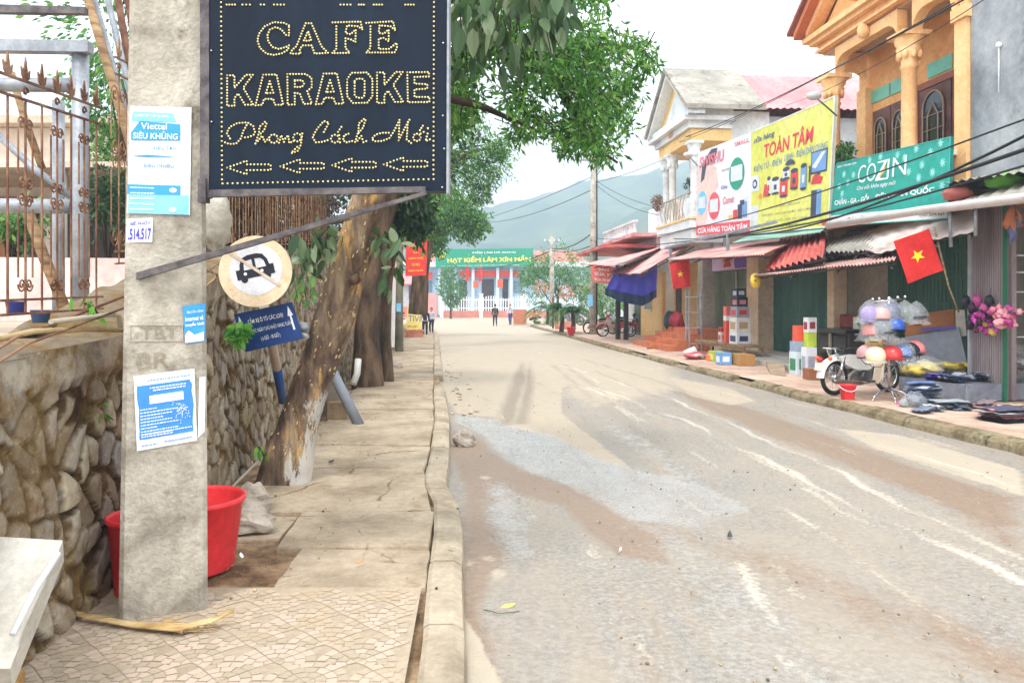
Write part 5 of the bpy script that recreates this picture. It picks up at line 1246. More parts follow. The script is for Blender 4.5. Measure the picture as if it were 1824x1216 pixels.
for s0 in (14.95,16.05,17.4,18.25):
    v_ = part('vent_panel', oh, tq, [(.97,.995,s0,s0+.8,6.42,6.72)])
part('column', oh, beige, [(-.02,.30,18.9,19.22,.12,3.4)]); 
part('column_base', oh, greyw, [(-.06,.36,18.86,19.26,.12,.3)])
part('shop_wall', oh, greyw, [(.9,1.0,17.5,19.3,.12,3.3)])
steel_shutter(oh, 13.95, 17.5, .50, .14, 3.2, green_sh, .12)
# plaques on the beige column
mb = MB(); rbox(mb, -.035, -.021, 19.0, 19.14, 2.62, 2.78); obj('number_plate', mb, paint(120,150,190), oh)
# satellite dish on the roof
t = thing('satellite_dish', 'large grey satellite dish behind the orange gable', 'dish', tuple(RS(1.2,19.9,8.4)))
mb = MB(); Mx = Matrix.Translation(RS(-.1,19.75,9.25)) @ Matrix.Rotation(R_(-20),4,'Z') @ Matrix.Rotation(R_(72),4,'X'); mb.lathe([(0,0),(.3,.02),(.6,.09),(.8,.17),(.82,.18),(.8,.185),(.6,.105),(.3,.04),(0,.02)], Mx, 32); obj('dish', mb, paint(176,184,188,.5), t)
mb = MB(); mb.tube([RS(-.1,19.75,9.25), RS(.3,19.7,8.9), RS(.4,19.6,8.4)], .04, 8); obj('bracket', mb, M['galv'], t)
bush('balcony_shrub', 'leafy green shrub in a pot on the orange balcony', RS(-.1,18.3,4.42), (.42,.62,.48), 2600, .09, M['leaf_mid'], 'shrub', 7, k=14, aspect=.5)
mb = MB(); mb.lathe([(0,0),(.17,0),(.22,.2),(.24,.2),(.22,.21),(.18,.17),(0,.17)], Matrix.Translation(RS(-.16,19.3,4.45)), 16); tag(obj('flower_pot', mb, paint(206,206,200), None, tuple(RS(-.16,19.3,4.45))), 'white flower pot at the left end of the orange balcony', 'pot')
# ---- grey concrete building on the right
gb = thing('concrete_building', 'bare grey rendered upper storey right of the orange house', 'building', tuple(RS(0,11,.12)))
part('wall', gb, M['concrete2'], [(.02,9,7.0,14.15,3.7,12.5)]); part('shop_wall', gb, dark_in, [(.9,9,7.0,13.2,.12,3.69)])
mb = MB(); mb.sphere(RS(-.02,13.4,6.0),.05,8,6); mb.tube([RS(-.02,13.4,6.0),RS(-.02,13.4,5.2)], .01, 5); obj('wall_lamp', mb, wht, gb)
# ---- low shop house behind the boards
sh = thing('shop_house', 'low beige shop house with steel shutters under the advertising boards', 'shop', tuple(RS(0,24,.12)))
part('wall', sh, greyw, [(.5,9,19.32,28.5,.12,5.2)]); part('floor_step', sh, M['pale_concrete'], [(-.5,.49,19.4,28.5,.125,.30)])
part('pillar', sh, beige, [(-.08,.48,23.15,24.0,.30,3.4)]); part('pillar', sh, greyw, [(-.05,.48,28.0,28.5,.30,3.4)]); 
steel_shutter(sh, 24.0, 28.0, .42, .31, 2.75, olive_sh, .13); steel_shutter(sh, 19.5, 23.15, .40, .31, 3.1, green_sh, .13)
part('lintel', sh, paint(206,190,214), [(.30,.48,24.0,28.0,2.76,3.5)]); part('door_post', sh, paint(150,150,130), [(.35,.385,25.9,26.0,.31,2.7)])
part('awning_rail', sh, M['galv'], [(-1.25,-1.18,19.4,28.5,3.60,3.66),(-1.25,-1.18,27.9,28.0,3.0,3.6),(-1.25,-1.18,22.5,22.6,3.0,3.6)])
# banner over shutter 1
q = Quad(RS(.26,27.9,2.78), RS(.26,24.7,2.78), RS(.26,24.7,3.55), RS(.26,27.9,3.55))
bt = thing('shop_banner', 'lilac banner with a red dress figure over the olive shutter', 'banner', tuple(RS(.26,26.3,2.78)))
mb = MB(); q.board(mb, .03); obj('cloth', mb, paint(214,190,224), bt); 
flat_on(q, bt, paint(110,70,170), [[(.66,.0),(.98,.0),(1,.7),(.9,.98),(.7,.98),(.62,.6)]], 'print'); flat_on(q, bt, paint(190,60,60), [[(.34,.1),(.42,.9),(.5,.9),(.56,.1)]], 'print', .008)
flat_on(q, bt, paint(214,150,130), [[(.42,.75),(.46,.95),(.50,.75)],[(.30,.3),(.36,.8),(.40,.3)],[(.52,.3),(.56,.8),(.6,.3)]], 'figure', .012)
text_on(q, (.05,.55,.28,.7), 'SHOP', paint(120,80,160), bt); text_on(q, (.72,.5,.94,.62), 'HÀNG MỚI', wht, bt, .02, 0, .012)

# ---- the three big boards
def board3(bl, br, tr, tl, xx, name, label, mat, th=.06):
    q = Quad(RP(*bl, xx), RP(*br, xx), RP(*tr, xx), RP(*tl, xx)); t = thing(name, label, 'billboard', tuple(RP(*bl, xx)))
    mb = MB(); q.board(mb, th, 0,0,1,1,0); obj('panel', mb, mat, t); return q, t
yel = nmat('yellow_board', [srgb(206,206,84), srgb(216,214,96), srgb(222,220,120)], .6, .5, .03)
q, yb = board3((1337,417),(1476,405),(1488,170),(1337,236), -.6, 'yellow_billboard', 'yellow billboard with red and blue lettering and household appliances', yel)
mb = MB(); q.frame(mb, .008, .01, .08, .012); obj('frame', mb, paint(226,226,220), yb)
redt, blut, gryt = paint(214,60,80,.6), paint(84,130,190,.6), paint(130,130,120,.6)
text_on(q, (.05,.86,.34,.93), 'cửa hàng', paint(100,104,140), yb, .03, .15); text_on(q, (.20,.70,.80,.86), 'TOÀN TÂM', redt, yb, .02, .12)
text_on(q, (.05,.585,.44,.67), 'ĐIỆN TỬ - ĐIỆN', blut, yb, .0, .15); text_on(q, (.47,.60,.95,.69), 'LẠNH - ĐIỆN DÂN DỤNG', blut, yb, .0, .15)
text_on(q, (.28,.215,.68,.25), 'TIVI - TỦ LẠNH - ĐIỀU HÒA', gryt, yb, .0); text_on(q, (.18,.15,.80,.185), 'MÁY GIẶT - MÁY LỌC NƯỚC - NỒI CƠM', gryt, yb, .0); text_on(q, (.24,.09,.76,.12), 'XOONG NỒI - BẾP CÁC LOẠI', gryt, yb, .0); text_on(q, (.16,.035,.8,.06), 'LINH KIỆN ĐIỆN TỬ - ĐIỆN DÂN DỤNG', paint(60,60,50), yb, .02)
dkb, lg, rd, bl_ = paint(60,64,86,.5), paint(210,214,222,.5), paint(206,60,66,.5), paint(110,150,200,.5)
ap = []
mb = MB()      # washing machine, pots, kettles, television, fridge printed on the board
mb.mat(lg); q.poly(mb, rect(.01,.41,.13,.56), .006); mb.mat(dkb); q.ell(mb, .07,.48,.035,.045,.010,18); mb.mat(lg); q.ell(mb, .07,.48,.018,.024,.014,14)
for i,(u,v,w2,h2,c1,c2) in enumerate(((.27,.35,.05,.15,lg,rd),(.36,.35,.10,.13,lg,dkb),(.47,.31,.10,.15,rd,lg),(.50,.46,.09,.08,lg,dkb),(.60,.36,.09,.15,rd,dkb),(.71,.34,.07,.19,bl_,lg))):
    mb.mat(c1); q.poly(mb, [(u-w2/2,v),(u+w2/2,v),(u+w2/2*.9,v+h2),(u-w2/2*.9,v+h2)], .006+.003*i); mb.mat(dkb); q.ell(mb, u, v+h2, w2/2*.95, .02, .0075+.003*i, 14); q.ell(mb, u, v, w2/2, .012, .0075+.003*i, 14)
    mb.mat(c2); q.poly(mb, rect(u-w2*.18,v+h2*.25,u+w2*.18,v+h2*.6), .0085+.003*i)
mb.mat(dkb); q.ell(mb, .55,.565,.06,.05,.030,18,a1=180); q.poly(mb, [(.76,.5),(.79,.52),(.79,.38),(.775,.38),(.775,.5)], .03)
mb.mat(rd); q.poly(mb, [(.79,.36),(.90,.35),(.92,.40),(.84,.44),(.81,.42)], .006); q.poly(mb, [(.20,.34),(.28,.34),(.25,.45),(.22,.45)], .03); mb.mat(paint(226,130,70)); q.ell(mb, .15,.35,.025,.03,.006,12)
mb.mat(dkb); q.poly(mb, rect(.785,.44,.955,.62), .006); mb.mat(bl_); q.poly(mb, rect(.795,.455,.945,.61), .010); mb.mat(lg); q.poly(mb, [(.80,.5),(.90,.60),(.94,.60),(.84,.48)], .014); mb.mat(dkb); q.poly(mb, rect(.85,.425,.89,.44), .006)
mb.mat(dkb); q.poly(mb, rect(.80,.09,.86,.31), .006); mb.mat(bl_); q.poly(mb, rect(.86,.09,.91,.31), .006); mb.mat(lg); q.poly(mb, rect(.01,.12,.12,.27), .006); q.ell(mb, .07,.08,.05,.045,.006,16); mb.mat(rd); q.poly(mb, rect(.93,.02,.98,.06), .008)
obj('printed_picture', mb, None, yb)
q, wb = board3((1240,419),(1336,412),(1337,236),(1243,272), -.6, 'white_billboard', 'white billboard with green, red and blue ovals and a red strip', paint(222,220,222,.5,.05))
flat_on(q, wb, paint(226,80,88,.6), [rect(0,0,1,.115)], 'red_strip'); text_on(q, (.04,.02,.96,.10), 'CỬA HÀNG TOÀN TÂM', wht, wb, .03, 0, .009)
text_on(q, (.05,.80,.55,.93), 'SWISHU', paint(222,120,134,.6), wb, .03, .1, .014); text_on(q, (.74,.91,.98,.955), 'SMALL', paint(222,120,134), wb, .02)
mb = MB(); mb.mat(paint(228,196,186)); q.poly(mb, [(0,.12),(.2,.12),(.28,.4),(.45,.55),(.40,.75),(.2,.85),(.0,.8)], .005)
mb.mat(paint(70,66,80)); q.poly(mb, [(.08,.62),(.12,.86),(.30,.98),(.42,.97),(.38,.84),(.2,.8),(.16,.66)], .008)
for u,v,ru,rv,c in ((.78,.62,.13,.17,(34,150,120)),(.37,.32,.11,.155,(220,84,90)),(.12,.38,.10,.14,(110,190,226))):
    mb.mat(paint(*c,.6)); q.ell(mb, u,v,ru,rv,.011,28); mb.mat(lg); q.poly(mb, rect(u-ru*.75,v-rv*.45,u+ru*.75,v+rv*.5), .016)
for i,(u,v,h2,c) in enumerate(((.68,.14,.05,paint(230,190,90)),(.76,.14,.10,rd),(.84,.14,.15,dkb),(.92,.15,.16,bl_),(.88,.28,.05,dkb))): mb.mat(c); q.poly(mb, rect(u-.035,v,u+.035,v+h2), .006+.003*i)
obj('printed_picture', mb, None, wb)
text_on(q, (.52,.68,.66,.71), 'MÁY GIẶT', paint(130,130,140), wb, .02); text_on(q, (.54,.32,.74,.40), 'Comet', paint(224,130,140), wb, .02, .2); text_on(q, (.5,.49,.62,.53), 'Gas', blut, wb, .02, .2)
teal = nmat('teal_board', [srgb(34,150,136), srgb(44,164,148)], .6, .5, .03)
q, cb = board3((1478,403),(1690,390),(1694,243),(1490,291), -.55, 'teal_billboard', 'teal bedding shop billboard with white star flowers and tall thin lettering', teal)
flat_on(q, cb, paint(220,224,222,.6), [rect(0,0,1,.17)], 'white_strip'); mb = MB(); q.frame(mb, .005, .012, .07, .012); obj('frame', mb, paint(70,170,160), cb)
text_on(q, (.25,.62,.42,.88), 'CO', wht, cb, -.005, 0); text_on(q, (.52,.63,.68,.89), 'IN', wht, cb, -.005, 0); flat_on(q, cb, wht, [[(.43,.88),(.52,.89),(.46,.64),(.53,.63),(.53,.61),(.42,.61),(.42,.64),(.49,.86),(.43,.86)]], 'lettering', .008)
flat_on(q, cb, paint(222,196,120), [[(.45,.66),(.47,.72),(.505,.84),(.50,.72),(.47,.66)]], 'leaf_mark', .012)
text_on(q, (.25,.50,.60,.58), 'Cho sức khỏe ngày mới', wht, cb, .01, .2); text_on(q, (.03,.33,.40,.45), 'CHĂN - GA - GỐI -', wht, cb, .03); text_on(q, (.43,.33,.90,.45), 'ĐỆM HÀN QUỐC', wht, cb, .03)
text_on(q, (.02,.92,.22,.955), 'CÔNG TY TNHH MAY COZIN', wht, cb, .02); text_on(q, (.18,.04,.62,.13), 'ĐẠI LÝ TOÀN TÂM', paint(30,130,110), cb, .03, 0, .01); text_on(q, (.80,.05,.97,.10), '0987.654.321', gryt, cb, .02, 0, .01)
mb = MB(); lt_ = paint(150,216,206,.6)
for u, v in ((.1,.8),(.06,.62),(.15,.66),(.1,.5),(.2,.76),(.45,.95),(.6,.92),(.66,.86),(.75,.94),(.80,.72),(.86,.86),(.93,.95),(.95,.7),(.78,.56),(.70,.66),(.95,.42),(.88,.6),(.35,.93)):
    for k in range(4):
        a = k*math.pi/4; q.poly(mb, [(u+math.cos(a)*.02-math.sin(a)*.003, v+math.sin(a)*.055+math.cos(a)*.008),(u-math.cos(a)*.02-math.sin(a)*.003, v-math.sin(a)*.055+math.cos(a)*.008),(u-math.cos(a)*.02+math.sin(a)*.003, v-math.sin(a)*.055-math.cos(a)*.008),(u+math.cos(a)*.02+math.sin(a)*.003, v+math.sin(a)*.055-math.cos(a)*.008)], .0045+.0006*k)
obj('star_flowers', mb, lt_, cb)
# board lamps on arms
for px, py, ex, ey, lb in ((1450,171,1490,206,'small floodlight on an arm above the yellow billboard'),(1226,276,1243,296,'small floodlight on an arm above the white billboard')):
    t = thing('floodlight', lb, 'lamp', tuple(RP(px,py,-1.6))); mb = MB(); mb.tube([RP(px,py,-1.6), RP(ex,ey,-.62)], .02, 6); obj('arm', mb, M['galv'], t)
    mb = MB(); c = RP(px,py,-1.65); mb.sphere(c, (.16,.14,.09), 10, 6); obj('lamp_head', mb, paint(190,192,190,.4), t)
# ---- tin awnings
pink_tin = nmat('faded_red_tin', [srgb(190,128,124), srgb(212,156,150), srgb(222,176,168)], .9, .7, .15, 9, dirt=(srgb(160,108,92), 1.3, .6))
red_tin = nmat('red_tin', [srgb(166,66,62), srgb(192,88,82), srgb(206,112,102)], 1.0, .65, .15, 9, dirt=(srgb(150,84,70), 1.4, .62))
pale_tin = nmat('pale_tin', [srgb(196,172,162), srgb(216,196,186), srgb(224,208,200)], .9, .7, .15, 9, dirt=(srgb(176,140,120), 1.2, .6))
grey_tin = nmat('grey_fibre_cement', [srgb(142,138,128), srgb(170,164,152)], 1, .85, .3, 14, dirt=(srgb(108,98,84), 1.2, .58))
mint_tin = nmat('mint_tin', [srgb(128,170,156), srgb(150,188,174)], 1, .6, .1, 9)
def awning(label, a0, a1, b0, b1, mat, pitch=.15, amp=.02, rag=0, frame=True, name='tin_awning'):
    t = thing(name, label, 'awning', tuple(b0)); mb = MB(); corrugated(mb, a0, a1, b0, b1, pitch, amp, .005, rag); obj('tin_sheet', mb, mat, t)
    if frame:
        mb = MB(); d = Vector((0,0,-.05-amp))
        a0, a1, b0, b1 = map(Vector, (a0,a1,b0,b1))
        for f in (.04,.5,.93): mb.tube([a0.lerp(b0,f)+d, a1.lerp(b1,f)+d], .02, 4)
        for g in (.02,.34,.66,.98): mb.tube([a0.lerp(a1,g)+d*1.7, b0.lerp(b1,g)+d*1.7], .022, 4)
        obj('frame', mb, M['dark_steel'], t)
    return t
awning('pinkish tin awning over the olive shutter with the lilac banner', RP(1262,442,.3), RP(1440,420,.3), RP(1190,462,-2.0), RP(1362,453,-2.0), pink_tin)
awning('mint green tin strip between the yellow billboard and the red awning', RP(1340,418,-.3), RP(1476,404,-.3), RP(1305,433,-1.0), RP(1462,413,-1.0), mint_tin, .12, .015, 0, False)
awning('deep red corrugated sheet right of the pink awning', RP(1395,424,-.2), RP(1474,412,-.2), RP(1365,482,-1.7), RP(1470,455,-1.7), red_tin, .26, .05)
awning('pale pink ragged tin awning over the green shutter', RP(1392,478,.2), RP(1600,440,.2), RP(1341,491,-1.9), RP(1596,464,-1.7), nmat('pale_pink_tin', [srgb(206,150,142), srgb(222,174,166), srgb(214,190,178)], .9, .7, .15, 9, dirt=(srgb(176,120,96), 1.3, .62)), .11, .02, .06)
awning('grey fibre cement roof piece with ragged edge above the pink awning', RP(1466,425,.3), RP(1640,396,.3), RP(1445,451,-1.0), RP(1570,446,-1.0), grey_tin, .18, .03, .12)
awning('whitish translucent sheet roof left of the corrugated shutter column', RP(1500,428,.2), RP(1732,346,.2), RP(1560,452,-1.3), RP(1736,412,-1.2), pale_tin, .3, .012)
awning('pink tin awning over the blue tarpaulin', RP(1178,440,1.2), RP(1240,432,.2), RP(1085,487,-2.1), RP(1141,487,-2.3), pink_tin)
awning('long pinkish tin awning reaching out to the street pole', RP(1140,448,1.0), RP(1190,436,1.0), RP(1041,471,-3.2), RP(1096,473,-3.0), pink_tin)
t = thing('canopy', 'long low canopy with pale front beam crossing at far right', 'canopy', tuple(RP(1810,352,-1.5)))
mb = MB(); mb.tube([RP(1475,402,-1.3), RP(1640,375,-1.3), RP(1830,352,-1.3), RP(1990,322,-1.3)], .075, 10); obj('front_beam', mb, paint(206,196,190,.4), t)
mb = MB(); corrugated(mb, RP(1690,368,.3), RP(1990,250,.3), RP(1620,377,-1.25), RP(1990,322,-1.25), .3, .02); obj('roof_sheet', mb, grey_tin, t)
mb = MB(); corrugated(mb, RP(1700,326,.3), RP(1990,262,.3), RP(1684,325,-.9), RP(1990,285,-.9), .2, .02); obj('roof_sheet', mb, grey_tin, t)
mb = MB(); mb.tube([RP(1738,352,-1.2),RP(1738,420,-1.2)], .03, 6); mb.tube([RP(1692,362,-1.2),RP(1694,440,-1.2)], .03, 6); obj('hanger', mb, M['galv'], t)
mb = MB(); mb.blob(RP(1705,345,-.6), (.22,.3,.12), .3, 2, 4); tag(obj('rolled_cloth', mb, paint(200,110,100), None), 'bundle of reddish cloth between the canopy roofs', 'cloth')
mb = MB(); mb.blob(RP(1792,322,-.4), (.25,.3,.13), .4, 2, 6); tag(obj('green_tarp', mb, paint(120,190,70), None), 'bright green tarp stuffed under the canopy roof', 'tarp')
# corrugated folded shutter standing as a column
t = thing('folded_shutter', 'tall greyish purple corrugated shutter folded beside the last shop', 'shutter', tuple(RS(-.5,13.5,.12)))
shm = nmat('purple_grey_metal', [srgb(120,104,108), srgb(146,130,132), srgb(160,146,146)], 1.2, .55, .15, 20, stretch=(1,1,.25), dirt=(srgb(126,96,88), 1.6, .62))
mb = MB(); s1_, s0_ = sfor(1733,-.4), sfor(1792,-.4); k = 15
for i in range(k):
    a = s0_+(s1_-s0_)*i/k; b = s0_+(s1_-s0_)*(i+.62)/k; rbox(mb, -.42,-.30,a,b,.14,3.35)
rbox(mb, -.36,-.22,s0_,s1_,.14,3.34); obj('leaves', mb, shm, t)
part('post', t, paint(168,170,172), [(-.46,-.38,s1_+.002,s1_+.05,.13,3.4)]); part('post', t, paint(40,110,80), [(-.46,-.41,s0_-.05,s0_-.002,.13,3.4)])

# ---- white balcony house beyond
wh = thing('white_balcony_house', 'white and yellow house with balcony, twin columns and a deep red tin roof', 'house', tuple(RS(0,30,.12)))
cream = nmat('white_render', [srgb(196,200,202), srgb(218,222,222), srgb(228,230,228)], .8, .85, .1, 14, dirt=(srgb(170,166,156), 1.6, .64)); ylw = nmat('pale_yellow_render', [srgb(232,190,120), srgb(240,206,146)], 1, .85, .1)
part('wall', wh, cream, [(.8,2.2,27.6,32.0,3.2,8.3),(.2,.79,27.6,31.9,3.2,4.2)])
part('side_wall', wh, M['concrete2'], [(2.2,13,27.62,33,3.2,8.15)])
part('lower_wall', wh, ylw, [(.6,9,28.6,33.5,.12,3.19)])
part('balcony_floor', wh, cream, [(-.7,.8,27.4,31.4,4.25,4.55),(-.6,.8,27.5,31.3,3.75,4.249)]); part('balcony_edge', wh, ylw, [(-.74,.8,27.36,31.44,4.551,4.62)])
for s in (31.0,27.7): column(wh, s, -.45, 4.62, 7.15, .14, cream)
column(wh, 30.2, -.45, 4.62, 7.15, .14, cream)
mb = MB(); mb.tube([RS(-.6,s,5.5) for s in (27.6,29,30.2,31.1)], .03, 6)
for i in range(9):
    s = 27.9+i*.36; mb.tube([RS(-.6,s,4.62), RS(-.6-.12*math.sin(i),s+.12,5.05), RS(-.6,s,5.5)], .015, 5); mb.tube([RS(-.6,s,5.5), RS(-.62,s+.18,5.1), RS(-.6,s+.3,4.65)], .015, 5)
obj('balustrade', mb, paint(180,160,140), wh)
part('balustrade_panel', wh, cream, [(-.65,-.52,27.45,28.1,4.63,5.3),(-.65,-.52,30.6,31.3,4.63,5.3)])
part('beam', wh, ylw, [(-.62,.8,27.5,31.4,7.25,7.65)]); part('entablature', wh, cream, [(-.75,.8,27.4,31.6,7.66,7.9),(-.95,.8,27.2,31.9,7.9,8.05),(-.8,.8,27.3,31.7,8.05,8.3)])
mb = MB(); mb.prism([RS(-.5,27.2,8.31), RS(-.5,29.5,10.0), RS(-.5,31.9,8.31)], RS(.3,0,0)-RS(0,0,0)); obj('pediment', mb, ylw, wh)
mb = MB(); mb.prism([RS(-.55,28.2,8.36), RS(-.55,29.5,9.4), RS(-.55,30.9,8.36)], RS(.06,0,0)-RS(0,0,0)); obj('pediment_panel', mb, cream, wh)
rake(wh, 26.9, 32.2, 8.2, 1.95, -1.0, 1.8, .16, nmat('weathered_concrete_roof', [srgb(132,128,118), srgb(168,162,150)], 1, .9, .3, 10, dirt=(srgb(104,98,88), 1.4, .56)), 'roof'); rake(wh, 27.0, 32.1, 8.06, 1.9, -.9, -.3, .16, cream)
mb = MB()
corrugated(mb, RS(1.8,29.6,10.15), RS(14.5,29.6,10.15), RS(1.8,27.2,8.35), RS(14.5,27.2,8.35), .25, .03); corrugated(mb, RS(1.8,29.6,10.15), RS(14.5,29.6,10.15), RS(1.8,33.6,8.3), RS(14.5,33.6,8.3), .25, .03)
obj('tin_roof', mb, nmat('rose_tin', [srgb(206,120,122), srgb(220,140,140), srgb(228,158,156)], .4, .7, .1, 5), wh)
part('balcony_door', wh, paint(120,110,100), [(.75,.799,28.4,29.6,4.62,6.9)]); part('parapet_vent', wh, paint(196,150,110), [(-.78,-.751,29.2,29.6,7.72,7.86)])
bush('balcony_flowers', 'reddish flowering plant hanging on the white balcony', RS(-.75,31.2,5.25), (.3,.45,.3), 500, .10, leafmat('mixed_flower', srgb(70,96,56), srgb(130,110,80), srgb(214,120,110), .3), 'plant', 5, k=8)
bush('balcony_plant', 'small green plant by the right column of the white balcony', RS(-.5,28.1,5.5), (.2,.2,.35), 260, .09, M['leaf_dark'], 'plant', 6, k=5)
# ---- small far house behind awnings
fh = thing('small_villa', 'small white house with a roof terrace and pink ledge beyond the awnings', 'house', tuple(RS(1,39,.12)))
part('wall', fh, cream, [(.6,7,36,42,.12,4.6)]); part('terrace_slab', fh, pink_tin, [(-.6,7,35.5,42.6,4.62,4.78)]); part('upper_wall', fh, cream, [(1.6,6,36.6,41,4.79,6.4)])
mb = MB(); 
for i in range(15): mb.lathe([(.07,0),(.1,.12),(.05,.3),(.08,.45),(.07,.5)], Matrix.Translation(RS(-.4,36+i*.44,4.78)), 8)
obj('balusters', mb, cream, fh); part('terrace_rail', fh, cream, [(-.5,-.3,35.8,42.4,5.281,5.38)])
part('canopy_slab', fh, red_tin, [(-1.8,.599,36,43,4.15,4.3)])
part('yellow_wall', fh, ylw, [(.45,.599,34.6,39.5,.12,3.0)])
w_ = part('window', fh, paint(214,206,180), [(.40,.449,36.2,37.4,1.3,2.5)]); part('pane', w_, paint(110,120,120,.2), [(.385,.399,36.28,36.75,1.38,2.42),(.385,.399,36.82,37.32,1.38,2.42)])
part('door', fh, paint(60,96,84), [(.40,.449,38.2,39.2,.14,2.3)])
# stall posts under the awnings at left
for i,(s,x,lb) in enumerate(((34.2,-1.6,'dark wooden stall post left of the blue cloth end'),(33.6,-1.4,'second dark stall post beside the first'),(29.6,-.4,'dark post behind the hanging flag on the wall'))):
    mb = MB(); rbox(mb, x-.09, x+.09, s-.09, s+.09, .12, 3.25); tag(obj('stall_post', mb, nmat('dark_timber_%d' % i, [srgb(50,42,38), srgb(76,64,54)], 4, .85, .3), None, tuple(RS(x,s,.12))), lb, 'post')
part_ = thing('blue_tarpaulin', 'deep blue tarpaulin hanging under the pink awning', 'tarpaulin', tuple(P(1125,520,31)))
mb = MB(); n = 26; vs = []
topp = [P(1098,480,32.5), P(1120,490,32), P(1150,485,31), P(1171,468,30.2)]; bot = [P(1078,517,33), P(1105,524,32), P(1145,532,31), P(1169,520,30.2)]
def lerpl(l, f): f *= len(l)-1; a = min(int(f), len(l)-2); return l[a].lerp(l[a+1], f-a)
for j in range(9):
    for i in range(n+1):
        a, b = lerpl(topp, i/n), lerpl(bot, i/n); p = a.lerp(b, j/8); vs.append(p+Vector((0,.12*math.sin(i*1.1)*j/8+.08*mnoise.noise(Vector((i*.5,j*.4,0))),0)))
mb.add(vs, [(j*(n+1)+i, j*(n+1)+i+1, (j+1)*(n+1)+i+1, (j+1)*(n+1)+i) for j in range(8) for i in range(n)], True)
blue_t = nmat('blue_tarp', [srgb(66,58,196), srgb(86,76,220)], 1, .5, .1); obj('cloth', mb, blue_t, part_)
mb = MB(); vs = []
for j in range(4):
    for i in range(n+1):
        b = lerpl(bot, i/n); vs.append(b+Vector((0,-.05+.12*math.sin(i*1.1),.10-j*.10-.1*math.sin(math.pi*i/n)*j/3)))
mb.add(vs, [(j*(n+1)+i, j*(n+1)+i+1, (j+1)*(n+1)+i+1, (j+1)*(n+1)+i) for j in range(3) for i in range(n)], True); obj('hem', mb, nmat('dark_blue_tarp', [srgb(18,36,80), srgb(28,48,96)], 1, .5, .1), part_)
# small pink sign on the far awning
q = Quad(P(1056,503,34.5), P(1100,507,33.5), P(1096,476,33.5), P(1053,471,34.5))
ps = thing('pink_shop_sign', 'small pinkish red shop sign hung from the far awning beside the pole', 'sign', tuple(P(1078,505,34))); mb = MB(); q.board(mb, .05); obj('panel', mb, paint(224,110,104,.6), ps)
text_on(q, (.3,.72,.72,.9), 'BÁN', paint(250,220,214), ps, .03); text_on(q, (.12,.42,.9,.66), 'SỬA XE', paint(250,220,214), ps, .03); text_on(q, (.1,.12,.9,.34), 'RỬA XE MÁY', paint(250,220,214), ps, .03)

# ---- flags
def star_pts(cu, cv, ru, rv, rot=0): return [(cu+ru*(1 if k % 2 == 0 else .40)*math.sin(R_(36*k+rot)), cv+rv*(1 if k % 2 == 0 else .40)*math.cos(R_(36*k+rot))) for k in range(10)]
redf = nmat('flag_red', [srgb(204,36,36), srgb(222,52,48)], 1.5, .6, .1, 6); yst = paint(250,214,40,.6)
def flag(label, c, parent_pole, wave=.05, rot=0, seed=1, star=True, name='national_flag'):
    t = thing(name, label, 'flag', tuple(parent_pole[0]))
    if len(parent_pole) > 1: mb = MB(); mb.tube(parent_pole, .016, 8); obj('flagpole', mb, nmat('flag_pole_mat', [srgb(150,130,90), srgb(196,186,150)], 6, .7, .1, stretch=(1,1,4)), t)
    q = Quad(*c); n, m = 22, 16; vs = []
    fw = lambda u,v: wave*math.sin(u*7+seed+v*2)*(.3+u)+wave*.5*math.sin(v*5+u*3)
    for j in range(m+1):
        for i in range(n+1): vs.append(q.pt(i/n, j/m, fw(i/n,j/m)))
    mb = MB(); mb.add(vs, [(j*(n+1)+i, j*(n+1)+i+1, (j+1)*(n+1)+i+1, (j+1)*(n+1)+i) for j in range(m) for i in range(n)], True)
    cl_ = obj('cloth', mb, redf, t)
    if star:
        mb = MB(); asp = (q.c[1]-q.c[0]).length/(q.c[3]-q.c[0]).length; sp = star_pts(.5,.5,.20,.20*asp, rot); 
        # star follows the waves: fan of thin triangles
        vs = []; fs = []
        for k in range(10):
            a, b = sp[k], sp[(k+1)%10]
            for r_ in range(5):
                f0, f1_ = r_/5, (r_+1)/5; pp = [(.5+(a[0]-.5)*f, .5+(a[1]-.5)*f) for f in (f0,f1_)]+[(.5+(b[0]-.5)*f, .5+(b[1]-.5)*f) for f in (f1_,f0)]
                o_ = len(vs); vs += [q.pt(u,v,fw(u,v)+.009) for u,v in pp]; fs.append((o_,o_+1,o_+2,o_+3))
        mb.add(vs, fs, False); obj('star', mb, yst, cl_)
    return t
Yf = 13.2
flag('large red flag with yellow star tilted on a pole before the right shop', [P(1617,505,Yf), P(1679,481,Yf-.1), P(1655,407,Yf-.1), P(1592,430,Yf)], [P(1708,556,13.6), P(1690,510,13.5), P(1664,404,Yf-.05)], .035, -18)
flag('red flag with yellow star hanging flat by the far awning post', [P(1199,515,26), P(1230,510,25.8), P(1228,462,25.8), P(1192,466,26)], [P(1192,466,26), P(1229,461,25.8)], .03, 0, 3)

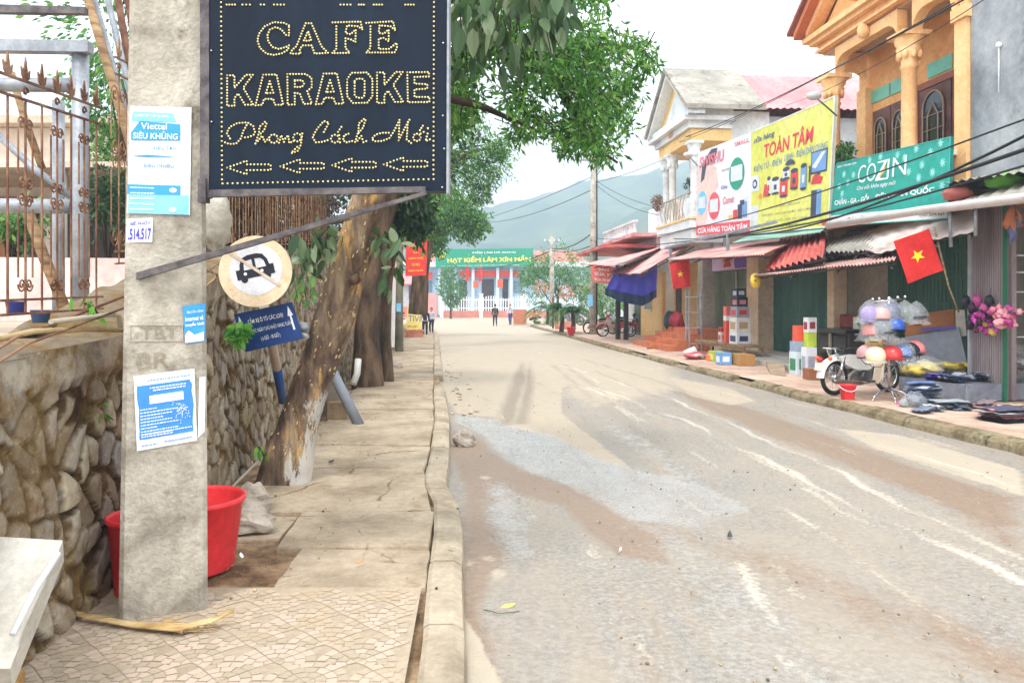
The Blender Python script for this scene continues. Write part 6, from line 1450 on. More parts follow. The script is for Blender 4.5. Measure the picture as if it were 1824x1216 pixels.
# ---- far junction: forestry office
D = 95.0
fo = thing('forestry_office', 'pale blue office with a long green board and red banners across the junction', 'building', tuple(P(870,562,D)))
pblue = nmat('pale_blue_render', [srgb(166,192,214), srgb(186,208,226)], .3, .85, .05)
def fbox(name, mat, x0, y0, x1, y1, Y=D, dep=.3, parent=None):
    a, b = P(x0,y1,Y), P(x1,y0,Y); mb = MB(); mb.box((a.x,Y,a.z),(b.x,Y+dep,b.z)); return obj(name, mb, mat, parent or fo)
fbox('wall', pblue, 700,474,1045,562, D, 9); fbox('cornice', paint(226,232,236), 695,466,1048,475, D-1.2, 10)
mb = MB(); a, b = P(735,468,D-1), P(1050,468,D-1); mb.hexa([(a.x,a.y,a.z),(b.x,b.y,b.z),(b.x,b.y+11,b.z),(a.x,a.y+11,a.z)], [(a.x+2,a.y+4.5,a.z+1.7),(b.x-1.5,b.y+4.5,b.z+1.7),(b.x-1.5,b.y+6,b.z+1.7),(a.x+2,a.y+6,a.z+1.7)]); obj('roof', mb, nmat('far_red_roof', [srgb(206,110,104), srgb(222,136,126)], 1, .8, .2), fo)
q = Quad(P(776,477,D-1.5), P(951,474,D-1.5), P(950,442,D-1.5), P(775,444,D-1.5)); mb = MB(); q.board(mb, .15); gbd = obj('green_board', mb, paint(20,142,108,.5), fo)
text_on(q, (.12,.22,.97,.62), 'HẠT KIỂM LÂM XÍN MẦN', paint(236,224,90,.5), gbd, .035, 0, .05); text_on(q, (.38,.74,.82,.88), 'KIỂM LÂM HÀ GIANG', wht, gbd, .01, 0, .05); text_on(q, (.06,.05,.86,.13), 'ĐC: THỊ TRẤN CỐC PÀI, HUYỆN XÍN MẦN, TỈNH HÀ GIANG', wht, gbd, .0, 0, .05)
mb = MB(); q.ell(mb, .06,.72,.045,.24,.04,20); obj('emblem', mb, paint(240,214,80), gbd); mb = MB(); q.ell(mb, .06,.78,.025,.14,.08,16); obj('emblem', mb, paint(30,130,90), gbd)
redb = paint(214,64,44,.6)
fbox('red_banner', redb, 818,482,925,493, D-.6, .05); fbox('red_banner', redb, 752,485,770,497, D-.6, .05)
for x0,x1 in ((818,832),(858,880),(895,905)): w_ = fbox('doorway', paint(70,58,60), x0,497,x1,556, D-.05, .049)
for x0 in (756,): w_ = fbox('window', paint(120,140,156,.3), x0,500,x0+14,520, D-.05, .049)
fbox('window', paint(120,140,156,.3), 915,500,930,522, D-.05, .049)
for x0 in (780,808,840,884,908,935): fbox('column', paint(206,220,232), x0,476,x0+5,560, D-.9, .4)
fbox('notice_panel', paint(224,96,60), 843,500,852,512, D-.95,.04); fbox('notice_panel', paint(224,96,60), 886,497,896,512, D-.95,.04)
pf = thing('picket_fence', 'white picket fence on a brick red plinth before the blue office', 'fence', tuple(P(875,562,D-8)))
Yf2 = D-8; mb = MB(); a, b = P(790,563,Yf2), P(965,548,Yf2)
mb.box((a.x,Yf2,.0),(b.x+9,Yf2+.3,.75)); obj('plinth', mb, nmat('brick_red_plinth', [srgb(190,116,100), srgb(206,136,118)], 1, .85, .1), pf)
mb = MB(); x = a.x
while x < b.x+9:
    mb.box((x,Yf2+.1,.75),(x+.10,Yf2+.16,2.25+.15*math.sin(x*2))); x += .27
mb.box((a.x,Yf2+.161,1.0),(b.x+9,Yf2+.2,1.1)); mb.box((a.x,Yf2+.161,1.9),(b.x+9,Yf2+.2,2.0)); obj('pickets', mb, wht, pf)
for i,x in enumerate((a.x-.4,a.x+3.9,a.x+8.5,b.x+1,b.x+8.8)): mb = MB(); mb.box((x,Yf2-.06,0),(x+.4,Yf2+.36,2.5)); mb.box((x-.06,Yf2-.12,2.5),(x+.46,Yf2+.42,2.62)); obj('pillar', mb, paint(216,220,224), pf)
gp = thing('pink_gate_wall', 'pinkish gate wall panel left of the white picket fence', 'wall', tuple(P(770,562,Yf2))); mb = MB(); a = P(758,562,Yf2); b = P(778,523,Yf2); mb.box((a.x,Yf2,0),(b.x,Yf2+.4,b.z)); obj('panel', mb, paint(226,150,146), gp); mb = MB(); a = P(700,562,Yf2); mb.box((a.x,Yf2+.05,0),(P(757,0,Yf2).x,Yf2+.35,1.2)); obj('low_wall', mb, paint(206,120,104), gp)
for i,x in enumerate((833,856)): flag('red flag on a white pole before the blue office, %s of the two' % ('left' if i == 0 else 'right'), [P(x-3,502,90), P(x+2,500,90), P(x+2,474,90), P(x-4,476,90)], [P(x+2,556,90), P(x+2,450,90)], .1, 0, i, False, 'office_flag')
lw = thing('pink_annex', 'low annex with pink sloping roof at far left of the junction', 'building', tuple(P(725,560,88)))
fbox('wall', paint(206,206,212), 690,500,752,562, 88, 5, lw); fbox('window', paint(70,76,84,.3), 728,508,744,532, 87.9, .09, lw); mb = MB(); a, b = P(690,505,86.5), P(748,488,90); mb.hexa([(a.x,86.5,a.z-.1),(b.x,86.5,a.z-.1),(b.x,90,b.z-.1),(a.x,90,b.z-.1)], [(a.x,86.5,a.z),(b.x,86.5,a.z),(b.x,90,b.z),(a.x,90,b.z)]); obj('roof', mb, paint(226,130,126), lw)
fr2 = thing('red_roof_house', 'far house with brownish red tiled roof right of the green board', 'house', tuple(P(1000,560,110)))
fbox('wall', paint(206,196,190), 955,474,1045,562, 110, 8, fr2); mb = MB(); a, b = P(945,474,109), P(1052,474,109); mb.hexa([(a.x,109,a.z),(b.x,109,b.z),(b.x,120,b.z),(a.x,120,a.z)], [(a.x+2,114,a.z+2.2),(b.x-2,114,b.z+2.2),(b.x-2,115.4,b.z+2.2),(a.x+2,115.4,a.z+2.2)]); obj('roof', mb, nmat('far_tile', [srgb(170,96,90), srgb(196,122,112)], 1.5, .8, .2), fr2)
fbox('window', paint(80,86,92,.3), 1010,490,1030,520, 109.95,.049, fr2)
pwall = thing('pale_house', 'pale house wall showing below the tarpaulin behind the motorcycles', 'house', tuple(P(1140,570,66))); fbox('wall', paint(206,212,218), 1040,515,1200,566, 70, 6, pwall); fbox('roof', paint(190,150,146), 1035,508,1205,516, 69, 8, pwall); fbox('door', paint(110,130,120), 1150,530,1162,566, 69.95,.049, pwall); fbox('window', paint(90,100,110,.3), 1100,528,1116,545, 69.95,.049, pwall)

# ---- trees of the junction
tree('round_tree', 'small round green tree before the office windows left of the flags', (P(803,560,82).x,82,0), None, .12, [pc(803,500,82,1.3),pc(795,515,82,1.1),pc(812,520,82,1.1),pc(805,535,82,.8),pc(800,488,82,.8)], 420, .3, M['leaf_mid'], seed=41)
tree('feathery_tree', 'wide feathery green tree right of the office', (P(990,575,60).x,60,0), None, .16, [pc(1000,470,60,1.5),pc(975,490,60,1.5),pc(1025,480,60,1.5),pc(1040,510,60,1.4),pc(955,508,60,1.3),pc(1005,505,60,1.5),pc(940,490,61,.8),pc(1050,540,60,1.1),pc(965,470,61,.9)], 900, .26, M['leaf_mid'], seed=42, aspect=.25)
tree('feathery_tree', 'second feathery tree just right of the street pole', (P(1075,585,50).x,50,0), None, .12, [pc(1075,535,50,1.1),pc(1062,510,50,1.0),pc(1082,550,50,.8)], 800, .22, M['leaf_mid'], seed=43, aspect=.25)
bush('green_bush', 'low bright green bush beyond the motorcycles under the tarpaulin', P(1130,556,55), (1.0,.8,.6), 1200, .22, M['leaf_young'], seed=44, k=8)
def palm(label, base, h, n, L_, seed, red=False):
    rr = random.Random(seed); base = Vector(base); t = thing('palm_tree', label, 'palm', tuple(base), None); mb = MB()
    mb.tube([base, base+Vector((.05,0,h*.5)), base+Vector((0,0,h))], [.13,.11,.09], 10); obj('trunk', mb, M['bark2'], t); mb = MB(); c = base+Vector((0,0,h))
    for i in range(n):
        a = rr.uniform(0,6.28); el = rr.uniform(.1,1.2); d = Vector((math.cos(a),math.sin(a),0)); pts = [c+d*(L_*f*math.cos(el)+.0)+Vector((0,0,L_*(math.sin(el)*f-.75*f*f))) for f in (0,.3,.6,.85,1)]
        mb.tube(pts, [.02,.015,.012,.008,.004], 4, False); sd_ = d.cross(Vector((0,0,1)))
        for k in range(22):
            f = .12+.88*k/22; g = f*4; a_ = min(int(f*4),3); p = pts[a_].lerp(pts[a_+1], g-a_)
            for sg in (-1,1):
                tip = p+sd_*sg*L_*.30*(1-f*.5)+d*.12+Vector((0,0,-.10)); mb.add([p, p+d*.05, tip], [(0,1,2)], False)
    obj('fronds', mb, M['leaf_young' if not red else 'leaf_mid'], t)
palm('short palm with drooping fronds left of the second street pole', P(1003,590,46) if False else (P(1000,590,42).x,42,.1), 1.2, 26, 1.4, 3)
palm('short palm in a brick ring right of the first palm', (P(1020,590,40).x,40,.1), 1.1, 22, 1.2, 5)
palm('palm clump behind the orange clad vendor', (P(975,575,56).x,56,.0), 1.3, 24, 1.8, 7)
mb = MB(); p = G(1007,586,.12); mb.lathe([(.62,0),(.62,.45),(.5,.45),(.5,.2),(0,.2)], Matrix.Translation(p), 18); tag(obj('brick_planter', mb, nmat('old_brick', [srgb(170,104,84), srgb(196,132,108)], 3, .9, .4), None, tuple(p)), 'round brick planter ring under the far palm', 'planter')
# bush of orange leaves
mb = MB(); pt, ow = clump_points([pc(965,512,46,.35),pc(1010,520,46,.4)], 110, 9); lb, tone = leaves_mb(pt, .2, .3, ow, .3, False, 9); tb = thing('red_leaf_shrub', 'shrub with orange red leaves among the far palms', 'shrub', tuple(P(990,545,46))); obj('foliage', lb, leafmat('orange_leaf', srgb(190,110,70), srgb(214,140,96), srgb(226,170,120), .3), tb, attrs={'tone': tone}); mb = MB(); mb.tube([P(985,585,46),P(985,530,46),P(1000,520,46)], [.05,.04,.02], 6); mb.tube([P(985,545,46),P(965,515,46)], [.03,.015], 6); obj('stems', mb, M['branch'], tb)

# ---- street poles and cables
def street_pole(label, foot, top_z, r0, r1, mat, cross=()):
    t = thing('street_pole', label, 'utility pole', tuple(foot)); mb = MB(); mb.tube([foot, (foot[0],foot[1],top_z*.5), (foot[0],foot[1],top_z)], [r0,(r0+r1)/2,r1], 14); obj('shaft', mb, mat, t)
    for z, L_ in cross:
        mb = MB(); mb.box((foot[0]-L_,foot[1]-.05,z),(foot[0]+L_,foot[1]+.05,z+.08)); ca = obj('crossarm', mb, M['galv'], t); mb = MB()
        for k in (-1,-.35,.35,1): mb.lathe([(.03,z+.08),(.05,z+.12),(.03,z+.16),(.045,z+.2),(0,z+.22)], Matrix.Translation((foot[0]+k*L_*.9,foot[1],0)), 8)
        obj('insulators', mb, wht, ca)
    return t
sp1 = street_pole('tall concrete street pole rising beside the far pink awning', (P(1057,0,39).x,39,.1), 9.2, .20,.13, M['concrete'], ((8.6,.7),))
mb = MB(); mb.tube([(P(1063,0,38.8).x,38.75,.3),(P(1063,0,38.8).x,38.75,8.5)], .035, 6); obj('cable_conduit', mb, M['cable'], sp1)
q = Quad(P(1047,545,38.7),P(1056,545,38.7),P(1056,525,38.7),P(1047,525,38.7)); mb = MB(); q.board(mb,.02); obj('poster', mb, skyl, sp1)
street_pole('thin street pole farther off left of the red roof', (P(983,0,52).x,52,0), 6.0, .17,.13, M['concrete'], ((5.6,.5),))
sp2 = street_pole('grey green pole on the far left pavement beside the red sign', (P(711,0,25.5).x,25.5,.12), 7.0, .135,.11, nmat('pole_green_grey', [srgb(120,120,100), srgb(150,148,128)], 3, .85, .2))
q = Quad(P(706,555,25.3),P(714,555,25.3),P(714,540,25.3),P(706,540,25.3)); mb = MB(); q.board(mb,.02); obj('poster', mb, skyl, sp2)
rs_ = thing('red_slogan_sign', 'tall red sign with yellow lettering mounted on the left pole', 'sign', tuple(P(741,492,25.3))); q = Quad(P(722,492,25.3),P(759,490,25.3),P(761,418,25.3),P(723,417,25.3))
mb = MB(); q.board(mb, .05); obj('panel', mb, paint(222,62,54,.5), rs_); 
for i, s in enumerate(('AN TOÀN','GIAO THÔNG','LÀ','HẠNH PHÚC','CHO','MỌI NHÀ')):
    hw = min(.36,.055*len(s)+.02); text_on(q, (.5-hw, .84-i*.15, .5+hw, .905-i*.15), s, paint(244,190,70,.6), rs_, .03, 0, .012)
mb = MB(); mb.tube([P(711,430,25.5),P(740,430,25.4)], .03, 6); mb.tube([P(711,480,25.5),P(740,480,25.4)], .03, 6); obj('bracket', mb, M['galv'], rs_)
def cable(label, a, b, sag, r=.012, name='power_cable', grp=None):
    a, b = Vector(a), Vector(b); pts = [a.lerp(b, k/14)-Vector((0,0,sag*4*(k/14)*(1-k/14))) for k in range(15)]; mb = MB(); mb.tube(pts, r, 5, False); tag(obj(name, mb, M['cable'], None, tuple(a)), label, 'cable', grp)
cable('topmost dark cable sweeping from upper right past the orange house', P(1790,-40,10), P(1165,262,34), .25, .014)
cable('second cable just below the topmost, crossing the yellow billboard corner', P(1700,5,11), P(1162,268,34), .25, .009)
cable('third thin cable crossing in front of the orange columns', P(1760,-5,10.5), P(1400,188,20), .15, .007)
cable('thick black cable across the teal billboard from far right', P(1860,255,9.5), P(1240,428,26), .2, .03)
cable('second thick black cable looping below the teal billboard lettering', P(1860,225,9.5), P(1300,418,24), .4, .022)
cable('thin black cable over the teal billboard to the pole', P(1860,200,9.5), P(1064,425,38.6), .5, .014)
cable('slack cable crossing the lower yellow billboard', P(1860,285,9.5), P(1200,425,29), .3, .016)
cable('cable from the tall street pole down to the awning row', P(1063,330,39), P(1190,385,31), .3, .012); cable('second cable from the tall street pole to the white balcony', P(1062,322,39), P(1186,372,31), .2, .012)
cable('cable from the tall street pole off to the left, upper', P(1055,338,39), P(835,395,70), .6, .02); cable('cable from the tall street pole to the far thin pole', P(1055,415,39), P(983,442,52), .3, .03); cable('lower cable from the tall street pole to the far thin pole', P(1055,437,39), P(983,446,52), .2, .025); cable('cable from the far thin pole going left past the board', P(983,446,52), P(800,470,80), .8, .03)
cable('cable from under the tree leaves rising to the street pole top', P(1055,315,39), P(800,405,60), .3, .015); cable('cable from street pole rising right behind the tree tips', P(1058,325,39), P(1310,215,27), .3, .012); cable('lower cable from the tall pole right over the pink awning', P(1060,438,39), P(1235,428,26.5), .1, .018)
# ============================================================ MOTORCYCLES
def motorcycle(label, loc, rz, body, seatc=(34,34,36), rack=True, cream=None, group='motorcycles parked on the far pavement', shield=True):
    """built along local +x (front), then turned and placed"""
    loc = Vector(loc); Rm = Matrix.Rotation(rz, 3, 'Z')
    T = lambda v: loc + Rm @ Vector(v)
    t = thing('motorcycle', label, 'motorcycle', tuple(loc), group)
    def mk(name, fn, mat, parent=t):
        mb = MB(); fn(mb); mb.v = [tuple(T(v)) for v in mb.v]; return obj(name, mb, mat, parent)
    bodym = paint(*body, .3, .08); crm = paint(*(cream or body), .35, .08)
    for wx, nm in ((-.62,'rear_wheel'),(.62,'front_wheel')):
        def tyre(mb, wx=wx):
            for k in range(28):
                pass
            pts = [(wx+.262*math.cos(2*math.pi*k/28), 0, .3+.262*math.sin(2*math.pi*k/28)) for k in range(29)]; mb.tube(pts, .036, 8, False)
        wo = mk(nm, tyre, M['rubber'])
        mk('rim', lambda mb, wx=wx: (mb.tube([(wx+.228*math.cos(2*math.pi*k/28), 0, .3+.228*math.sin(2*math.pi*k/28)) for k in range(29)], .014, 6, False), mb.tube([(wx,-.06,.3),(wx,.06,.3)], .05, 12)), M['chrome'], wo)
        mk('spokes', lambda mb, wx=wx: [mb.tube([(wx,(.03 if k % 2 else -.03),.3),(wx+.225*math.cos(k*math.pi/9),0,.3+.225*math.sin(k*math.pi/9))], .0035, 4, False) for k in range(18)], M['chrome'], wo)
    def xz(mb, pts, w_, y0=0):
        mb.prism([(x,y0-w_/2,z) for x,z in reversed(pts)], (0,w_,0))
    def fender(cx_, a0, a1, r, w_):
        def f(mb):
            vs = []; n = 14
            for k in range(n+1):
                a = R_(a0+(a1-a0)*k/n)
                for yy, rr_ in ((-w_,r-.05),(-w_*.8,r),(0,r+.015),(w_*.8,r),(w_,r-.05)): vs.append((cx_+rr_*math.cos(a), yy, .3+rr_*math.sin(a)))
            mb.add(vs, [(k*5+j, k*5+j+1, (k+1)*5+j+1, (k+1)*5+j) for k in range(n) for j in range(4)], True)
        return f
    mk('rear_fender', fender(-.62, 178, 52, .345, .07), bodym); mk('front_fender', fender(.62, 150, 20, .335, .06), bodym)
    def cover(mb):
        for s in (-1,1):
            xz(mb, [(-.62,.66),(-.40,.70),(-.02,.66),(.10,.52),(.02,.42),(-.25,.44),(-.42,.50),(-.56,.56)], .035, s*.11)
        xz(mb, [(-.50,.64),(-.36,.72),(-.02,.68),(.08,.56),(-.1,.52),(-.4,.58)], .19)
    mk('body_cover', cover, bodym)
    mk('frame_tube', lambda mb: (mb.tube([(.36,0,.78),(.28,0,.5),(.12,0,.40),(-.1,0,.45)], .045, 10), mb.tube([(-.1,0,.45),(-.3,0,.32),(-.62,0,.3)], .02, 8)), bodym)
    if shield:
        def shf(mb):
            for s in (-1,1):
                mb.hexa([(.34,s*.10,.80),(.38,s*.13,.80),(.38,s*.16,.80),(.34,s*.14,.80)] if False else [(.10,s*.14,.22),(.20,s*.16,.18),(.20,s*.19,.18),(.10,s*.17,.22)], [(.28,s*.09,.82),(.40,s*.10,.82),(.40,s*.14,.82),(.28,s*.13,.82)])
                mb.hexa([(.20,s*.15,.18),(.30,s*.17,.30),(.30,s*.20,.30),(.20,s*.18,.18)], [(.36,s*.09,.78),(.44,s*.10,.72),(.44,s*.13,.72),(.36,s*.12,.78)])
        mk('leg_shield', shf, crm)
    mk('seat', lambda mb: (xz(mb, [(-.52,.72),(-.50,.78),(-.3,.80),(-.05,.77),(.08,.72),(.02,.68),(-.4,.70)], .22), mb.sphere((-.22,0,.755), (.32,.125,.05), 16, 8)), paint(*seatc, .5))
    if rack: mk('rack', lambda mb: [mb.tube(p, .011, 6) for p in ([(-.45,-.09,.80),(-.78,-.09,.80),(-.86,0,.81),(-.78,.09,.80),(-.45,.09,.80)], [(-.60,-.09,.80),(-.60,.09,.80)], [(-.72,-.09,.80),(-.72,.09,.80)], [(-.7,-.09,.80),(-.62,-.09,.62)], [(-.7,.09,.80),(-.62,.09,.62)])], M['chrome'])
    def shocks(mb):
        for s in (-1,1): mb.tube([(-.62,s*.10,.3),(-.50,s*.11,.66)], .022, 8); mb.tube([(-.60,s*.10,.36),(-.53,s*.11,.58)], .034, 8)
    mk('rear_shock', shocks, M['chrome'])
    mk('engine', lambda mb: (mb.tube([(.02,-.12,.32),(.02,.12,.32)], .10, 14), mb.tube([(.02,0,.33),(.24,0,.36)], .065, 12), mb.tube([(.14,0,.35),(.18,0,.35)], .08, 12)), paint(110,110,112,.4,.2,.6))
    mk('exhaust', lambda mb: (mb.tube([(.2,-.06,.30),(.16,-.12,.22),(-.1,-.14,.20)], .014, 8), mb.tube([(-.1,-.14,.20),(-.2,-.15,.21),(-.72,-.15,.26),(-.8,-.15,.27)], [.02,.038,.042,.03], 12)), paint(140,124,116,.35,.2,.6))
    mk('footrest', lambda mb: (mb.tube([(.0,-.24,.24),(.0,.24,.24)], .012, 6), mb.tube([(-.02,-.25,.24),(.04,-.25,.24)], .02, 6), mb.tube([(-.1,.1,.3),(-.16,.22,.02)], .012, 6)), M['dark_steel'])
    def fork(mb):
        for s in (-1,1): mb.tube([(.62,s*.07,.3),(.50,s*.07,.56),(.38,s*.06,.86)], .02, 8)
        mb.tube([(.5,0,.6),(.36,0,.92)], .032, 8)
    mk('fork', fork, crm)
    hb_ = mk('handlebar', lambda mb: (mb.tube([(.22,-.33,1.0),(.30,-.22,1.0),(.34,0,.95),(.30,.22,1.0),(.22,.33,1.0)], .013, 8), mb.tube([(.22,-.34,1.0),(.27,-.25,1.0)], .02, 8), mb.tube([(.22,.34,1.0),(.27,.25,1.0)], .02, 8)), M['dark_steel'])
    mk('headlamp_cowl', lambda mb: (mb.sphere((.40,0,.95), (.11,.10,.09), 14, 8)), bodym)
    mk('headlight', lambda mb: mb.sphere((.475,0,.955), (.045,.07,.06), 14, 8), paint(226,230,232,.1))
    mk('mirror', lambda mb: [(mb.tube([(.27,s*.2,1.0),(.25,s*.27,1.18)], .007, 6), mb.sphere((.25,s*.28,1.2),(.012,.05,.035),10,6)) for s in (-1,1)], M['dark_steel'])
    mk('tail_light', lambda mb: (mb.sphere((-.94,0,.62), (.05,.06,.045), 12, 8),), paint(206,40,36,.25))
    mk('indicator', lambda mb: [mb.sphere((-.86,s*.15,.64), (.04,.035,.035), 10, 6) for s in (-1,1)], paint(230,110,50,.25))
    mk('number_plate', lambda mb: mb.hexa([(-.985,-.08,.44),(-.985,.08,.44),(-.975,.08,.44),(-.975,-.08,.44)], [(-.955,-.08,.57),(-.955,.08,.57),(-.945,.08,.57),(-.945,-.08,.57)]), paint(222,214,196))
    mk('basket_stay', lambda mb: mb.tube([(-.62,.1,.3),(-.1,.12,.32)], .012, 6), M['dark_steel'])
    return t
mp_ = G(1487,705,.12); mq = mp_+Vector((1.13,.50,0))
ang = math.atan2(mq.y-mp_.y, mq.x-mp_.x)
mc = (mp_+mq)/2
motorcycle('white step through motorcycle with cream leg shield beside the helmet stand', (mc.x, mc.y+.02, .122), ang, (228,230,226), (40,44,42), True, (226,208,186))
motorcycle('red and grey motorcycle parked right of the street pole', G(1098,600,.12), R_(172), (190,60,64), cream=(170,150,140))
motorcycle('grey motorcycle half hidden by the street pole', G(1076,597,.12)+Vector((0,1.5,0)), R_(160), (150,140,130))
motorcycle('dark motorcycle farther right under the blue tarpaulin', G(1150,598,.12)+Vector((0,1,0)), R_(185), (60,62,66))
motorcycle('black motorcycle beside the dark one under the tarpaulin', G(1170,597,.12)+Vector((0,2.2,0)), R_(190), (44,44,50))
motorcycle('grey motorcycle parked behind the palms', G(1015,578,.12)+Vector((0,-2,0)), R_(150), (110,116,126))
motorcycle('silver motorcycle parked deep behind the red motorcycle', G(1120,596,.12)+Vector((0,4,0)), R_(175), (160,166,170))

# ============================================================ HELMETS ON THE STAND
hx = G(1584,713,.12); HY = hx.y
t = thing('helmet_stand', 'chrome display stand with curved feet carrying helmets in bags', 'stand', tuple(hx))
mb = MB(); ztop = P(0,533,HY).z
mb.tube([hx+Vector((0,0,.16)), (hx.x,hx.y,ztop)], .018, 10); mb.sphere((hx.x,hx.y,ztop), .03, 8, 6); obj('post', mb, M['chrome'], t)
for a in (200,260,330,40):
    d = Vector((math.cos(R_(a)), math.sin(R_(a)), 0)); mb = MB(); mb.tube([hx+Vector((0,0,.20)), hx+d*.18+Vector((0,0,.15)), hx+d*.30+Vector((0,0,.08)), hx+d*.34+Vector((0,0,.03))], .014, 8); mb.sphere(hx+d*.34+Vector((0,0,.018)), .02, 8, 6); obj('foot', mb, M['chrome'], t)
for z, wd in ((ztop-.02,.26),(ztop-.45,.24),(ztop-.95,.28)):
    mb = MB(); mb.tube([(hx.x-wd,hx.y,z-.02),(hx.x,hx.y,z),(hx.x+wd,hx.y,z+.03)], .010, 8)
    for k in (-1,-.6,0,.55,1): mb.sphere((hx.x+wd*k,hx.y-.0,z+.02*k+.04), .026, 10, 7)
    obj('hook_bar', mb, M['chrome'], t)
def bagmat():
    m = bpy.data.materials.new('clear_plastic'); m.use_nodes = True; b = m.node_tree.nodes['Principled BSDF']; ns = m.node_tree.nodes
    b.inputs['Base Color'].default_value = (.8,.82,.84,1); b.inputs['Roughness'].default_value = .18; b.inputs['Alpha'].default_value = .20
    z = ns.new('ShaderNodeTexNoise'); z.inputs['Scale'].default_value = 22; bp = ns.new('ShaderNodeBump'); bp.inputs['Strength'].default_value = .9; bp.inputs['Distance'].default_value = .03
    m.node_tree.links.new(z.outputs[0], bp.inputs['Height']); m.node_tree.links.new(bp.outputs[0], b.inputs['Normal']); return m
M['bag'] = bagmat()
def helmet(px, py, col, label, yaw=0, bag=False, dy=0, s=.15):
    c = P(px, py, HY+dy-.08); t = thing('helmet', label, 'helmet', tuple(c), 'helmets hanging on the stand')
    Mx = Matrix.Translation(c) @ Matrix.Rotation(R_(yaw),4,'Z') @ Matrix.Rotation(R_(rs.uniform(-12,22)),4,'X')
    prof = [(s*.94,-s*.42),(s*1.0,-s*.36),(s*1.02,-.0),(s*.97,s*.35),(s*.82,s*.62),(s*.55,s*.86),(s*.25,s*.97),(0,s)]
    mb = MB(); mb.lathe(prof, Mx, 22, sy=1.12); obj('shell', mb, paint(*col,.22,.08,spec=.5), t)
    mb = MB(); mb.lathe([(s*.88,-s*.40),(s*.95,-s*.43),(s*1.0,-s*.43),(s*1.01,-s*.38)], Mx, 22, sy=1.12); mb.lathe([(s*.9,-s*.36),(s*.6,s*.2),(0,s*.5)], Mx, 14); obj('lining', mb, paint(38,38,42,.9), t)
    mb = MB(); vs = []
    for k in range(9):
        a = R_(215+k*13.75); 
        for r_, z in ((1.0,-.20),(1.35,-.34)): vs.append(Mx @ Vector((math.cos(a)*s*r_, math.sin(a)*s*r_*1.12, s*z)))
    mb.add(vs, [(2*k,2*k+2,2*k+3,2*k+1) for k in range(8)], True); mb.add([v-Vector((0,0,.004)) for v in vs], [(2*k+1,2*k+3,2*k+2,2*k) for k in range(8)], True); obj('peak', mb, paint(*[int(q*.75) for q in col],.3), t)
    mb = MB(); mb.tube([Mx @ Vector((-s*.9,0,-s*.4)), Mx @ Vector((-s*.4,-s*.2,-s*1.1)), Mx @ Vector((s*.5,-s*.2,-s*1.1)), Mx @ Vector((s*.9,0,-s*.4))], .006, 5); obj('strap', mb, M['black'], t)
    if bag:
        mb = MB(); mb.mat(M['bag']); cc = Vector((c.x,c.y,c.z)); n = 20; vs = []
        for j, (r_, z) in enumerate(((.02,1.7),(.5,1.4),(1.15,.7),(1.3,0),(1.35,-.6),(1.5,-1.0))):
            for i in range(n):
                a = 2*math.pi*i/n; w_ = 1+.16*mnoise.noise(Vector((i*.8+px,j*1.1,3)))+(.2*math.sin(i*2.3) if j == 5 else 0); vs.append(cc+Vector((math.cos(a)*s*r_*w_, math.sin(a)*s*r_*w_, s*z*(1+.12*math.sin(i*1.7) if j == 5 else 1))))
        mb.add(vs, [(j*n+i, j*n+(i+1)%n, (j+1)*n+(i+1)%n, (j+1)*n+i) for j in range(5) for i in range(n)], True)
        b = obj('plastic_bag', mb, None, None, tuple(cc)); tag(b, 'clear plastic bag over the '+label.split(',')[0], 'bag', 'clear bags over the helmets')
H_ = [(1549,560,(150,120,190),'purple helmet hanging at the top left of the stand',1,0),(1570,562,(214,160,150),'pale pink helmet in the top row of the stand',1,-.05),(1586,556,(60,70,110),'navy helmet in the top row of the stand',1,0),(1612,560,(70,90,80),'dark green helmet in the top row of the stand',1,.05),(1632,562,(60,60,66),'black helmet at the top right of the stand',1,0),
 (1555,590,(220,110,90),'salmon red helmet at the left of the middle row',1,0),(1572,588,(90,96,104),'smoky grey helmet in the middle row',1,-.1),(1593,582,(50,90,170),'bright blue helmet in the middle row',0,-.1),
 (1545,630,(196,150,150),'dusty pink helmet at the left of the bottom row',0,.08),(1560,634,(230,214,180),'cream helmet at the bottom left of the stand',0,-.1),(1588,632,(204,62,62),'red helmet at the bottom middle of the stand',0,-.12),(1607,630,(80,120,190),'blue patterned helmet right of the red one',1,-.02),(1620,626,(46,50,60),'dark helmet at the right of the bottom row',0,.05),(1628,622,(214,130,130),'rose helmet at the far right of the bottom row',0,.1)]
for i, (px,py,c,lb,bg_,dy) in enumerate(H_): helmet(px, py, c, lb, rs.uniform(-40,40), bool(bg_), dy, .155 if py > 570 else .14)
for px, py, c, lb in ((1560,608,(226,196,120),'yellow folded cloth hanging between the helmet rows'),(1590,610,(190,186,180),'grey bagged cloth under the blue helmet')):
    mb = MB(); mb.blob(P(px,py,HY), (.15,.1,.10), .4, 2.6, px); tag(obj('bagged_cloth', mb, paint(*c,.4), None), lb, 'cloth')

# red bucket by the bike
p = G(1510,711,.12); t = thing('red_bucket', 'small red plastic bucket with white handle by the motorcycle wheel', 'bucket', tuple(p))
mb = MB(); h = .24; mb.lathe([(0,0),(.095,0),(.10,.01),(.132,h-.015),(.142,h-.01),(.142,h),(.13,h),(.125,h-.02),(.095,.015),(0,.015)], Matrix.Translation(p), 28); obj('pail', mb, redp, t)
mb = MB(); mb.tube([p+Vector((.14*math.cos(a)*1.0, -.14*math.sin(a)*.9, h-.01-.09*math.sin(a))) for a in [R_(k*12) for k in range(16)]], .006, 6); obj('handle', mb, wht, t)
p = G(1017,597,.12); mb = MB(); mb.lathe([(0,0),(.14,0),(.2,.38),(.21,.38),(.2,.39),(.13,.02),(0,.02)], Matrix.Translation(p), 18); tag(obj('red_pail', mb, redp, None, tuple(p)), 'pinkish red pail standing alone on the far pavement edge', 'bucket')
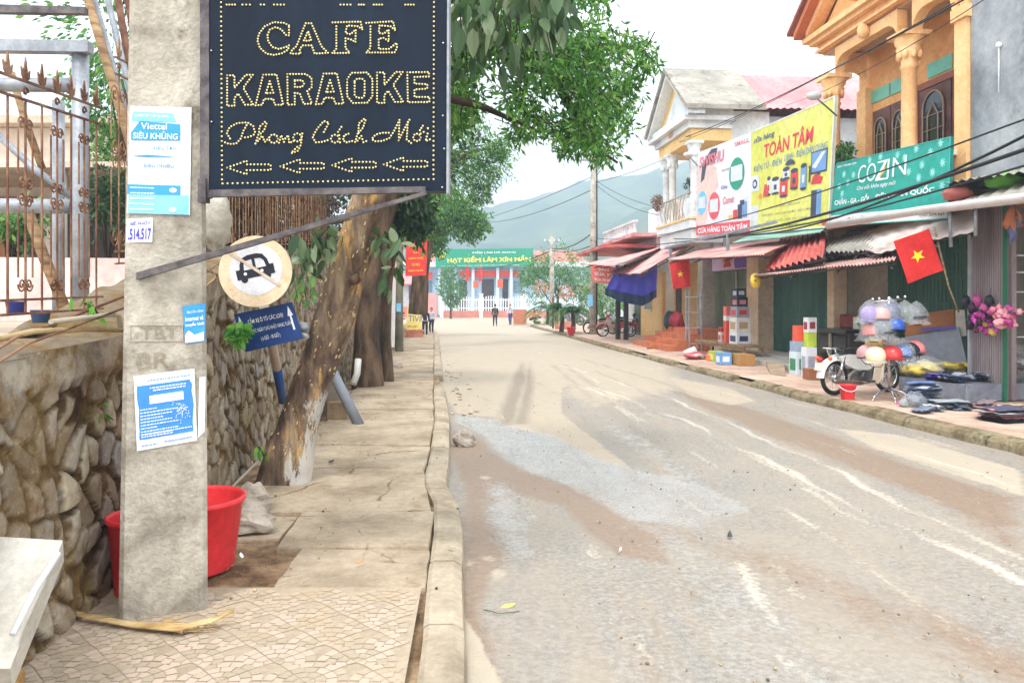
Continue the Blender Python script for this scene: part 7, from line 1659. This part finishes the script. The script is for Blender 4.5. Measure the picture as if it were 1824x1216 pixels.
p = G(1400,655,.12); mb = MB(); mb.blob(p+Vector((0,0,.04)), (.24,.16,.07), .4, 2, 2, 16, 8, True); tag(obj('blue_bag', mb, paint(70,140,206,.4), None), 'crumpled bright blue plastic bag on the tiled pavement', 'bag')
p = G(1613,720,.12); mb = MB(); mb.lathe([(.15,0),(.10,.04),(.05,.09),(.015,.11)], Matrix.Translation(p), 18, True, 1, .8); tag(obj('pink_funnel', mb, paint(226,70,150,.5), None, tuple(p)), 'bright pink cone of cloth on the pavement under the tray', 'cloth')

# ============================================================ STALL: grey tray with piled goods
A, B, C, D_ = Vector((7.10,12.45,0)), Vector((6.78,13.95,0)), Vector((8.5,14.3,0)), Vector((8.9,12.95,0))
t = thing('display_tray', 'long grey metal display tray heaped with wrapped goods at right', 'tray', (7.1,12.45,.12))
def quadbox(mb, a,b,c,d, z0, z1): mb.hexa([(q.x,q.y,z0) for q in (a,d,c,b)], [(q.x,q.y,z1) for q in (a,d,c,b)])
greym = nmat('grey_sheet_metal', [srgb(112,116,128), srgb(134,138,150), srgb(148,150,160)], 1.4, .5, .08, 20, dirt=(srgb(120,112,106), 2, .64))
mb = MB(); quadbox(mb, A,B,C,D_, .14,.40); obj('tray_box', mb, greym, t)
mb = MB(); mb.hexa([(A.x-.015,A.y-.02,.13),(A.x+.02,A.y-.02,.13),(A.x+.02,A.y+.01,.13),(A.x-.015,A.y+.01,.13)],[(A.x-.015,A.y-.02,.42),(A.x+.02,A.y-.02,.42),(A.x+.02,A.y+.01,.42),(A.x-.015,A.y+.01,.42)]); obj('corner_post', mb, M['galv'], t)
def heap(name, label, c, r, cols, seed, n=7, rough=.3, cat='goods', bag=False):
    rr = random.Random(seed); c = Vector(c); t = thing(name, label, cat, tuple(c-Vector((0,0,r[2]*.6))))
    ks = 1 if n < 20 else .5
    for i in range(n):
        q = c+Vector((rr.uniform(-1,1)*r[0]*.7, rr.uniform(-1,1)*r[1]*.7, rr.uniform(-.4,.5)*r[2])); mb = MB(); Mz = Matrix.Rotation(rr.uniform(0,3.1),3,'Z') @ Matrix.Rotation(rr.uniform(-.4,.4),3,'X')
        mb.blob(q, (rr.uniform(.35,.6)*r[0]*ks, rr.uniform(.4,.6)*r[1]*ks, rr.uniform(.35,.6)*r[2]*(ks if n < 20 else .28)), (.5 if 'hanging' in name else .5), 3.2, seed*9+i, 14, 9, M3=Mz); obj('bundle', mb, paint(*rr.choice(cols), rough), t)
    if bag:
        mb = MB(); mb.blob(c, (r[0]*1.15,r[1]*1.15,r[2]*1.3), .3, 2.2, seed, 20, 12); obj('clear_wrap', mb, M['bag'], t)
    return t
def packs(label, c, w_, n, cols, seed, name='wrapped_packs', tilt=.2):
    """a stack of flat shiny wrapped garments"""
    rr = random.Random(seed); c = Vector(c); t = thing(name, label, 'goods', tuple(c)); z = c.z
    for i in range(n):
        a = rr.uniform(-.5,.5); Rz = Matrix.Rotation(a,3,'Z') @ Matrix.Rotation(rr.uniform(-tilt,tilt)*.4,3,'Y'); mb = MB(); h = rr.uniform(.022,.034); k = 5; vs = []
        off = Vector((rr.uniform(-.04,.04), rr.uniform(-.04,.04), 0)); W_ = w_*rr.uniform(.8,1.1)
        for zz_ in (0,1):
            for j in range(k+1):
                for l in range(k+1):
                    u, v = j/k-.5, l/k-.5; e = 1-(2*max(abs(u),abs(v)))**4; vs.append(c+off+Rz @ Vector((u*W_, v*W_*.8, (h if zz_ else 0)*(.6+.4*e)+.03*mnoise.noise(Vector((u*6+i,v*6,i)))))+Vector((0,0,z-c.z)))
        m_ = (k+1)**2; fs = [(m_+j*(k+1)+l, m_+(j+1)*(k+1)+l, m_+(j+1)*(k+1)+l+1, m_+j*(k+1)+l+1) for j in range(k) for l in range(k)]+[(j*(k+1)+l+1, (j+1)*(k+1)+l+1, (j+1)*(k+1)+l, j*(k+1)+l) for j in range(k) for l in range(k)]
        mb.add(vs, fs, True); obj('pack', mb, paint(*rr.choice(cols), .45, .2, scale=14, spec=.3), t); z += h*.95
    return t
clothc = [(80,90,116),(110,116,140),(170,178,190),(64,70,90),(140,130,150),(200,200,208)]
packs('tall stack of clear wrapped blue white garments below the tray corner', G(1650,722,.125)+Vector((0,.12,.0)), .42, 13, [(190,196,210),(222,224,228),(120,140,190),(160,170,180)], 3)
packs('low spread of grey wrapped garments right of the tall stack', G(1692,727,.125), .44, 5, [(150,160,160),(120,134,140),(176,184,186)], 4)
heap('bag_of_goods', 'grey clear bag of goods left of the wrapped stack', G(1628,716,.2), (.16,.14,.12), [(130,140,150),(96,110,120),(160,164,160)], 5, 5, .25, 'bag', True)
packs('stack of pink and grey garments at the bottom right edge', G(1790,748,.125), .55, 7, [(206,150,150),(90,90,110),(200,196,196),(60,60,70)], 6)
packs('folded cream packet behind the pink grey garments', G(1815,740,.125)+Vector((.15,.3,0)), .4, 5, [(200,176,150),(214,200,190)], 7)
for i,(px,py,dy,c,lb) in enumerate(((1700,676,0,clothc,'flat dark blue garments lying in the middle of the tray'),(1740,680,.2,clothc,'flat navy and grey garments right of the middle of the tray'),(1780,678,.4,clothc,'dark packs at the right end of the tray'),(1672,674,.3,[(96,80,180),(110,96,190)],'purple packet at the left of the tray'))):
    p = P(px,py,12.95+dy); packs(lb, (p.x,p.y,.405), .40, 4, c, 20+i, 'flat_packs', .5)
heap('yellow_bundle', 'yellow clear bagged clothes at the left end of the tray', P(1643,654,13.9), (.34,.3,.15), [(226,202,90),(214,190,80),(230,214,150),(210,206,190)], 8, 9, .35, 'bag', True)
heap('yellow_bundle', 'second yellow bundle at the middle back of the tray', P(1703,655,13.9), (.30,.25,.12), [(222,196,86),(226,206,110),(214,190,150)], 9, 7, .35, 'bag')
heap('grey_bundle', 'grey bagged bundle behind the dark packs on the tray', P(1762,657,13.8), (.28,.22,.12), [(140,144,150),(120,126,134)], 10, 6, .3, 'bag', True)
heap('dark_bundle', 'dark green black bundle between the yellow and grey bundles', P(1733,652,13.9), (.14,.14,.15), [(40,50,56),(56,60,70)], 11, 5, .5, 'bag')
heap('mixed_bundle', 'high pile of grey and brown bagged goods at the right edge', P(1800,645,13.2), (.26,.22,.26), [(150,140,140),(110,90,100),(180,170,170),(90,80,76)], 12, 9, .3, 'bag', True)
# boards and shelves behind the tray
t = thing('grey_counter', 'grey slanted counter boards behind the tray', 'counter', tuple(P(1660,650,14.6)))
mb = MB(); Quad(P(1618,655,14.9),P(1722,645,14.3),P(1708,582,14.5),P(1612,600,15.0)).board(mb,.04); obj('board', mb, greym, t)
mb = MB(); Quad(P(1608,655,15.0),P(1640,652,14.8),P(1632,600,14.9),P(1606,602,15.1)).board(mb,.03); obj('board', mb, paint(150,144,140), t)
mb = MB(); Quad(P(1612,600,15.3),P(1702,580,14.8),P(1700,550,14.9),P(1612,562,15.4)).board(mb,.05); tag(obj('orange_board', mb, nmat('orange_wood', [srgb(156,98,58), srgb(182,122,76)], 1, .7, .1, stretch=(.3,1,3)), None), 'brown orange wooden board leaning behind the grey counter', 'board')
mb = MB(); Quad(P(1703,600,14.6),P(1722,598,14.5),P(1718,552,14.5),P(1702,552,14.6)).board(mb,.05); tag(obj('pale_board', mb, paint(190,184,172), None), 'narrow pale panel between orange board and folded shutter', 'panel')
mb = MB(); Quad(P(1640,590,14.75),P(1702,586,14.5),P(1702,580,14.5),P(1640,584,14.75)).board(mb,.1); tag(obj('purple_cloth', mb, paint(90,80,150), None), 'strip of purple cloth on top of the grey counter', 'cloth')
# dark counter and red goods inside the recess behind the bike
t = thing('dark_counter', 'dark glass topped counter in the recess behind the white motorcycle', 'counter', tuple(RS(-.2,18.4,.12)))
part('top', t, paint(40,52,48,.3), [(-.6,.3,17.3,18.85,1.02,1.10)]); part('case', t, paint(70,66,62), [(-.45,.25,17.4,18.8,.13,1.015)]); part('pane', t, paint(30,32,34,.1), [(-.48,-.451,17.5,18.1,.3,.95),(-.48,-.451,18.2,18.7,.3,.95)]); part('leg', t, paint(170,160,140), [(-.52,-.482,18.11,18.19,.12,1.0)])
mb = MB(); rbox(mb, .0,.5,17.7,18.7,1.105,1.42); tag(obj('red_goods_box', mb, nmat('red_wrap', [srgb(120,44,34), srgb(166,70,50)], 3, .5, .2), None, bevel=.04), 'dull red box on the dark counter in the recess', 'box')
mb = MB(); rbox(mb, -.3,-.1,17.35,17.55,1.105,1.38); tag(obj('white_packet', mb, paint(206,214,190), None, bevel=.02), 'pale packet at the right end of the dark counter', 'packet')
# hanging magenta and pink bags at far right, and clothes on the rail
heap('hanging_bags', 'magenta and black bags hanging on the folded shutter', P(1752,575,12.7), (.22,.15,.36), [(190,60,150),(60,30,50),(200,70,170),(90,50,60),(206,180,90)], 14, 34, .4, 'bags')
heap('hanging_bags', 'pink plush bags hanging at the far right edge', P(1790,565,12.2), (.24,.16,.34), [(226,130,150),(210,90,160),(236,170,176),(190,70,140)], 15, 34, .5, 'bags')
heap('hanging_clothes', 'orange and blue clothes hanging high at the far right edge', P(1806,400,12.4), (.16,.12,.32), [(206,130,90),(110,120,160),(190,150,150)], 16, 7, .7, 'clothes')
t = thing('clothes_rack', 'green framed rack with white shelves at the far right', 'rack', tuple(P(1795,640,12.9)))
mb = MB(); 
for px in (1795,1990): mb.tube([P(px,660,12.9),P(px,370,12.9)], .02, 6)
obj('upright', mb, paint(40,120,90), t); mb = MB()
for py in (455,485,520,555,600): mb.tube([P(1796,py,12.88),P(1990,py,12.88)], .012, 6)
obj('rail', mb, wht, t)

# ============================================================ goods in front of the shutters
p0 = G(1252,636,.12); t = thing('wooden_table', 'low weathered wooden table before the olive shutter', 'table', tuple(p0))
sA, sB = sfor(1340,-1.1), sfor(1252,-1.1); part('tabletop', t, M['wood'], [(-1.35,-.75,sA,sB,.50,.55)])
for s in (sA+.06, sB-.06):
    for x in (-1.3,-.8): part('leg', t, M['wood'], [(x-.03,x+.03,s-.03,s+.03,.12,.498)])
part('rail', t, M['wood'], [(-1.32,-1.29,sA+.1,sB-.1,.42,.497)])
def carton(label, s, x, z, ds, dx, dz, col, band=None, name='carton', top=None, rz=0):
    t = thing(name, label, 'box', tuple(RS(x,s,z))); part('body', t, paint(*col,.6), [(x-dx/2,x+dx/2,s-ds/2,s+ds/2,z,z+dz)], bevel=.006)
    if band: part('printed_panel', t, paint(*band,.5), [(x-dx/2-.003,x-dx/2-.0005,s-ds*.36,s+ds*.36,z+dz*.2,z+dz*.7)]); part('printed_side', t, paint(*band,.5), [(x-dx*.3,x+dx*.3,s-ds/2-.003,s-ds/2-.0005,z+dz*.25,z+dz*.7)])
    part('tape', t, paint(200,180,140,.4), [(x-.02,x+.02,s-ds/2+.01,s+ds/2-.01,z+dz+.0005,z+dz+.002)])
    return t
s1 = sfor(1318,-1.0); s2 = sfor(1300,-1.05); s3 = sfor(1290,-1.05)
carton('white carton with dark band at the foot of the tabletop pile', s1, -1.0, .551, .55, .4, .32, (224,226,230), (60,66,100))
carton('white carton with tan picture in the middle of the tabletop pile', s1, -1.0, .873, .52, .4, .40, (218,216,212), (180,150,110))
carton('dark and red carton high on the tabletop pile', s1, -1.0, 1.275, .46, .36, .30, (150,150,166), (190,60,60))
carton('black carton with a pale emblem on top of the pile', s1, -1.0, 1.577, .40, .3, .26, (40,44,56), (196,120,120))
carton('small dark carton crowning the tabletop pile', s1+.05, -1.0, 1.84, .34, .26, .24, (46,50,60), (180,190,200))
carton('tall orange red carton left of the white cartons', s2, -1.1, .551, .20, .2, .62, (224,84,66))
carton('small white carton on the tall orange one', s2, -1.1, 1.173, .22, .2, .14, (226,226,222))
carton('pinkish red carton on the small white carton', s2, -1.1, 1.315, .24, .2, .26, (226,110,104))
carton('small white and red carton at the left of the table', s3+.1, -1.05, .551, .24, .2, .28, (220,210,210), (200,70,70)); carton('dark red lidded carton on the small white red one', s3+.1, -1.05, .833, .22, .2, .14, (206,80,80), (80,40,50))
carton('plain brown cardboard carton on the pavement', sfor(1323,-1.7), -1.7, .125, .62, .4, .28, (176,132,76))
carton('lime green carton on the pavement before the table', sfor(1276,-1.9), -1.9, .125, .42, .3, .27, (176,190,70), (226,226,150))
carton('blue and white carton beside the lime one', sfor(1289,-2.1), -2.1, .125, .34, .3, .30, (110,160,214), (230,234,238)); carton('small orange carton between red wraps and lime carton', sfor(1266,-2.0), -2.0, .125, .24, .2, .16, (222,130,80))
heap('red_wraps', 'crumpled red wrapped goods on the pavement left of the cartons', G(1248,634,.2), (.45,.3,.10), [(206,70,80),(224,110,110),(230,200,200)], 17, 8, .4, 'goods')
mb = MB(); mb.tube([P(1220,633,23.2),P(1240,624,23.2)], .14, 12); tag(obj('white_roll', mb, paint(226,228,232,.4), None), 'white rolled bag leaning at the left of the red wraps', 'roll')
heap('dark_wraps', 'small dark red pouch lying before the table leg', G(1262,622,.3), (.15,.1,.06), [(170,60,60)], 18, 3, .4, 'pouch')
# concrete ramp before green shutter
t = MB(); rbox(t, -1.3,-.52,sfor(1440,-.9),sfor(1352,-.9),.122,.26); tag(obj('concrete_step', t, M['pale_concrete'], None, tuple(RS(-.9,21,.122))), 'low concrete step before the green shutter', 'step')
t = MB(); a, b, c_ = RS(-2.1,sfor(1372,-2.1),.122), RS(-2.0,sfor(1400,-2.0),.122), RS(-1.31,sfor(1398,-1.3),.122)
d_ = RS(-1.31,sfor(1365,-1.3),.122); t.hexa([a,b,c_,d_],[a+Vector((0,0,.02)),b+Vector((0,0,.02)),c_+Vector((0,0,.14)),d_+Vector((0,0,.14))]); tag(obj('concrete_ramp', t, nmat('ramp_concrete', [srgb(150,128,106), srgb(180,156,132)], 2, .9, .3), None), 'small sloping concrete ramp leading to the step', 'ramp')
# cartons by the beige column
sk = sfor(1432,-.9)
carton('white green carton at the foot of the column pile', sfor(1424,-1.5), -1.5, .125, .36, .3, .50, (206,218,222), (60,140,90)); carton('grey blue carton on the white green one', sfor(1424,-1.5), -1.5, .628, .34, .28, .22, (150,166,186)); carton('orange red carton topmost at the left of the column pile', sfor(1424,-1.5), -1.5, .85, .26, .2, .34, (226,92,70))
carton('tall white carton right in the column pile', sfor(1441,-1.5), -1.5, .125, .24, .24, .62, (216,220,226), (160,160,180)); carton('lime green carton on the tall white one', sfor(1443,-1.4), -1.4, .75, .20, .2, .30, (186,206,70)); carton('white slim carton topmost right of the column pile', sfor(1443,-1.4), -1.4, 1.052, .22, .2, .32, (222,220,224), (150,60,70))
carton('brown carton hidden low behind the motorcycle tail', sfor(1448,-1.7), -1.7, .125, .3, .3, .22, (150,96,66))
# yellow lantern under the awning corner
mb = MB(); mb.lathe([(0,-.18),(.09,-.15),(.13,0),(.1,.14),(.04,.18),(.0,.19)], Matrix.Translation(RP(1346,500,-1.8)), 16); tag(obj('yellow_lantern', mb, paint(226,190,60,.4), None), 'yellow plastic can hanging from the pale awning corner', 'can')
# shelf rack
t = thing('shelf_rack', 'light grey metal shelf rack beside the orange steps', 'rack', tuple(RP(1232,615,-.8)))
sA, sB = sfor(1244,-.9), sfor(1222,-1.2)
for s in (sA, sB):
    for x in (-1.2,-.8): part('upright', t, paint(160,168,178,.4), [(x-.02,x+.02,s-.02,s+.02,.12,2.1)])
for z in (.35,.85,1.35,1.85): part('shelf', t, paint(196,190,188,.5), [(-1.22,-.78,sA-.02,sB+.02,z,z+.03)])
part('poster', t, paint(200,206,222), [(-.80,-.775,sA+.1,sB-.2,1.5,2.0)])
# orange steps
t = thing('orange_steps', 'orange brown steps with side ramp before the yellow shop front', 'steps', tuple(G(1180,612,.12)))
stm = nmat('orange_tile', [srgb(176,98,64), srgb(204,124,84)], 2, .6, .15, dirt=(srgb(150,96,70), 3, .6))
sA, sB = sfor(1228,-1.2), sfor(1165,-1.2)
for i in range(4): part('step', t, stm, [(-2.0+i*.42, .3, sA, sB, .122+i*.17, .122+(i+1)*.17-.002)])
mb = MB(); a, b = RS(-2.3, sfor(1152,-2.3), .125), RS(-.6, sfor(1200,-.6), .80); d = Vector((.5,.6,0)).normalized()*.5; mb.hexa([a,a+d,b+d,b],[a+Vector((0,0,.05)),a+d+Vector((0,0,.05)),b+d+Vector((0,0,.05)),b+Vector((0,0,.05))]); obj('ramp', mb, stm, t)
for i, (px, c, lb) in enumerate(((1195,(40,60,60),'dark green potted plant stand on the orange steps'),(1206,(150,40,50),'dark red sack beside the plants on the steps'))):
    mb = MB(); q_ = RP(px,560,-.6); mb.blob((q_.x,q_.y,1.0), (.25,.25,.35), .35, 2, i+60); tag(obj('shop_goods', mb, paint(*c), None), lb, 'goods')

# ============================================================ PEOPLE
def person(label, foot, h, face_ang, top, legs, hair, long_hair=False, bag=None, stride=.12, skin=(196,150,120), crouch=False, shoe=(40,36,36), accent=None):
    foot = Vector(foot); Rm = Matrix.Rotation(face_ang, 3, 'Z'); k = h/1.7
    T = lambda v: foot + Rm @ (Vector(v)*k)        # local: +y forward, x right
    t = thing('person', label, 'person', tuple(foot), None)
    if not crouch:
        hipz = .90; J = dict(pel=(0,0,.92), waist=(0,0,1.05), chest=(0,.01,1.28), neck=(0,0,1.45), headb=(0,.01,1.53),
             lh=(-.09,0,.88), lk=(-.10,stride*.7+.03,.49), la=(-.10,stride,.09), lt=(-.10,stride+.14,.03), rh=(.09,0,.88), rk=(.10,-stride*.2+.05,.49), ra=(.10,-stride,.11), rt=(.10,-stride+.14,.03),
             ls=(-.18,0,1.41), le=(-.23,-stride*.4,1.14), lw=(-.24,.08-stride*.5,.90), rs=(.18,0,1.41), re=(.23,stride*.3,1.14), rw=(.24,.10+stride*.4,.91))
    else:
        J = dict(pel=(0,-.12,.30), waist=(0,-.06,.44), chest=(0,.08,.66), neck=(0,.16,.82), headb=(0,.19,.90),
             lh=(-.10,-.1,.28), lk=(-.18,.30,.42), la=(-.14,.16,.08), lt=(-.14,.30,.03), rh=(.10,-.1,.28), rk=(.18,.30,.42), ra=(.14,.16,.08), rt=(.14,.30,.03),
             ls=(-.18,.12,.78), le=(-.24,.30,.56), lw=(-.16,.46,.40), rs=(.18,.12,.78), re=(.24,.30,.56), rw=(.16,.46,.36))
    names = ['pel','waist','chest','neck','headb','lh','lk','la','lt','rh','rk','ra','rt','ls','le','lw','rs','re','rw']
    rad = dict(pel=.125,waist=.105,chest=.13,neck=.055,headb=.06,lh=.09,lk=.058,la=.038,lt=.03,rh=.09,rk=.058,ra=.038,rt=.03,ls=.058,le=.043,lw=.028,rs=.058,re=.043,rw=.028)
    E = [('pel','waist'),('waist','chest'),('chest','neck'),('neck','headb'),('pel','lh'),('lh','lk'),('lk','la'),('la','lt'),('pel','rh'),('rh','rk'),('rk','ra'),('ra','rt'),('chest','ls'),('ls','le'),('le','lw'),('chest','rs'),('rs','re'),('re','rw')]
    def skin_mesh(sel, grow, root, sub=2):
        ids = {n:i for i,n in enumerate(sel)}; me = bpy.data.meshes.new('sk'); me.from_pydata([tuple(T(J[n])) for n in sel], [(ids[a],ids[b]) for a,b in E if a in ids and b in ids], [])
        o = bpy.data.objects.new('sk', me); COL.objects.link(o); m = o.modifiers.new('s','SKIN'); 
        for n,i in ids.items():
            r = (rad[n]+grow)*k; me.skin_vertices[0].data[i].radius = (r, r*(.78 if n in ('pel','waist','chest') else 1)); me.skin_vertices[0].data[i].use_root = (n == root)
        sbd = o.modifiers.new('b','SUBSURF'); sbd.levels = sub; sbd.render_levels = sub
        dg = bpy.context.evaluated_depsgraph_get(); mm = bpy.data.meshes.new_from_object(o.evaluated_get(dg)); mb = MB(); mb.add([tuple(v.co) for v in mm.vertices], [tuple(p.vertices) for p in mm.polygons], True)
        bpy.data.objects.remove(o); return mb
    mb = skin_mesh(names, 0, 'pel')
    hc = Vector(J['headb'])+Vector((0,.015,.10)); K3 = Rm*k
    mb.sphere(T(hc), (.078,.095,.118), 18, 12, K3); mb.sphere(T(hc+Vector((0,.095,-.015))), (.013,.02,.022), 8, 6, K3)
    for s in (-1,1):
        mb.sphere(T(hc+Vector((s*.078,0,-.01))), (.012,.022,.032), 8, 6, K3)
        w_ = Vector(J['lw' if s < 0 else 'rw']); d = (w_-Vector(J['le' if s < 0 else 're'])).normalized(); palm = w_+d*.05
        mb.sphere(T(palm), (.022,.036,.045), 10, 7, K3)
        for f, L_ in enumerate((.06,.07,.075,.065)):
            b0 = palm+Vector((0,(f-1.5)*.018,0))+d*.03; mb.tube([T(b0), T(b0+d*L_*.6+Vector((-s*.008,.004,0))), T(b0+d*L_+Vector((-s*.024,.008,0)))], [.009*k,.008*k,.006*k], 6)
        b0 = palm+Vector((0,.03,0)); mb.tube([T(b0), T(b0+d*.03+Vector((0,.022,0))), T(b0+d*.055+Vector((0,.026,0)))], [.010*k,.009*k,.007*k], 6)
    obj('body', mb, paint(*skin,.55,.06), t)
    mb = MB()
    for s in (-1,1): mb.sphere(T(hc+Vector((s*.03,.088,.012))), (.012,.006,.007), 8, 6, K3)
    mb.tube([T(hc+Vector((-.022,.086,-.052))), T(hc+Vector((0,.094,-.054))), T(hc+Vector((.022,.086,-.052)))], .004*k, 5)
    obj('eyes_and_mouth', mb, paint(60,36,34), t)
    ob_ = obj('jacket', skin_mesh(['waist','chest','ls','le','lw','rs','re','rw','pel'], .016, 'chest'), paint(*top,.8,.15,bump=.2), t)
    obj('trousers', skin_mesh(['pel','lh','lk','la','rh','rk','ra'], .012, 'pel'), paint(*legs,.85,.15,bump=.2), t)
    if accent: mb = MB(); mb.sphere(T(Vector(J['chest'])+Vector((0,.0,.07))), (.155,.118,.075), 14, 8, K3); obj('collar', mb, paint(*accent,.8), t)
    mb = MB(); mb.sphere(T(hc+Vector((0,-.016,.022))), (.09,.10,.118), 18, 12, K3)
    if long_hair: mb.sphere(T(hc+Vector((0,-.045,-.09))), (.088,.06,.17), 14, 10, K3)
    obj('hair', mb, paint(*hair,.6,.2), t)
    mb = MB()
    for a in ('l','r'): mb.sphere(T((Vector(J[a+'a'])+Vector(J[a+'t']))/2+Vector((0,.0,-.012))), (.045,.13,.045), 12, 8, K3)
    obj('shoes', mb, paint(*shoe), t)
    if bag: mb = MB(); mb.blob(T(Vector(J['chest'])+Vector((0,-.19,-.05))), (.15*k,.10*k,.22*k), .15, 2, 3); tag(obj('backpack', mb, paint(*bag,.7), None), 'backpack on the back of the '+label.split(' ',1)[0]+' walker '+('in dark clothes' if top[0] < 90 else 'in white'), 'backpack')
    return t
f = G(757,600,.02); person('girl in navy and white jacket walking towards us at the kerb', f, 1.38, math.pi+.1, (36,40,66), (30,32,40), (30,24,24), True, None, .12, shoe=(214,210,206), accent=(222,224,230))
f = G(765,596,.02)+Vector((0,1.0,0)); person('second pupil in white sleeves half hidden behind the girl', f, 1.36, math.pi-.2, (206,210,222), (36,40,56), (34,28,26), False, None, .05)
f = G(882,581,.0); person('walker in dark clothes with a backpack, left of the pair on the road', f, 1.52, .2, (44,46,58), (34,38,54), (28,24,24), False, (60,62,50), .12)
f = G(909,578,.0); person('walker in white and blue jacket and jeans, right of the pair', f, 1.52, math.pi-.4, (196,204,220), (50,74,130), (30,26,26), False, None, .12, accent=(70,90,150))
f = G(948,574,.1); person('vendor in an orange top crouching beside the far kerb', f, 1.6, -1.4, (232,160,70), (40,42,60), (34,26,24), True, None, .1, crouch=True)
f = G(986,576,.1)+Vector((0,1,0)); person('person in a reddish brown top standing behind the palms', f, 1.55, math.pi, (150,80,60), (50,40,40), (30,26,24), False, None, .03)
f = G(960,570,.1); person('second crouching person in pale pink behind the vendor', f, 1.5, 1.5, (216,160,150), (60,50,60), (34,26,24), False, None, .1, crouch=True)
mb = MB(); p = G(925,576,.1); mb.box((p.x-.45,p.y,.05),(p.x+.55,p.y+.5,1.15)); tag(obj('brown_stall_box', mb, paint(180,110,80), None), 'brown box shaped stall beside the walkers', 'stall')
bush('vendor_greens', 'green vegetables laid before the crouching vendor', G(957,577,.12), (.35,.2,.15), 240, .14, M['leaf_young'], 'vegetables', 71, k=4)
# TIVI advertising board on bricks, left
t = thing('yellow_notice_board', 'yellow board with purple letters TIVI leaning on bricks at left', 'sign', tuple(P(737,600,36)))
q = Quad(P(722,599,36),P(749,597,36),P(751,548,36.3),P(726,543,36.3)); mb = MB(); q.board(mb,.04); obj('panel', mb, paint(222,206,110,.5), t)
text_on(q, (.12,.48,.95,.68), 'TIVI', paint(90,60,150), t, .0, 0, .012); text_on(q, (.12,.78,.9,.88), 'TỦ LẠNH', paint(206,90,60), t, .03, 0, .012); text_on(q, (.1,.28,.8,.36), 'MÁY GIẶT', paint(206,90,60), t, .03, 0, .012); text_on(q, (.1,.12,.85,.20), 'ĐIỀU HÒA', paint(206,90,60), t, .03, 0, .012)
mb = MB()
for i in range(4):
    for j in range(5): mb.box((P(720,600,35.4).x+j*.16+(i%2)*.05, 35.5, .13+i*.085), (P(720,600,35.4).x+j*.16+(i%2)*.05+.15, 35.8, .13+i*.085+.08))
tag(obj('brick_stack', mb, nmat('red_brick', [srgb(176,104,84), srgb(204,140,118)], 4, .9, .3), None), 'small stack of reddish bricks under the yellow board', 'bricks')
# stuff beyond the dark trunks at the left
t = thing('pink_gable_wall', 'white and pink slanted awning wall beyond the dark trunks', 'wall', tuple(P(700,560,24))); mb = MB(); Quad(P(688,620,23),P(703,618,23.5),P(706,470,23.5),P(700,450,23)).board(mb,.1); obj('panel', mb, paint(226,224,222), t); mb = MB(); Quad(P(684,530,22.5),P(696,525,22.6),P(705,465,22.6),P(700,452,22.5)).board(mb,.05); obj('awning_edge', mb, paint(216,84,64), t)
motorcycle('dark scooter standing beyond the dark trunks on the left pavement', G(700,622,.12)+Vector((0,.6,0)), R_(100), (60,62,66), group='motorcycle left')

# dead vine stems trailing over the wall top right of the pole
rv = random.Random(31)
for k in range(9):
    Y = rv.uniform(5.6, 9.5); z = wtop(Y); x = WX(Y)-.02; L_ = rv.uniform(.8, 2.2); pts = [(x-.12+rv.uniform(-.05,.12), Y+L_*j/6, z+.06+.10*math.sin(j*1.3+k)-(.05*j if k % 2 else -.02*j)) for j in range(7)]
    o = single_tube('dead_vine', pts, rv.uniform(.005,.011), M['dry_vine'] if 'dry_vine' in M else M['wood'], 'dead leafless vine stem trailing along the wall top behind the round sign', 'vine', 5, 'dead vines on the wall')

rv = random.Random(77)
for k in range(16):
    px, py = rv.uniform(1690,1800), rv.uniform(672,688); p = P(px, py, 12.9+rv.uniform(0,.7)); o = packs('small wrapped garment lying among many others on the grey tray', (p.x, p.y, .405+rv.uniform(0,.09)), rv.uniform(.16,.26), 2, [(96,110,150),(60,66,90),(170,176,186),(200,200,206),(120,90,110),(50,56,70)], 100+k, 'small_pack', .8); o['group'] = 'small packs on the display tray'
for k in range(9):
    p = RS(-.52-.05*(k%3), 12.95+.055*k, 1.72-.13*(k%4)); mb = MB(); mb.blob(p, (.07,.06,.10), .45, 3, 80+k, 12, 8); mb.tube([p+Vector((0,0,.08)), p+Vector((.02,0,.2))], .004, 4)
    tag(obj('hanging_purse', mb, paint(*rv.choice([(60,30,50),(190,80,140),(110,70,120),(40,40,48),(200,150,90)]),.5), None), 'small purse hanging with others on the folded purple grey shutter', 'purse', 'purses hanging on the folded shutter')
for k, (px, dy, c) in enumerate(((1640,0,(150,160,176)),(1668,.1,(196,200,206)),(1712,.1,(120,130,146)),(1735,.2,(90,96,116)),(1765,.15,(190,170,170)))):
    p = G(px, 735-2*k, .125); o = packs(['pale blue grey wrapped packet at the left foot of the tray','white wrapped packet below the tall garment stack','grey packet right of the low grey spread','dark packet between the tray corner and the edge stack','pinkish packet left of the edge stack'][k], (p.x, p.y+dy, .125), .26, 3, [c, tuple(int(q*.8) for q in c)], 130+k, 'wrapped_packet', .5)
